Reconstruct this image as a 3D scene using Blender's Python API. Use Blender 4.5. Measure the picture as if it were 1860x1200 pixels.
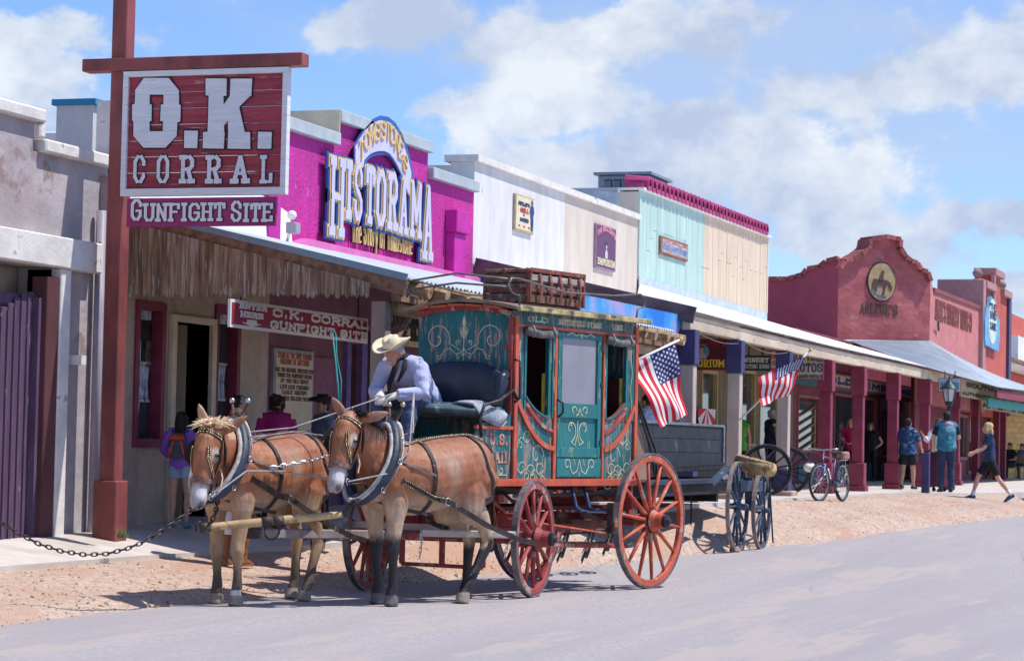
import bpy, bmesh, math, random
from mathutils import Vector, Matrix
from mathutils.bvhtree import BVHTree
random.seed(7)
S=bpy.context.scene
for o in list(bpy.data.objects): bpy.data.objects.remove(o)
C=S.collection
V=Vector
R=math.radians
# ------------------------------------------------------------ camera
F=4500.0; TH=math.atan(1490/4500); CH=1.55; RHO=.021; PIT=math.atan(207/4500)
_r0=V((math.sin(TH),-math.cos(TH),0)); _f0=V((math.cos(TH),math.sin(TH),0)); _z=V((0,0,1))
FW=_f0*math.cos(PIT)+_z*math.sin(PIT); _u0=-_f0*math.sin(PIT)+_z*math.cos(PIT)
RT=_r0*math.cos(RHO)+_u0*math.sin(RHO); UP=_u0*math.cos(RHO)-_r0*math.sin(RHO)
CAM=V((0,0,CH))
cd=bpy.data.cameras.new('camera'); cam=bpy.data.objects.new('camera',cd); C.objects.link(cam)
cd.sensor_width=36; cd.lens=36*F/1860; cd.clip_end=5000; cd.clip_start=.5
cam.matrix_world=Matrix(((RT.x,UP.x,-FW.x,0),(RT.y,UP.y,-FW.y,0),(RT.z,UP.z,-FW.z,CH),(0,0,0,1)))
cd.dof.use_dof=True; cd.dof.focus_distance=25.5; cd.dof.aperture_fstop=7.0
S.camera=cam
S.view_settings.view_transform='Standard'; S.view_settings.look='None'; S.view_settings.gamma=1
S.view_settings.use_curve_mapping=False; S.view_settings.exposure=0.33
# ------------------------------------------------------------ sun and sky
SUN_AZ=V((.33,-.944,0)).normalized(); SUN_EL=R(62)
sd=V((SUN_AZ.x*math.cos(SUN_EL),SUN_AZ.y*math.cos(SUN_EL),math.sin(SUN_EL)))
ld=bpy.data.lights.new('sun','SUN'); ld.energy=4.0; ld.angle=R(.5); ld.color=(1,.95,.88)
lo=bpy.data.objects.new('sun',ld); C.objects.link(lo); lo.rotation_euler=sd.to_track_quat('Z','Y').to_euler(); lo.location=(0,0,40)
W=bpy.data.worlds.new('World'); S.world=W; W.use_nodes=True
nt=W.node_tree; nt.nodes.clear(); N=nt.nodes; L=nt.links
def wn(t,**k):
    n=N.new(t)
    for a,b in k.items(): setattr(n,a,b)
    return n
out=wn('ShaderNodeOutputWorld'); bg=wn('ShaderNodeBackground'); bg.inputs[1].default_value=.14
sky=wn('ShaderNodeTexSky',sky_type='NISHITA',sun_disc=False); sky.sun_elevation=SUN_EL; sky.sun_rotation=math.atan2(SUN_AZ.x,SUN_AZ.y)
sky.altitude=1400; sky.air_density=1.0; sky.dust_density=.6; sky.ozone_density=3.0
def wmath(op,a,b=None,c=None,clamp=False):
    n=wn('ShaderNodeMath',operation=op,use_clamp=clamp)
    for i,v in enumerate((a,b,c)):
        if v is None: continue
        if hasattr(v,'links') or hasattr(v,'is_linked'): L.new(v,n.inputs[i])
        else: n.inputs[i].default_value=v
    return n.outputs[0]
tc=wn('ShaderNodeTexCoord')
def wnoise(scale,detail,rough,loc,zs=1.35):
    mp=wn('ShaderNodeMapping'); mp.inputs['Location'].default_value=loc; mp.inputs['Scale'].default_value=(1,1,zs)
    L.new(tc.outputs['Generated'],mp.inputs[0])
    n=wn('ShaderNodeTexNoise'); n.inputs['Scale'].default_value=scale; n.inputs['Detail'].default_value=detail; n.inputs['Roughness'].default_value=rough
    L.new(mp.outputs[0],n.inputs['Vector']); return n.outputs[0]
def blob(px,py,rx,ry):   # a soft cloud bank round one direction of the sky
    d=(FW+RT*((px-930)/F)+UP*((600-py)/F)).normalized()
    vs=wn('ShaderNodeVectorMath',operation='SUBTRACT'); L.new(tc.outputs['Generated'],vs.inputs[0]); vs.inputs[1].default_value=d
    vm=wn('ShaderNodeVectorMath',operation='DOT_PRODUCT'); L.new(vs.outputs[0],vm.inputs[0]); vm.inputs[1].default_value=RT*(F/rx)
    vz=wn('ShaderNodeVectorMath',operation='DOT_PRODUCT'); L.new(vs.outputs[0],vz.inputs[0]); vz.inputs[1].default_value=UP*(F/ry)
    vd=wn('ShaderNodeVectorMath',operation='DOT_PRODUCT'); L.new(vs.outputs[0],vd.inputs[0]); vd.inputs[1].default_value=FW*3
    q=wmath('ADD',wmath('POWER',wmath('ABSOLUTE',vm.outputs['Value']),2.0),wmath('POWER',wmath('ABSOLUTE',vz.outputs['Value']),2.0))
    q=wmath('ADD',q,wmath('POWER',wmath('ABSOLUTE',vd.outputs['Value']),2.0))
    return wmath('EXPONENT',wmath('MULTIPLY',q,-1.0))
n1=wnoise(17,12,.60,(3.1,1.7,.4)); n2=wnoise(5,5,.5,(7.3,2.2,1.0)); n3=wnoise(60,8,.6,(1,2,3))
bank=None
for b in [(1330,310,430,150),(850,215,120,75),(1000,190,230,70),(1180,60,420,90),(690,40,260,55),(1560,150,300,80),(80,140,150,120),(1800,400,170,60),(1780,120,220,90),(1560,430,260,70),(120,60,170,60),(1830,535,90,40)]:
    v=blob(*b); bank=v if bank is None else wmath('MAXIMUM',bank,v)
dens=wmath('ADD',wmath('MULTIPLY',wmath('SUBTRACT',n1,.58),1.5),wmath('MULTIPLY',wmath('SUBTRACT',n2,.52),.8))
dens=wmath('ADD',dens,wmath('MULTIPLY',bank,.52)); dens=wmath('ADD',dens,wmath('MULTIPLY',wmath('SUBTRACT',n3,.5),.25))
mr=wn('ShaderNodeMapRange',interpolation_type='SMOOTHSTEP'); L.new(dens,mr.inputs[0]); mr.inputs[1].default_value=.05; mr.inputs[2].default_value=.24; mr.inputs[4].default_value=.92
cs=wn('ShaderNodeMapRange'); L.new(wmath('ADD',wmath('MULTIPLY',wmath('SUBTRACT',wnoise(13,6,.5,(3.1,1.7,.47)),.5),2.2),wmath('SUBTRACT',n3,.5)),cs.inputs[0]); cs.inputs[1].default_value=-.22; cs.inputs[2].default_value=.42
cm=wn('ShaderNodeMix',data_type='RGBA'); L.new(cs.outputs[0],cm.inputs[0]); cm.inputs[6].default_value=(2.9,3.4,4.5,1); cm.inputs[7].default_value=(5.0,5.25,5.6,1)
sm=wn('ShaderNodeMix',data_type='RGBA',blend_type='MULTIPLY'); sm.inputs[0].default_value=1; L.new(sky.outputs[0],sm.inputs[6]); sm.inputs[7].default_value=(.74,.84,1.02,1)
veil=None
for b in [(1250,70,560,120),(1500,230,420,130),(60,300,240,160),(980,330,260,70)]:
    v=blob(*b); veil=v if veil is None else wmath('MAXIMUM',veil,v)
m3=wn('ShaderNodeMapRange',interpolation_type='SMOOTHSTEP'); L.new(wmath('ADD',wmath('MULTIPLY',veil,.75),wmath('MULTIPLY',wmath('SUBTRACT',wnoise(7,6,.5,(5.1,.7,2.4),2.6),.5),1.6)),m3.inputs[0]); m3.inputs[1].default_value=.05; m3.inputs[2].default_value=.75; m3.inputs[4].default_value=.6
vx=wn('ShaderNodeMix',data_type='RGBA'); L.new(m3.outputs[0],vx.inputs[0]); L.new(sm.outputs[2],vx.inputs[6]); vx.inputs[7].default_value=(3.1,3.65,4.75,1)
mx=wn('ShaderNodeMix',data_type='RGBA'); L.new(mr.outputs[0],mx.inputs[0]); L.new(vx.outputs[2],mx.inputs[6]); L.new(cm.outputs[2],mx.inputs[7])
L.new(mx.outputs[2],bg.inputs[0]); L.new(bg.outputs[0],out.inputs[0])
# ------------------------------------------------------------ where a pixel of the photograph lies in the place
def ray(px,py): return FW+RT*((px-930)/F)+UP*((600-py)/F)
def G(px,py,z=0.0):
    d=ray(px,py); return CAM+d*((z-CH)/d.z)
def P(px,py,Y=13.0):
    d=ray(px,py); return CAM+d*(Y/d.y)
def PX(px,py,X):
    d=ray(px,py); return CAM+d*(X/d.x)
def D(px,py,dep): return CAM+ray(px,py)*dep
# ------------------------------------------------------------ mesh helpers
class MB:
    def __init__(s): s.v=[]; s.f=[]; s.m=[]; s.mi=0
    def add(s,vs,fs):
        b=len(s.v); s.v+= [V(p) for p in vs]; s.f+=[tuple(b+i for i in f) for f in fs]; s.m+=[s.mi]*len(fs); return s
    def box(s,x0,x1,y0,y1,z0,z1):
        return s.add([(x,y,z) for z in (z0,z1) for y in (y0,y1) for x in (x0,x1)],[(0,2,3,1),(4,5,7,6),(0,1,5,4),(2,6,7,3),(0,4,6,2),(1,3,7,5)])
    def obox(s,c,u,v,w):   # centre and three half-axes
        c=V(c);u=V(u);v=V(v);w=V(w)
        if u.cross(v).dot(w)<0: u=-u
        return s.add([c+u*a+v*b+w*d for d in (-1,1) for b in (-1,1) for a in (-1,1)],[(0,2,3,1),(4,5,7,6),(0,1,5,4),(2,6,7,3),(0,4,6,2),(1,3,7,5)])
    def bar(s,a,b,w,h,up=(0,0,1)):
        a=V(a);b=V(b);d=b-a; t=d.normalized(); up=V(up)
        if abs(t.dot(up))>.98: up=V((1,0,0))
        sd=t.cross(up).normalized(); n=sd.cross(t)
        return s.obox((a+b)/2,d/2,sd*(w/2),n*(h/2))
    def tube(s,pts,r,n=8,closed=False,cap=True):
        pts=[V(p) for p in pts]; k=len(pts)
        if not hasattr(r,'__len__'): r=[r]*k
        vs=[];fs=[];prev=None
        for i,p in enumerate(pts):
            if closed: t=(pts[(i+1)%k]-pts[i-1])
            else: t=pts[min(i+1,k-1)]-pts[max(i-1,0)]
            t=t.normalized() if t.length>1e-9 else V((0,0,1))
            if prev is None:
                a=V((0,0,1)) if abs(t.z)<.9 else V((1,0,0)); prev=t.cross(a).normalized()
            prev=(prev-t*prev.dot(t)).normalized(); b=t.cross(prev)
            for j in range(n):
                q=2*math.pi*j/n; vs.append(p+(prev*math.cos(q)+b*math.sin(q))*r[i])
        m=k if closed else k-1
        for i in range(m):
            for j in range(n):
                a0=i*n+j;a1=i*n+(j+1)%n;b0=((i+1)%k)*n+j;b1=((i+1)%k)*n+(j+1)%n
                fs.append((a0,a1,b1,b0))
        if cap and not closed: fs.append(tuple(range(n-1,-1,-1))); fs.append(tuple((k-1)*n+j for j in range(n)))
        return s.add(vs,fs)
    def loft(s,pts,ra,rb,side=(0,1,0),n=18):   # elliptical sections: ra along side, rb across
        pts=[V(p) for p in pts]; side=V(side); k=len(pts); vs=[];fs=[]
        for i,p in enumerate(pts):
            t=(pts[min(i+1,k-1)]-pts[max(i-1,0)]).normalized(); sdv=(side-t*side.dot(t)).normalized(); nn=t.cross(sdv)
            for j in range(n):
                q=2*math.pi*j/n; vs.append(p+sdv*(math.cos(q)*ra[i])+nn*(math.sin(q)*rb[i]))
        for i in range(k-1):
            for j in range(n): fs.append((i*n+j,i*n+(j+1)%n,(i+1)*n+(j+1)%n,(i+1)*n+j))
        fs.append(tuple(range(n-1,-1,-1))); fs.append(tuple((k-1)*n+j for j in range(n)))
        return s.add(vs,fs)
    def ball(s,c,r,n=10,m=7,rot=None):
        c=V(c)
        if not hasattr(r,'__len__'): r=(r,r,r)
        vs=[];fs=[]
        for i in range(m+1):
            a=math.pi*i/m
            for j in range(n):
                q=2*math.pi*j/n; p=V((math.sin(a)*math.cos(q)*r[0],math.sin(a)*math.sin(q)*r[1],math.cos(a)*r[2]))
                if rot: p=rot@p
                vs.append(c+p)
        for i in range(m):
            for j in range(n): fs.append((i*n+j,(i+1)*n+j,(i+1)*n+(j+1)%n,i*n+(j+1)%n))
        return s.add(vs,fs)
    def cyl(s,a,b,r0,r1=None,n=12): return s.tube([a,b],[r0,r0 if r1 is None else r1],n)
    def poly(s,pts,off):   # prism: polygon extruded by vector off
        pts=[V(p) for p in pts]; off=V(off); k=len(pts)
        nrm=V((0,0,0))
        for i in range(k): nrm+=pts[i].cross(pts[(i+1)%k])
        if nrm.dot(off)>0: pts=pts[::-1]
        fs=[tuple(range(k)),tuple(range(2*k-1,k-1,-1))]+[(i,k+i,k+(i+1)%k,(i+1)%k)[::-1] for i in range(k)]
        fs=[tuple(range(k)),tuple(range(2*k-1,k-1,-1))]+[((i+1)%k,i,k+i,k+(i+1)%k) for i in range(k)]
        return s.add(pts+[p+off for p in pts],fs)
    def lathe(s,prof,c=(0,0,0),n=20,ax=None):
        c=V(c); vs=[];fs=[]; k=len(prof)
        for r,z in prof:
            for j in range(n):
                q=2*math.pi*j/n; p=V((r*math.cos(q),r*math.sin(q),z))
                if ax is not None: p=ax@p
                vs.append(c+p)
        for i in range(k-1):
            for j in range(n): fs.append((i*n+j,i*n+(j+1)%n,(i+1)*n+(j+1)%n,(i+1)*n+j))
        return s.add(vs,fs)
    def ribbon(s,pts,nrm,w,th=.004):   # flat strap: pts with normals
        pts=[V(p) for p in pts]; k=len(pts); vs=[];fs=[]
        for i,p in enumerate(pts):
            t=(pts[min(i+1,k-1)]-pts[max(i-1,0)]).normalized(); n=V(nrm[i]) if hasattr(nrm[0],'__len__') else V(nrm)
            sdv=t.cross(n).normalized()*(w/2); nn=sdv.cross(t).normalized()*th
            vs+=[p-sdv,p+sdv,p+sdv+nn,p-sdv+nn]
        for i in range(k-1):
            a=i*4;b=a+4
            for j in range(4): fs.append((a+j,a+(j+1)%4,b+(j+1)%4,b+j))
        fs.append((3,2,1,0)); fs.append((k*4-4,k*4-3,k*4-2,k*4-1))
        return s.add(vs,fs)
_rootm={}
def top(name,label,cat,loc=(0,0,0),rz=0,group=None,scale=1):
    o=bpy.data.objects.new(name,None); C.objects.link(o); o.location=loc; o.rotation_euler=(0,0,rz); o.scale=(scale,)*3; o.empty_display_size=.2
    o['label']=label; o['category']=cat
    if group: o['group']=group
    _rootm[o.name]=Matrix.Translation(V(loc))@Matrix.Rotation(rz,4,'Z')@Matrix.Scale(scale,4)
    return o
def obj(name,mb,mat,parent=None,world=True,smooth=False,bev=0,loc=None,label=None,fixn=False):
    me=bpy.data.meshes.new(name)
    vs=mb.v; base=None
    if parent is not None and world and parent.name in _rootm:
        M=_rootm[parent.name].inverted(); vs=[M@p for p in vs]
    elif parent is None:
        if loc is None:
            n=len(vs); cx=sum(p.x for p in vs)/n; cy=sum(p.y for p in vs)/n; cz=min(p.z for p in vs); base=V((cx,cy,cz))
        else: base=V(loc)
        vs=[p-base for p in vs]
    me.from_pydata([tuple(p) for p in vs],[],mb.f)
    mats=mat if isinstance(mat,(list,tuple)) else [mat]
    for m in mats: me.materials.append(m)
    if len(mats)>1: me.polygons.foreach_set('material_index',mb.m)
    if smooth: me.polygons.foreach_set('use_smooth',[True]*len(me.polygons))
    me.update()
    if fixn:
        bm=bmesh.new(); bm.from_mesh(me); bmesh.ops.recalc_face_normals(bm,faces=bm.faces); bm.to_mesh(me); bm.free()
    o=bpy.data.objects.new(name,me); C.objects.link(o)
    if parent is not None:
        o.parent=parent
        if parent.name in _rootm: _rootm[o.name]=_rootm[parent.name]
    elif base is not None: o.location=base; _rootm[o.name]=Matrix.Translation(base)
    if bev:
        b=o.modifiers.new('bevel','BEVEL'); b.width=bev; b.segments=1; b.limit_method='ANGLE'
    if label: o['label']=label
    return o
def tag(o,label,cat,group=None):
    o['label']=label; o['category']=cat
    if group: o['group']=group
    return o
def struct(o,kind='structure'): o['kind']=kind; return o
def copy_tree(o,parent=None,loc=None,rz=None,label=None):
    c=o.copy(); C.objects.link(c); c.parent=parent
    if loc is not None: c.location=loc
    if rz is not None: c.rotation_euler=(0,0,rz)
    if label: c['label']=label
    for ch in list(o.children): copy_tree(ch,c)
    return c
_ts=bpy.data.scenes.new('tmp_scene'); _vl=_ts.view_layers[0]
def remeshed(mb,voxel,smooth=3,fac=.5):
    me=bpy.data.meshes.new('tmp'); me.from_pydata([tuple(p) for p in mb.v],[],mb.f); me.update()
    o=bpy.data.objects.new('tmp',me); _ts.collection.objects.link(o)
    m=o.modifiers.new('r','REMESH'); m.mode='VOXEL'; m.voxel_size=voxel
    if smooth:
        q=o.modifiers.new('s','SMOOTH'); q.factor=fac; q.iterations=smooth
    _vl.update(); dg=_vl.depsgraph; ev=o.evaluated_get(dg)
    nm=bpy.data.meshes.new_from_object(ev)
    bpy.data.objects.remove(o); bpy.data.meshes.remove(me)
    nm.polygons.foreach_set('use_smooth',[True]*len(nm.polygons))
    return nm
def meshobj(name,me,mat,parent=None,label=None):
    me.materials.clear(); me.materials.append(mat)
    o=bpy.data.objects.new(name,me); C.objects.link(o); o.parent=parent
    if parent is not None and parent.name in _rootm: _rootm[o.name]=_rootm[parent.name]
    if label: o['label']=label
    return o
# ------------------------------------------------------------ materials
_mats={}
def mat(name,col,rough=.8,var=.12,scale=6,stretch=(1,1,1),bump=.2,bscale=None,wear=None,wamt=.35,wscale=5,wstretch=None,metal=0,spec=.35,attr=None,dirt=None,damt=.4,dscale=1.2,rnd=.0,dstretch=None):
    if name in _mats: return _mats[name]
    m=bpy.data.materials.new(name); m.use_nodes=True; nt=m.node_tree; nd=nt.nodes; lk=nt.links
    b=nd['Principled BSDF']; b.inputs['Roughness'].default_value=rough; b.inputs['Metallic'].default_value=metal; b.inputs['Specular IOR Level'].default_value=spec
    tc=nd.new('ShaderNodeTexCoord'); oi=nd.new('ShaderNodeObjectInfo'); va=nd.new('ShaderNodeVectorMath'); va.operation='MULTIPLY_ADD'
    lk.new(oi.outputs['Random'],va.inputs[0]); va.inputs[1].default_value=(17,23,31); lk.new(tc.outputs['Object'],va.inputs[2])
    def noise(sc,st,det=6,rg=.55):
        mp=nd.new('ShaderNodeMapping'); mp.inputs['Scale'].default_value=st; lk.new(va.outputs[0],mp.inputs[0])
        n=nd.new('ShaderNodeTexNoise'); n.inputs['Scale'].default_value=sc; n.inputs['Detail'].default_value=det; n.inputs['Roughness'].default_value=rg; lk.new(mp.outputs[0],n.inputs['Vector']); return n.outputs[0]
    def mixc(f,a,c,bt='MIX'):
        x=nd.new('ShaderNodeMix'); x.data_type='RGBA'; x.blend_type=bt
        if hasattr(f,'is_linked'): lk.new(f,x.inputs[0])
        else: x.inputs[0].default_value=f
        for i,q in ((6,a),(7,c)):
            if hasattr(q,'is_linked'): lk.new(q,x.inputs[i])
            else: x.inputs[i].default_value=(q[0],q[1],q[2],1)
        return x.outputs[2]
    def ramp(v,a,c):
        r=nd.new('ShaderNodeMapRange'); r.interpolation_type='SMOOTHSTEP'; lk.new(v,r.inputs[0]); r.inputs[1].default_value=a; r.inputs[2].default_value=c; return r.outputs[0]
    nz=noise(scale,stretch)
    if attr:
        at=nd.new('ShaderNodeAttribute'); at.attribute_name=attr; c=at.outputs['Color']
        dk=nd.new('ShaderNodeMapRange'); lk.new(nz,dk.inputs[0]); dk.inputs[1].default_value=.3; dk.inputs[2].default_value=.7; dk.inputs[3].default_value=1-var; dk.inputs[4].default_value=1+var
        cc=nd.new('ShaderNodeCombineColor'); 
        for i in range(3): lk.new(dk.outputs[0],cc.inputs[i])
        c=mixc(1.0,c,cc.outputs[0],'MULTIPLY')
    else:
        lo=[max(0,q*(1-var*1.6)) for q in col]; hi=[min(1,q*(1+var*1.3)) for q in col]
        c=mixc(ramp(nz,.3,.7),lo,hi)
    if rnd:
        hv=nd.new('ShaderNodeMapRange'); lk.new(oi.outputs['Random'],hv.inputs[0]); hv.inputs[3].default_value=1-rnd; hv.inputs[4].default_value=1+rnd
        cc=nd.new('ShaderNodeCombineColor')
        for i in range(3): lk.new(hv.outputs[0],cc.inputs[i])
        c=mixc(1.0,c,cc.outputs[0],'MULTIPLY')
    if dirt: c=mixc(ramp(noise(dscale,dstretch or (stretch if stretch!=(1,1,1) else (1,1,.6)),8,.65),.62-damt*.3,.85-damt*.3),c,dirt)
    if wear: c=mixc(ramp(noise(wscale,wstretch or stretch,9,.68),.64-wamt*.25,.68-wamt*.22),c,wear)
    lk.new(c,b.inputs['Base Color'])
    if bump:
        bp=nd.new('ShaderNodeBump'); bp.inputs['Strength'].default_value=bump; bp.inputs['Distance'].default_value=.02; lk.new(noise(bscale or scale*5,stretch,5,.6),bp.inputs['Height']); lk.new(bp.outputs[0],b.inputs['Normal'])
    _mats[name]=m; return m
# ------------------------------------------------------------ block lettering
O8=[(.3,0),(.7,0),(1,.2),(1,.8),(.7,1),(.3,1),(0,.8),(0,.2),(.3,0)]
GL={'A':[[(0,0),(.5,1),(1,0)],[(.2,.33),(.8,.33)]],'B':[[(0,0),(0,1)],[(0,1),(.75,1),(1,.85),(1,.65),(.75,.52),(0,.52)],[(.75,.52),(1,.4),(1,.15),(.75,0),(0,0)]],
'C':[[(1,.7),(1,.8),(.7,1),(.3,1),(0,.8),(0,.2),(.3,0),(.7,0),(1,.2),(1,.3)]],'D':[[(0,0),(0,1)],[(0,1),(.65,1),(1,.8),(1,.2),(.65,0),(0,0)]],
'E':[[(.1,0),(.1,1)],[(0,1),(1,1),(1,.8)],[(.1,.52),(.7,.52)],[(0,0),(1,0),(1,.2)]],'F':[[(.12,0),(.12,1)],[(0,1),(1,1),(1,.78)],[(.12,.52),(.75,.52)]],
'G':[[(1,.75),(1,.82),(.7,1),(.3,1),(0,.8),(0,.2),(.3,0),(.7,0),(1,.2),(1,.45),(.6,.45)]],'H':[[(.08,0),(.08,1)],[(.92,0),(.92,1)],[(.08,.5),(.92,.5)]],
'I':[[(.5,0),(.5,1)]],'J':[[(.8,1),(.8,.2),(.55,0),(.25,0),(0,.2)]],'K':[[(.1,0),(.1,1)],[(.15,.42),(.92,1)],[(.4,.6),(.95,0)]],'L':[[(.15,0),(.15,1)],[(0,0),(1,0),(1,.28)]],
'M':[[(.05,0),(.05,1),(.5,.3),(.95,1),(.95,0)]],'N':[[(.08,0),(.08,1),(.92,0),(.92,1)]],'O':[O8],'P':[[(.1,0),(.1,1)],[(.1,1),(.75,1),(1,.85),(1,.6),(.75,.45),(.1,.45)]],
'Q':[O8,[(.6,.3),(1,-.05)]],'R':[[(.1,0),(.1,1)],[(.1,1),(.75,1),(1,.86),(1,.64),(.75,.5),(.1,.5)],[(.6,.5),(.95,0)]],
'S':[[(1,.72),(1,.84),(.7,1),(.3,1),(0,.84),(0,.66),(.3,.54),(.7,.46),(1,.34),(1,.16),(.7,0),(.3,0),(0,.16),(0,.28)]],'T':[[(.5,0),(.5,1)],[(0,.78),(0,1),(1,1),(1,.78)]],
'U':[[(.06,1),(.06,.2),(.3,0),(.7,0),(.94,.2),(.94,1)]],'V':[[(0,1),(.5,0),(1,1)]],'W':[[(0,1),(.25,0),(.5,.8),(.75,0),(1,1)]],'X':[[(0,0),(1,1)],[(0,1),(1,0)]],'Y':[[(0,1),(.5,.5),(1,1)],[(.5,.5),(.5,0)]],
'Z':[[(0,1),(1,1),(0,0),(1,0)]],'.':[[(.5,0),(.5,.14)]],"'":[[(.5,.78),(.5,1)]],'"':[[(.3,.8),(.3,1)],[(.7,.8),(.7,1)]],'&':[[(1,0),(.2,.8),(.5,1),(.8,.8),(0,.3),(.3,0),(1,.4)]],
'1':[[(.5,0),(.5,1),(.3,.85)]],'a':[[(1,0),(1,.6),(.2,.6)],[(1,.35),(.2,.35),(0,.2),(.2,0),(1,0)]],
'h':[[(0,0),(0,1)],[(0,.5),(.6,.65),(1,.5),(1,0)]],'e':[[(0,.33),(1,.33),(1,.55),(.7,.65),(.2,.65),(0,.5),(0,.15),(.3,0),(1,.05)]],'t':[[(.5,.95),(.5,.1),(1,0)],[(.1,.65),(.95,.65)]],
'o':[[(.3,0),(.7,0),(1,.15),(1,.5),(.7,.65),(.3,.65),(0,.5),(0,.15),(.3,0)]],'r':[[(.1,0),(.1,.65)],[(.1,.45),(.6,.65),(1,.6)]],'y':[[(0,.65),(.5,.05)],[(1,.65),(.3,-.3)]],
'f':[[(.4,0),(.4,.85),(.7,1),(1,.95)],[(0,.62),(.9,.62)]],'m':[[(0,0),(0,.65)],[(0,.5),(.25,.65),(.5,.5),(.5,0)],[(.5,.5),(.75,.65),(1,.5),(1,0)]],'b':[[(0,1),(0,0),(.7,0),(1,.15),(1,.5),(.7,.65),(0,.6)]],
's':[[(1,.6),(.2,.65),(0,.5),(.2,.38),(.8,.3),(1,.15),(.8,0),(0,.05)]],'n':[[(0,0),(0,.65)],[(0,.5),(.6,.65),(1,.5),(1,0)]],'d':[[(1,1),(1,0),(.3,0),(0,.15),(0,.5),(.3,.65),(1,.6)]]}
NARROW={'I':.55,'.':.42,"'":.4,'1':.5,' ':.55,'J':.8,'M':1.25,'W':1.25,'f':.8,'t':.8,'r':.8}
def text(mb,s,o,u,v,h,width,wt,depth=.006,serif=True,gap=.16,arc=0,grow=0,slab=.62,parts=None):
    """letters along u, up along v, from o; total width; wt stroke; raised by depth towards the front"""
    o=V(o);u=V(u).normalized();v=V(v).normalized();n=u.cross(v).normalized()
    ad=[NARROW.get(c,1.0) for c in s]; tot=sum(ad)+gap*(len(s)-1); unit=width/tot; x=0; k=0; wt=min(wt,.27*unit)
    for c,a in zip(s,ad):
        w=a*unit
        if parts is not None and c!=' ': mb=MB(); parts.append(mb)
        if c!=' ':
            xm=(x+w/2)/width-.5; yo=arc*(1-4*xm*xm); tilt=-8*arc*xm/width; uu=(u+v*tilt).normalized() if arc else u; vv=n.cross(uu).normalized() if arc else v
            t=wt; o0=o+u*(x+w/2)+v*yo
            def pt(q): return o0+uu*((q[0]-.5)*(w-t))+vv*(q[1]*(h-t)+t/2)
            if a<.6 and c in "I.'1": pt=lambda q:o0+uu*((q[0]-.5)*.4*w)+vv*(q[1]*(h-t)+t/2)
            for pl in GL.get(c,GL['O']):
                for i in range(len(pl)-1):
                    A=pt(pl[i]);B=pt(pl[i+1]); d=(B-A); ln=d.length; d=d.normalized() if ln>1e-6 else vv; sd=d.cross(n).normalized()
                    vert=abs(d.dot(vv)); tt=(t if vert>.5 else t*.72)+2*grow; e0=e1=t*.36+grow
                    if i==0 and pl[0]!=pl[-1]: e0=t*.5+grow
                    if i==len(pl)-2 and pl[0]!=pl[-1]: e1=t*.5+grow
                    k+=1; dd=depth+ (k%23)*.00025
                    mb.obox((A+B)/2+d*((e1-e0)/2)+n*(dd/2),d*(ln/2+(e0+e1)/2),sd*(tt/2),n*(dd/2))
                if serif and pl[0]!=pl[-1] and c not in ".'\"&":
                    for q,nb in ((pl[0],pl[1]),(pl[-1],pl[-2])):
                        if q[1] in (0,1) and abs(nb[1]-q[1])>.3:
                            k+=1; dd=depth+(k%23)*.00025; hh=t*slab
                            cpt=pt(q)+vv*((t/2-hh/2)*(1 if q[1]==1 else -1))
                            mb.obox(cpt+n*(dd/2),uu*(t*1.02+grow),vv*(hh/2+grow),n*(dd/2))
        x+=w+gap*unit
    return mb
def lay(parent,s,a,u,v,h,width,wt,depth,m,outline=None,gr=.012,**k):
    """one object per letter when the letters are large, joined when they are too small to pick apart"""
    big=h*165>15
    for nm,mm,dd,g in (('letter_outline',outline,depth*.5,gr),('letter',m,depth,0)):
        if mm is None: continue
        if big:
            ps=[]; text(None,s,a,u,v,h,width,wt,dd,grow=g,parts=ps,**k)
            for p_ in ps: o=obj(nm,p_,mm,parent)
        else: o=obj(nm.replace('letter','lettering'),text(MB(),s,a,u,v,h,width,wt,dd,grow=g,**k),mm,parent); o['kind']='stuff'
def signtext(parent,s,a,b,h,wt,m,depth=.008,name='lettering',outline=None,gr=.012,**k):
    a=V(a);b=V(b);u=(b-a); v=k.pop('v',V((0,0,1)))
    lay(parent,s,a,u,v,h,u.length,wt,depth,m,outline,gr,**k)
def wall(mb,x0,x1,z0,z1,y0,y1,holes):
    xs=sorted({x0,x1,*[h[0] for h in holes],*[h[1] for h in holes]}); zs=sorted({z0,z1,*[h[2] for h in holes],*[h[3] for h in holes]})
    xs=[x for x in xs if x0<=x<=x1]; zs=[z for z in zs if z0<=z<=z1]
    for i in range(len(xs)-1):
        j=0
        while j<len(zs)-1:
            cx=(xs[i]+xs[i+1])/2
            def inside(j): 
                cz=(zs[j]+zs[j+1])/2; return any(h[0]<cx<h[1] and h[2]<cz<h[3] for h in holes)
            if inside(j): j+=1; continue
            k=j
            while k+1<len(zs)-1 and not inside(k+1): k+=1
            mb.box(xs[i],xs[i+1],y0,y1,zs[j],zs[k+1]); j=k+1
    return mb
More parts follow.
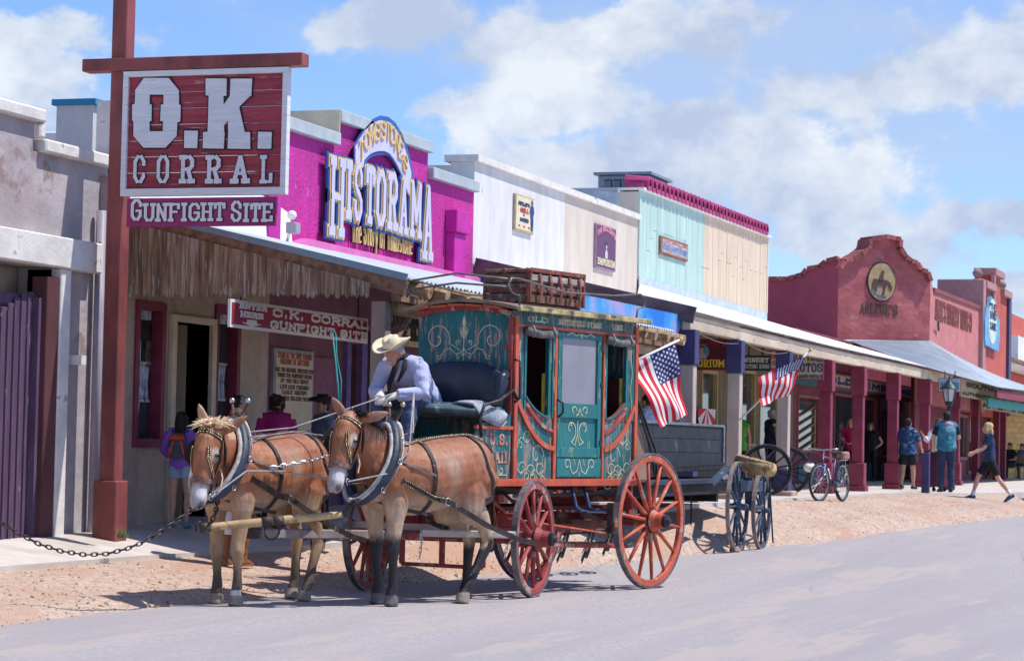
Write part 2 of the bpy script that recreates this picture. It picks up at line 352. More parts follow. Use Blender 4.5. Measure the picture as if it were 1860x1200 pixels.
# ------------------------------------------------------------ palette
road_m=mat('road',(.425,.39,.395),.93,.10,26,(1,1,1),.6,bscale=150,wear=(.46,.40,.38),wamt=.42,wscale=.8,wstretch=(.22,1.3,1),dirt=(.38,.345,.355),dscale=.9,damt=.7,dstretch=(.07,1.0,1))
dirt_m=mat('dirt',(.50,.375,.30),.95,.16,14,bump=.6,bscale=70,wear=(.46,.29,.21),wamt=.3,wscale=.6,wstretch=(.4,1.8,1),dirt=(.46,.31,.235),dscale=.7,damt=.6)
conc_m=mat('concrete',(.56,.51,.47),.9,.07,2,bump=.15,dirt=(.45,.39,.34),dscale=.9)
stone_m=mat('stone',(.42,.27,.20),.9,.45,40,rnd=.4)
grey_st=mat('grey_stucco',(.42,.38,.40),.95,.12,2,bump=.5,bscale=14,wear=(.30,.22,.21),wamt=.28,wscale=.8,dirt=(.36,.30,.30),dscale=.9,damt=.6)
white_old=mat('old_white_paint',(.70,.67,.64),.85,.08,4,bump=.3,wear=(.42,.36,.32),wamt=.18,wscale=4)
purple_w=mat('purple_paint',(.105,.06,.115),.7,.14,5,(1,1,.3),.25,wear=(.32,.24,.30),wamt=.08,rnd=.08)
brown_steel=mat('red_brown_steel',(.26,.06,.055),.55,.2,2.5,(1,1,.5),.15,dirt=(.14,.035,.035),dscale=2,damt=.5,spec=.5)
maroon=mat('maroon_paint',(.24,.035,.07),.6,.12,6,bump=.1,dirt=(.16,.02,.045),dscale=2)
tan_st=mat('tan_stucco',(.50,.40,.32),.95,.08,4,bump=.6,bscale=30,dirt=(.36,.27,.21),dscale=1.1)
cream_p=mat('cream_paint',(.68,.58,.42),.8,.06,5,bump=.15)
mag_st=mat('magenta_stucco',(.56,.03,.31),.9,.10,4,bump=1.2,bscale=22,dirt=(.44,.03,.26),dscale=1.2,damt=.7,dstretch=(1.2,1,.35),wear=(.62,.12,.40),wamt=.05,wscale=6)
mag_sm=mat('magenta_paint',(.52,.025,.33),.8,.08,3,bump=.2,dirt=(.42,.02,.27),dscale=2)
cope_m=mat('grey_coping',(.42,.47,.50),.6,.06,4,bump=.05)
white_st=mat('white_stucco',(.66,.65,.66),.9,.05,3,(1,1,.3),.35,bscale=18,dirt=(.57,.555,.55),dscale=1.3,damt=.6,dstretch=(1.2,1,.4),wear=(.46,.43,.42),wamt=.06,wscale=3)
beige_st=mat('beige_stucco',(.62,.54,.47),.9,.05,3,(1,1,.3),.35,bscale=18,dirt=(.55,.47,.41),dscale=1.3,damt=.6,dstretch=(1.2,1,.4))
mint_b=mat('mint_boards',(.44,.60,.56),.85,.05,4,(1,1,.25),.15,rnd=.025,dirt=(.36,.52,.48),dscale=1.5)
peach_b=mat('peach_boards',(.66,.53,.40),.85,.05,4,(1,1,.25),.15,rnd=.025,dirt=(.58,.45,.33),dscale=1.5)
tile_m=mat('pink_tile',(.42,.05,.17),.6,.15,5,bump=.1,rnd=.15)
zinc=mat('galvanised_metal',(.52,.56,.60),.55,.08,2.5,(1,.3,1),.05,metal=.25,dirt=(.42,.44,.46),dscale=1.1,rnd=.05)
white_roof=mat('white_roof',(.78,.77,.76),.7,.05,2,bump=.05,dirt=(.62,.60,.58),dscale=.8,damt=.45)
old_wood=mat('weathered_board',(.27,.175,.12),.9,.3,7,(3,3,.25),.5,wear=(.40,.33,.28),wamt=.4,wscale=3,wstretch=(6,6,.6),rnd=.24)
beam_w=mat('brown_beam',(.23,.13,.08),.85,.25,5,(.3,2,2),.4,dirt=(.12,.06,.04),dscale=2)
log_m=mat('peeled_log',(.50,.33,.18),.85,.25,6,(.5,2,2),.5,wear=(.20,.10,.05),wamt=.3,wscale=3)
dark_fascia=mat('dark_fascia',(.13,.09,.11),.8,.2,3,(.3,1,2),.2,dirt=(.22,.17,.18),dscale=1)
cream_beam=mat('cream_beam',(.60,.50,.38),.85,.1,3,(.3,1,1),.25,dirt=(.44,.35,.26),dscale=.8,wear=(.35,.27,.22),wamt=.12)
post_w=mat('pale_post',(.50,.42,.38),.8,.1,4,(1,1,.3),.2,dirt=(.38,.30,.27),dscale=1.5)
post_n=mat('navy_paint',(.055,.05,.15),.7,.12,4,bump=.1)
post_r=mat('crimson_post',(.25,.038,.072),.65,.12,4,bump=.1,dirt=(.2,.02,.06),dscale=1.4)
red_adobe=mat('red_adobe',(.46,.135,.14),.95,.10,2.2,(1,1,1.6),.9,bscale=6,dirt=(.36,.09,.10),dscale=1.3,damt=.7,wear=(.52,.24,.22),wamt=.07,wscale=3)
brick_m=mat('red_brick',(.34,.10,.10),.9,.2,8,rnd=.25)
red_st=mat('orange_red_stucco',(.52,.11,.085),.9,.08,2,bump=.3)
glass=mat('window_glass',(.10,.115,.14),.05,.3,1.2,bump=.05,bscale=1.5,spec=.8,dirt=(.16,.19,.24),dscale=1.2,damt=.6,metal=.55)
dark_in=mat('dark_interior',(.03,.022,.025),.9,.3,2)
sign_w=mat('sign_white',(.74,.73,.74),.75,.05,6,(.4,.4,4),.15,wear=(.20,.13,.12),wamt=.05,wscale=5,wstretch=(.6,.6,14))
sign_r=mat('sign_red_plank',(.34,.055,.07),.8,.16,4,(.5,.5,6),.45,wear=(.46,.38,.38),wamt=.13,wscale=3,wstretch=(.6,.9,16),rnd=.08)
black_m=mat('black_paint',(.018,.018,.024),.6,.2,5,bump=.05)
sign_flat_r=mat('sign_maroon',(.30,.02,.055),.6,.06,3,bump=.03)
sign_mag=mat('sign_magenta',(.36,.035,.16),.6,.06,3,bump=.03)
white_p=mat('white_paint',(.78,.77,.76),.6,.03,5,bump=.03)
lilac=mat('lilac_face',(.56,.54,.76),.6,.04,4,bump=.02)
gold=mat('gold_paint',(.72,.50,.22),.6,.05,6,bump=.02)
blue_tr=mat('royal_blue_paint',(.03,.12,.42),.55,.1,5,bump=.02)
iron=mat('dark_iron',(.055,.05,.055),.55,.3,12,bump=.15,metal=.6,wear=(.20,.13,.10),wamt=.12,wscale=16)
steel=mat('bright_steel',(.55,.55,.58),.3,.1,8,bump=.0,metal=.9)
# ------------------------------------------------------------ ground
def lin(t,x):
    if x<=t[0][0]: return t[0][1]
    for (a,b),(c,d) in zip(t,t[1:]):
        if x<=c: return b+(d-b)*(x-a)/(c-a)
    return t[-1][1]
def zr(x): return lin([(28,0),(52,.42),(85,.52)],x)
def zs(x): return lin([(16,.34),(21,.43),(25,.50),(28,.62),(36,.72),(50,.72)],x)
def Yr(x): return lin([(10,10.4),(20,10.05),(24,9.7),(28,9.35),(31,8.75),(33,8.35),(37,7.35),(44,6.6),(49,5.6),(51.5,5.35),(54,5.9),(56,6.5),(58,7)],x)
def Yw(x): return lin([(10,12.3),(17,12.0),(20.8,11.94),(24.6,11.8),(26,11.05),(28,10.3),(31,9.6),(34,9.15),(41,8.9),(50,8.8),(54,7.2),(57,6.6),(60,6.6)],x)
def ze(x): return lin([(16,.26),(21,.30),(25,.31),(28,.46),(31,.62),(36,.72),(50,.72)],x)
def zwalk(x,y):
    y0=Yw(x); f=min(1,max(0,(y-y0)/max(.5,13.0-y0))); return ze(x)+(zs(x)-ze(x))*min(1,f*1.15)
from mathutils import noise as NZ
def sheet(name,m,xs,fy,fz,nt,kind='structure'):
    b=MB();vs=[];fs=[]
    for x in xs:
        y0,y1=fy(x)
        for j in range(nt+1):
            y=y0+(y1-y0)*j/nt; vs.append((x,y,fz(x,y,j/nt)))
    n=nt+1
    for i in range(len(xs)-1):
        for j in range(nt): fs.append((i*n+j,(i+1)*n+j,(i+1)*n+j+1,i*n+j+1))
    b.add(vs,fs); o=obj(name,b,m,loc=(0,0,0),smooth=True); o['kind']=kind; return o
base=sheet('ground',mat('far_ground',(.42,.34,.29),.95,.1,.05,bump=.2),[-300,-20,0,28,52,85,200,3000],lambda x:(-900,900),lambda x,y,t:zr(x)-.012,1)
sheet('road',road_m,[-40,-10]+[i*1.0 for i in range(0,100)]+[140,200],lambda x:(-40,11.5),lambda x,y,t:zr(x)+.012*NZ.noise(V((x*.35,y*.35,0))),54)
XS=[8+i*.14 for i in range(int(50/.14))]
def dz(x,y,t):
    a=zr(x)-.03; b=ze(x)-.035
    prof=min(1,t*1.0)**.8
    if x>41: prof=min(1,(t/.75))**.7
    n=.030*NZ.noise(V((x*.5,y*1.0,3)))+.010*NZ.noise(V((x*3.1,y*3.1,5)))+.007*NZ.noise(V((x*9,y*9,1)))
    lip=.035*math.exp(-((t-.22)/.12)**2)
    return a+(b-a)*prof+n*min(1,t*6+.3)+lip
def dy(x):
    w=.16*NZ.noise(V((x*.6,0,0)))+.09*NZ.noise(V((x*2.4,3,0)))
    return (Yr(x)+w,Yw(x)+.12)
def hgt(x,y):
    a,b_=dy(x)
    if y<a: return zr(x)
    if y>Yw(x): return zwalk(x,y)
    return dz(x,y,(y-a)/(b_-a))
sheet('dirt_strip',dirt_m,XS,dy,dz,34)
sheet('sidewalk',conc_m,[8+i for i in range(0,53)]+[64,72,80,90,110,140],lambda x:(Yw(x),13.3),lambda x,y,t:zwalk(x,y)+ (.012*NZ.noise(V((x*.3,y*.4,9))) if x<60 else 0)-.002,8)
kb=MB()
xs=[8+i for i in range(0,52)]
for a,b_ in zip(xs,xs[1:]):
    kb.add([(a,Yw(a),ze(a)-.14),(b_,Yw(b_),ze(b_)-.14),(b_,Yw(b_),ze(b_)),(a,Yw(a),ze(a))],[(0,1,2,3)])
struct(obj('sidewalk_edge',kb,conc_m,loc=(0,0,0)))
# loose stones on the dirt
sb=MB()
for i in range(3600):
    x=random.uniform(17,50) if i%3 else random.uniform(17,28); y0,y1=dy(x); t=random.random()**1.4; y=y0+(y1-y0)*t; r=random.uniform(.003,.014)*(1 if i%30 else 2.0)
    z=dz(x,y,t)
    sb.add([(x-r,y,z),(x,y-r*1.2,z),(x+r*1.2,y,z),(x,y+r,z),(x,y,z+r*.9),(x,y,z-.02)],[(0,1,4),(1,2,4),(2,3,4),(3,0,4),(1,0,5),(2,1,5),(3,2,5),(0,3,5)])
struct(obj('loose_gravel',sb,stone_m,loc=(0,0,0)),'stuff')
# cracks in the road: thin dark tar lines
crk=mat('crack_filler',(.25,.22,.23),.9,.1,5)
cb=MB()
for k in range(16):
    x=random.uniform(16,40); y=random.uniform(2.5,8); dx,dyy=(random.choice([(.5,.06),(.1,.45),(.5,-.12)])); pts=[]
    for i in range(random.randint(7,14)):
        pts.append((x,y,zr(x)+.017)); x+=dx*random.uniform(.6,1.2); y+=dyy+random.uniform(-.15,.15)
    for p,q in zip(pts,pts[1:]):
        w=V((q[1]-p[1],-(q[0]-p[0]),0)).normalized()*.0022; cb.add([V(p)-w,V(q)-w,V(q)+w,V(p)+w],[(0,1,2,3)])
cr=obj('road_cracks',cb,crk,loc=(0,0,0)); struct(cr)
# ------------------------------------------------------------ far left: grey adobe building with the gate
WY=13.0
t=top('adobe_building','weathered grey stucco building with white capped stepped parapet at the left edge','building',(20,WY,.3))
E0=P(193,300).x
def zz(px,py,Y=WY): return P(px,py,Y).z
xl=15.0; xst=P(62,230).x; zT1=zz(62,222); zT2=zz(190,305); zl=zz(100,488)
xg=P(88,700).x    # right edge of the gate opening
b=MB(); wall(b,xl,xst,.1,zT1,WY,WY+.4,[(xl+.5,xg,.05,zl)])
b2=MB(); wall(b,xst,E0,.1,zT2,WY,WY+.4,[(xl+.5,xg,.05,zl)]); obj('wall',b,grey_st,t)
b=MB(); b.box(E0-.12,E0+.02,WY-.10,WY,.2,zT2-.1); b.tube([(E0-.02,WY-.06,.2),(E0-.02,WY-.06,2.4),(E0-.03,WY-.08,zT2-.2)],.05,10); obj('corner_buttress',b,grey_st,t)
obj('drainpipe',MB().tube([(E0-.25,WY-.09,.2),(E0-.25,WY-.09,zT2-.5)],.055,12),mat('grey_pipe',(.33,.30,.36),.5,.08,3,bump=.03),t,smooth=True)
b=MB(); b.box(xl,xst+.1,WY-.10,WY+.5,zT1,zT1+.14); obj('parapet_cap',b,white_old,t,bev=.02)
b=MB(); b.box(xst+.1,E0+.06,WY-.10,WY+.5,zT2,zT2+.14); b.box(xst+.0,xst+.12,WY-.08,WY+.5,zT2+.14,zT1); obj('parapet_cap',b,white_old,t,bev=.02)
b=MB(); b.box(xl,E0-.32,WY-.16,WY-.002,zl,zl+.33); obj('lintel',b,white_old,t,bev=.015)
b=MB(); b.box(xg,xg+.22,WY-.12,WY+.3,.2,zl-.003); obj('door_jamb',b,white_old,t,bev=.01)
b=MB(); b.box(xl,E0,WY+.42,WY+.5,.1,zl+.3); obj('inner_wall',b,tan_st,t)
g=top('yard_gate','purple plank gate with curved top rail in the grey stucco opening','gate',(22,WY,.2))
px=[-126,-114,-102,-90,-78,-66,-54,-42,-30,-18,-6,6,18,30,42,54]
for i,p_ in enumerate(px):
    x0=P(p_,700).x; x1=P(p_+11.4,700).x; zt=P(p_,600-max(0,(p_-12))*1.5 if p_<50 else 528).z
    zt=lin([(-30,zz(-10,600)),(0,zz(0,560)),(20,zz(20,548)),(40,zz(40,530)),(60,zz(60,528))],p_)
    obj('plank',MB().box(x0,x1-.012,WY+.04,WY+.075,.30,zt),purple_w,g,bev=.006)
    obj('batten',MB().box(x1-.035,x1+.01,WY+.022,WY+.039,.32,zt-.03),purple_w,g)
for z_ in (1.0,2.9): obj('gate_rail',MB().box(P(-126,700).x,P(62,700).x,WY+.078,WY+.11,z_,z_+.12),purple_w,g)
gp=top('gate_post','dark red brown gate post beside the purple gate','post',(P(85,900).x,WY,.2))
obj('post',MB().box(P(66,700).x,P(96,700).x,WY-.10,WY+.09,.2,zz(82,503)),mat('maroon_brown',(.10,.035,.04),.7,.15,3,(1,1,.4),.2),gp,bev=.01)
obj('inner_stile',MB().box(P(60,700).x,P(66,700).x-.003,WY-.04,WY+.09,.2,zz(62,540)),purple_w,gp)
obj('box_latch',MB().box(P(118,645).x,P(127,645).x,WY-.2,WY,zz(122,662),zz(122,645)),white_old,t)
# building set back with the white roof, and the pillar with a blue cap
t=top('rear_building','low building with white flat roof behind the grey parapet','building',(34,24,.2))
XQ=29.5; ya_=PX(40,250,XQ).y; yb_=PX(215,250,XQ).y; zq1=PX(120,242,XQ).z; zq2=PX(120,264,XQ).z
obj('wall',MB().box(XQ,XQ+5,yb_,ya_,0,zq2),white_old,t); obj('roof',MB().box(XQ-.2,XQ+5.2,yb_-.2,ya_+.1,zq2+.002,zq1),white_roof,t,bev=.02)
obj('roof_vent',MB().tube([PX(150,262,XQ+.5),PX(153,238,XQ+.5)],.04,8),white_p,t)
t=top('pillar','white plaster chimney pillar with a blue cap rising behind the signpost','pillar',(P(182,300,14.3).x,14.3,4))
obj('shaft',MB().box(P(168,250,14.3).x,P(204,250,14.3).x,14.3,14.8,3,zz(182,194,14.3)),white_st,t); obj('cap',MB().box(P(165,250,14.3).x,P(208,250,14.3).x,14.25,14.85,zz(182,194,14.3)+.002,zz(182,183,14.3)),mat('blue_cap',(.02,.25,.48),.6,.05),t)
# ------------------------------------------------------------ sign post with the two boards
Yp=12.58; g0=P(190,968,Yp); XP=g0.x
t=top('sign_post','tall red brown steel post with a crossbar carrying the corral sign','sign post',(XP,Yp,g0.z))
ymid=lambda px,py=300: PX(px,py,XP).y
yl=ymid(202,100); yr=ymid(229,100)
obj('post',MB().box(XP,XP+.2,yr,yl,PX(190,872,XP).z-.01,12),brown_steel,t,bev=.01)
obj('post_sleeve',MB().box(XP-.04,XP+.24,yr-.05,yl+.05,zwalk(XP,12.6)-.05,PX(190,872,XP).z),brown_steel,t,bev=.012)
zc0=PX(400,124,XP).z; zc1=PX(400,101,XP).z
obj('crossbar',MB().box(XP-.05,XP+.14,ymid(552,110),ymid(153,110),zc0,zc1),brown_steel,t,bev=.008)
sg=top('painted_sign','large weathered red plank sign reading O.K. CORRAL in white block letters','sign',PX(372,355,XP))
y0=PX(224,240,XP).y; y1=PX(523,240,XP).y; zb=PX(372,355,XP).z; zt=PX(372,127,XP).z
fw=.06
fr=sign_w
obj('frame',MB().box(XP-.035,XP+.05,y1,y0,zt-fw,zt),fr,sg); obj('frame',MB().box(XP-.035,XP+.05,y1,y0,zb,zb+fw*1.3),fr,sg)
obj('frame',MB().box(XP-.037,XP+.05,y0-fw,y0,zb+fw*1.3+.002,zt-fw-.002),fr,sg); obj('frame',MB().box(XP-.037,XP+.05,y1,y1+fw,zb+fw*1.3+.002,zt-fw-.002),fr,sg)
npl=7; h=(zt-fw-zb-fw*1.3)/npl
for i in range(npl):
    z_=zb+fw*1.3+i*h; obj('plank',MB().box(XP-.004+random.uniform(-.002,.002),XP+.035,y1+fw+.002,y0-fw-.002,z_+.004,z_+h-.003),sign_r,sg,bev=.003)
U=V((0,-1,0)); Z=V((0,0,1))
def tx(par,s,pa,pb,pt,wt,m,ol=None,gr=.014,dep=.012,X=None,off=.03,**k):
    X=X if X is not None else XP
    a=PX(pa[0],pa[1],X-off); bq=PX(pb[0],pb[1],X-off); tp=PX(pa[0],pt,X-off); z_=(a.z+bq.z)/2; hh=tp.z-a.z
    a=V((X-off,a.y,z_)); bq=V((X-off,bq.y,z_))
    # the board faces -X: letters read along -Y
    lay(par,s,a,U,Z,hh,(bq-a).length,wt,dep,m,ol,gr,**k)
k={'serif':True,'slab':1.0}
# big O.K.
def glyph_poly(par,polys,m,ol):
    for nm,dd,gg,mm in (('letter_outline',.006,.014,ol),('lettering',.012,0,m)):
        b=MB()
        for j,(p0) in enumerate(polys):
            pts=[PX(q[0],q[1],XP-.012) for q in p0]; c_=sum(pts,V((0,0,0)))/len(pts)
            if gg: pts=[q+V((0,(1 if q.y>c_.y else -1)*gg,(1 if q.z>c_.z else -1)*gg)) for q in pts]
            b.poly(pts,(-dd-.0004*j,0,0))
        obj(nm,b,mm,par,fixn=True)
def zq(x,y): return (x/3.3214,100+y/3.3214)
O=[[(870,140),(1020,140),(1082,215),(1080,240),(905,240),(818,240),(818,215)],[(818,241),(905,241),(905,460),(880,460),(808,460),(808,402),(800,396),(800,300),(816,296)],[(990,241),(1082,241),(1082,300),(1093,304),(1090,402),(1072,408),(1070,460),(985,460)],[(808,461),(1070,461),(1068,490),(1000,560),(868,560),(808,490)]]
O+=[[(905,300),(918,300),(916,400),(905,400)],[(974,300),(990,300),(986,400),(970,400)]]
K=[[(1243,143),(1370,143),(1368,248),(1243,245)],[(1262,245),(1350,245),(1355,470),(1255,470)],[(1228,465),(1358,466),(1352,566),(1226,564)],[(1394,143),(1524,145),(1518,250),(1390,246)],[(1395,240),(1510,250),(1440,320),(1350,330),(1350,305)],[(1350,305),(1445,315),(1480,470),(1380,470),(1378,395),(1350,430)],[(1380,466),(1512,466),(1512,568),(1376,566)]]
D1=[[(1115,457),(1196,458),(1192,563),(1113,562)]]; D2=[[(1560,464),(1642,466),(1638,567),(1556,566)]]
for gph in (O,K,D1,D2): glyph_poly(sg,[[zq(*q) for q in p0] for p0 in gph],sign_w,black_m)
for ch,x0,x1 in (('C',805,876),('O',946,1020),('R',1086,1170),('R',1244,1330),('A',1402,1496),('L',1570,1644)):
    tx(sg,ch,zq(x0,775),zq(x1,777),100+603/3.3214,.052,sign_w,black_m,off=.012,slab=1.1,gr=.008)
s2=top('painted_sign','narrow magenta board reading GUNFIGHT SITE under the big corral sign','sign',PX(365,411,XP))
obj('board',MB().box(XP-.01,XP+.03,PX(502,385,XP).y,PX(231,385,XP).y,PX(365,411,XP).z,PX(365,359,XP).z),sign_mag,s2,bev=.003)
tx(s2,'G',(238,401),(258,402),361,.046,white_p,black_m,off=.012,slab=1.0,gr=.006)
tx(s2,'UNFIGHT',(261,402),(410,403),368,.034,white_p,black_m,off=.012,slab=1.0,gap=.1,gr=.006)
tx(s2,'S',(420,403),(439,404),364,.046,white_p,black_m,off=.012,slab=1.0,gr=.006)
tx(s2,'ITE',(442,403),(496,404),368,.036,white_p,black_m,off=.012,slab=1.0,gap=.1,gr=.006)
# ------------------------------------------------------------ theatre building (magenta gable) with its porch
x0=P(205,700).x; x1=P(858,380).x
t=top('theatre_building','magenta stucco building with stepped parapet above a plank porch','building',((x0+x1)/2,WY,.3))
zj=P(640,470).z   # porch roof joins the wall
zA=P(565,252).z; zB=P(690,250).z; zC=P(820,338).z
xs1=P(604,300).x; xs2=P(775,300).x
XL=P(505,300).x
zj=4.04
def opn(a,c,yt,yb):
    m_=(a+c)/2; return (P(a,yt).x,P(c,yt).x,zz(m_,yb),zz(m_,yt))
w1=opn(246,300,548,812); dr=(P(313,700).x,P(378,700).x,.25,zz(345,587)); w2=opn(390,436,556,790); w3=opn(655,700,590,770)
b=MB(); wall(b,x0,P(488,600).x,.2,zj,WY,WY+.3,[w1,dr,w2]); obj('lower_wall',b,tan_st,t)
b=MB(); wall(b,P(488,600).x,x1,.2,zj,WY,WY+.3,[w3,(P(625,600).x,P(650,600).x,.3,zz(640,625))]); obj('side_wall',b,mat('mauve_paint',(.22,.09,.13),.8,.1,3),t)
b=MB(); b.box(XL,xs1,WY-.02,WY+.35,zj+.002,zA); b.box(xs1,xs2,WY-.02,WY+.35,zj+.002,zB); b.box(xs2,x1,WY-.02,WY+.35,zj+.002,zC); obj('gable_wall',b,mag_st,t)
b=MB(); b.poly([(x0,WY-.15,zj),(XL+.2,WY-.15,zj),(XL+.2,WY-.1,zj+.45),(XL-.6,WY-.1,zj+.6),(x0,WY-.1,zj+.62)],(0,.25,0)); obj('roof_curb',b,white_roof,t,fixn=True)
b=MB(); b.box(x0,XL,WY,WY+.3,zj+.002,zj+1.3); obj('upper_wall',b,white_old,t)
b=MB(); b.poly([(XL,WY-.022,zj),(x1,WY-.022,zj),(x1,WY-.022,zj+.14),(XL+.7,WY-.022,zj+.17)],(0,-.14,0)); obj('base_coping',b,mat('pale_magenta',(.66,.16,.42),.85,.06,3),t,fixn=True)
for a,c,z_ in ((XL,xs1,zA),(xs1+.002,xs2,zB),(xs2+.002,x1,zC)): obj('coping',MB().box(a,c,WY-.12,WY+.45,z_+.002,z_+.17),cope_m,t,bev=.01)
obj('parapet_return',MB().box(xs1-.02,xs1,WY-.1,WY+1.3,zA+.17,zB+.16),cream_p,t)
for a,c,yt,yb in ((512,541,275,424),(843,871,388,496)):
    bx0=P(a+4,yt,WY-.35).x; bx1=P(c-4,yt,WY-.35).x; z1_=zz((a+c)/2,yt,WY-.2); z0_=zj+.05
    b=MB(); b.box(bx0,bx1,WY-.17,WY-.022,z0_,z1_-.35); obj('pilaster',b,mag_sm,t,bev=.01)
    obj('pilaster_cap',MB().box(bx0-.05,bx1+.07,WY-.22,WY-.022,z1_-.348,z1_),mag_sm,t,bev=.01)
def on(px,py,dy=0): return P(px,py,WY-dy)
# window, door and trims
def window(par,o,fm=maroon,ft=.09,mull=0,gm=glass,depth=.14,Y=WY):
    X0,X1,Z0,Z1=o; f=MB(); f.box(X0,X1,Y-.03,Y+depth,Z1-ft,Z1); f.box(X0,X1,Y-.05,Y+depth,Z0,Z0+ft); f.box(X0,X0+ft,Y-.028,Y+depth,Z0+ft+.002,Z1-ft-.002); f.box(X1-ft,X1,Y-.028,Y+depth,Z0+ft+.002,Z1-ft-.002)
    for i in range(mull): xm=X0+(X1-X0)*(i+1)/(mull+1); f.box(xm-.035,xm+.035,Y-.01,Y+depth-.02,Z0+ft+.002,Z1-ft-.002)
    fo=obj('window_frame',f,fm,par); obj('pane',MB().box(X0+ft,X1-ft,Y+depth-.03,Y+depth-.015,Z0+ft,Z1-ft),gm,fo); return fo
lace=mat('lace_curtain',(.50,.56,.66),.9,.25,10,bump=.1)
for o in (w1,w2):
    f=window(t,o,ft=.10); X0,X1,Z0,Z1=o
    zc=zz(270,690) if o is w1 else zz(405,690)
    b=MB()
    for k2 in range(5):
        xx=X0+.2+(X1-X0-.4)*k2/5; ww=(X1-X0-.4)/5; b.bar((xx,WY+.1,zc-.22),(xx+ww,WY+.1,zc+.18),.03,.02,(0,1,0)); b.bar((xx+ww,WY+.103,zc-.22),(xx,WY+.103,zc+.18),.03,.02,(0,1,0))
    b.bar((X0+.18,WY+.1,zc+.2),(X1-.18,WY+.1,zc+.2),.03,.05,(0,1,0)); b.bar((X0+.18,WY+.1,zc-.24),(X1-.18,WY+.1,zc-.24),.03,.04,(0,1,0)); obj('lace_trim',b,lace,t)
    obj('blind',MB().box(X0+.17,X1-.17,WY+.09,WY+.1,zc+.7,zc+.86),lace,t)
window(t,w3,ft=.1)
signtext(t,'RES',(w1[0]+.45,WY+.08,w1[3]-.75),(w1[1]-.2,WY+.08,w1[3]-.75),.3,.05,mat('gilt_glass_letters',(.16,.11,.09),.6),.004,v=V((0,0,1)))
signtext(t,'THE',(w1[0]+.45,WY+.08,w1[3]-1.25),(w1[1]-.3,WY+.08,w1[3]-1.25),.26,.05,_mats['gilt_glass_letters'],.004)
b=MB(); X0,X1,Z0,Z1=dr; b.box(X0-.12,X0,WY-.05,WY+.9,Z0,Z1+.08); b.box(X1,X1+.12,WY-.05,WY+.9,Z0,Z1+.08); b.box(X0,X1,WY-.05,WY+.9,Z1,Z1+.08); obj('door_casing',b,cream_p,t)
d=obj('door',MB().box(X0+.02,X0+(X1-X0)*.8,WY+.75,WY+.82,Z0,Z1-.02),maroon,t); obj('number_plate',MB().box(X1-.62,X1-.32,WY+.7,WY+.745,zz(360,628),zz(360,612)),cream_p,d); obj('door_backing',MB().box(X0,X1,WY+.9,WY+.93,Z0,Z1),dark_in,t)
signtext(t,'1',(X1-.6,WY+.698,zz(360,626)),(X1-.34,WY+.698,zz(360,626)),.12,.03,black_m,.004)
X0=P(625,600).x;X1=P(652,600).x; b=MB(); b.box(X0,X0+.15,WY-.06,WY-.002,.3,zz(640,622)); b.box(X1,X1+.2,WY-.06,WY-.002,.3,zz(640,622)); b.box(X0,X1+.2,WY-.06,WY-.002,zz(640,622)+.002,zz(640,622)+.16); obj('door_casing',b,mat('violet_trim',(.20,.13,.36),.7),t); obj('door',MB().box(X0,X1,WY+.15,WY+.2,.3,zz(640,625)),dark_in,t)
X0=P(566,600).x;X1=P(603,600).x; obj('door',MB().box(X0,X1,WY-.04,WY-.003,.35,zz(585,650)),mat('plum_door',(.27,.10,.16),.75,.08),t)
# notice board on the wall
n_=top('notice_board','cream notice board with rows of red and brown lettering on the storefront wall','notice board',P(526,790)); X0=P(493,700,WY).x; X1=P(560,700,WY).x; Z0=zz(526,780);Z1=zz(526,642)
obj('frame',MB().box(X0-.05,X1+.05,WY-.05,WY-.002,Z0-.05,Z1+.05),mat('grey_frame',(.35,.33,.36),.6),n_); obj('board',MB().box(X0,X1,WY-.06,WY-.051,Z0,Z1),mat('notice_cream',(.66,.55,.40),.8,.04),n_)
rows=[('STAND ON THE MOST FAMOUS',.93,.055,1),('GROUND IN ARIZONA',.85,.055,1),('SEE THE ORIGINAL WESTERN SITE',.75,.042,0),('WHERE THE GUNFIGHT BEGAN',.68,.042,0),('OF THE OLD WEST',.61,.042,0),('LIFE SIZE FIGURES',.53,.042,0),('DAILY SHOWS',.46,.042,0),('HISTORIC WALKING TOURS',.38,.042,0)]
ink=mat('brown_ink',(.22,.13,.11),.8); inkr=mat('faded_red_ink',(.50,.16,.12),.8)
for s_,f_,hh,rd in rows:
    wd=(X1-X0)*(.45+.02*len(s_)); xm=(X0+X1)/2; z_=Z0+(Z1-Z0)*f_
    signtext(n_,s_,(xm-wd/2,WY-.061,z_),(xm+wd/2,WY-.061,z_),hh*1.35,.016,inkr if rd else ink,.003)
# porch
XE=P(222,500,12.85).x+.25; YF=9.86
pr=top('porch','plank faced porch with a blue grey corrugated roof in front of the magenta building','porch',(XE+4,13.5,.3))
XC=PX(700,515,XE).x
zf=PX(722,520,XE).z; yf=PX(722,520,XE).y; YF=yf
zw=PX(232,398,XE).z; yw=PX(232,398,XE).y
XB=36.7
slope=(zw-zf)/(yw-yf)
def roofz(y): return zf+slope*(y-yf)
zback=4.5; 
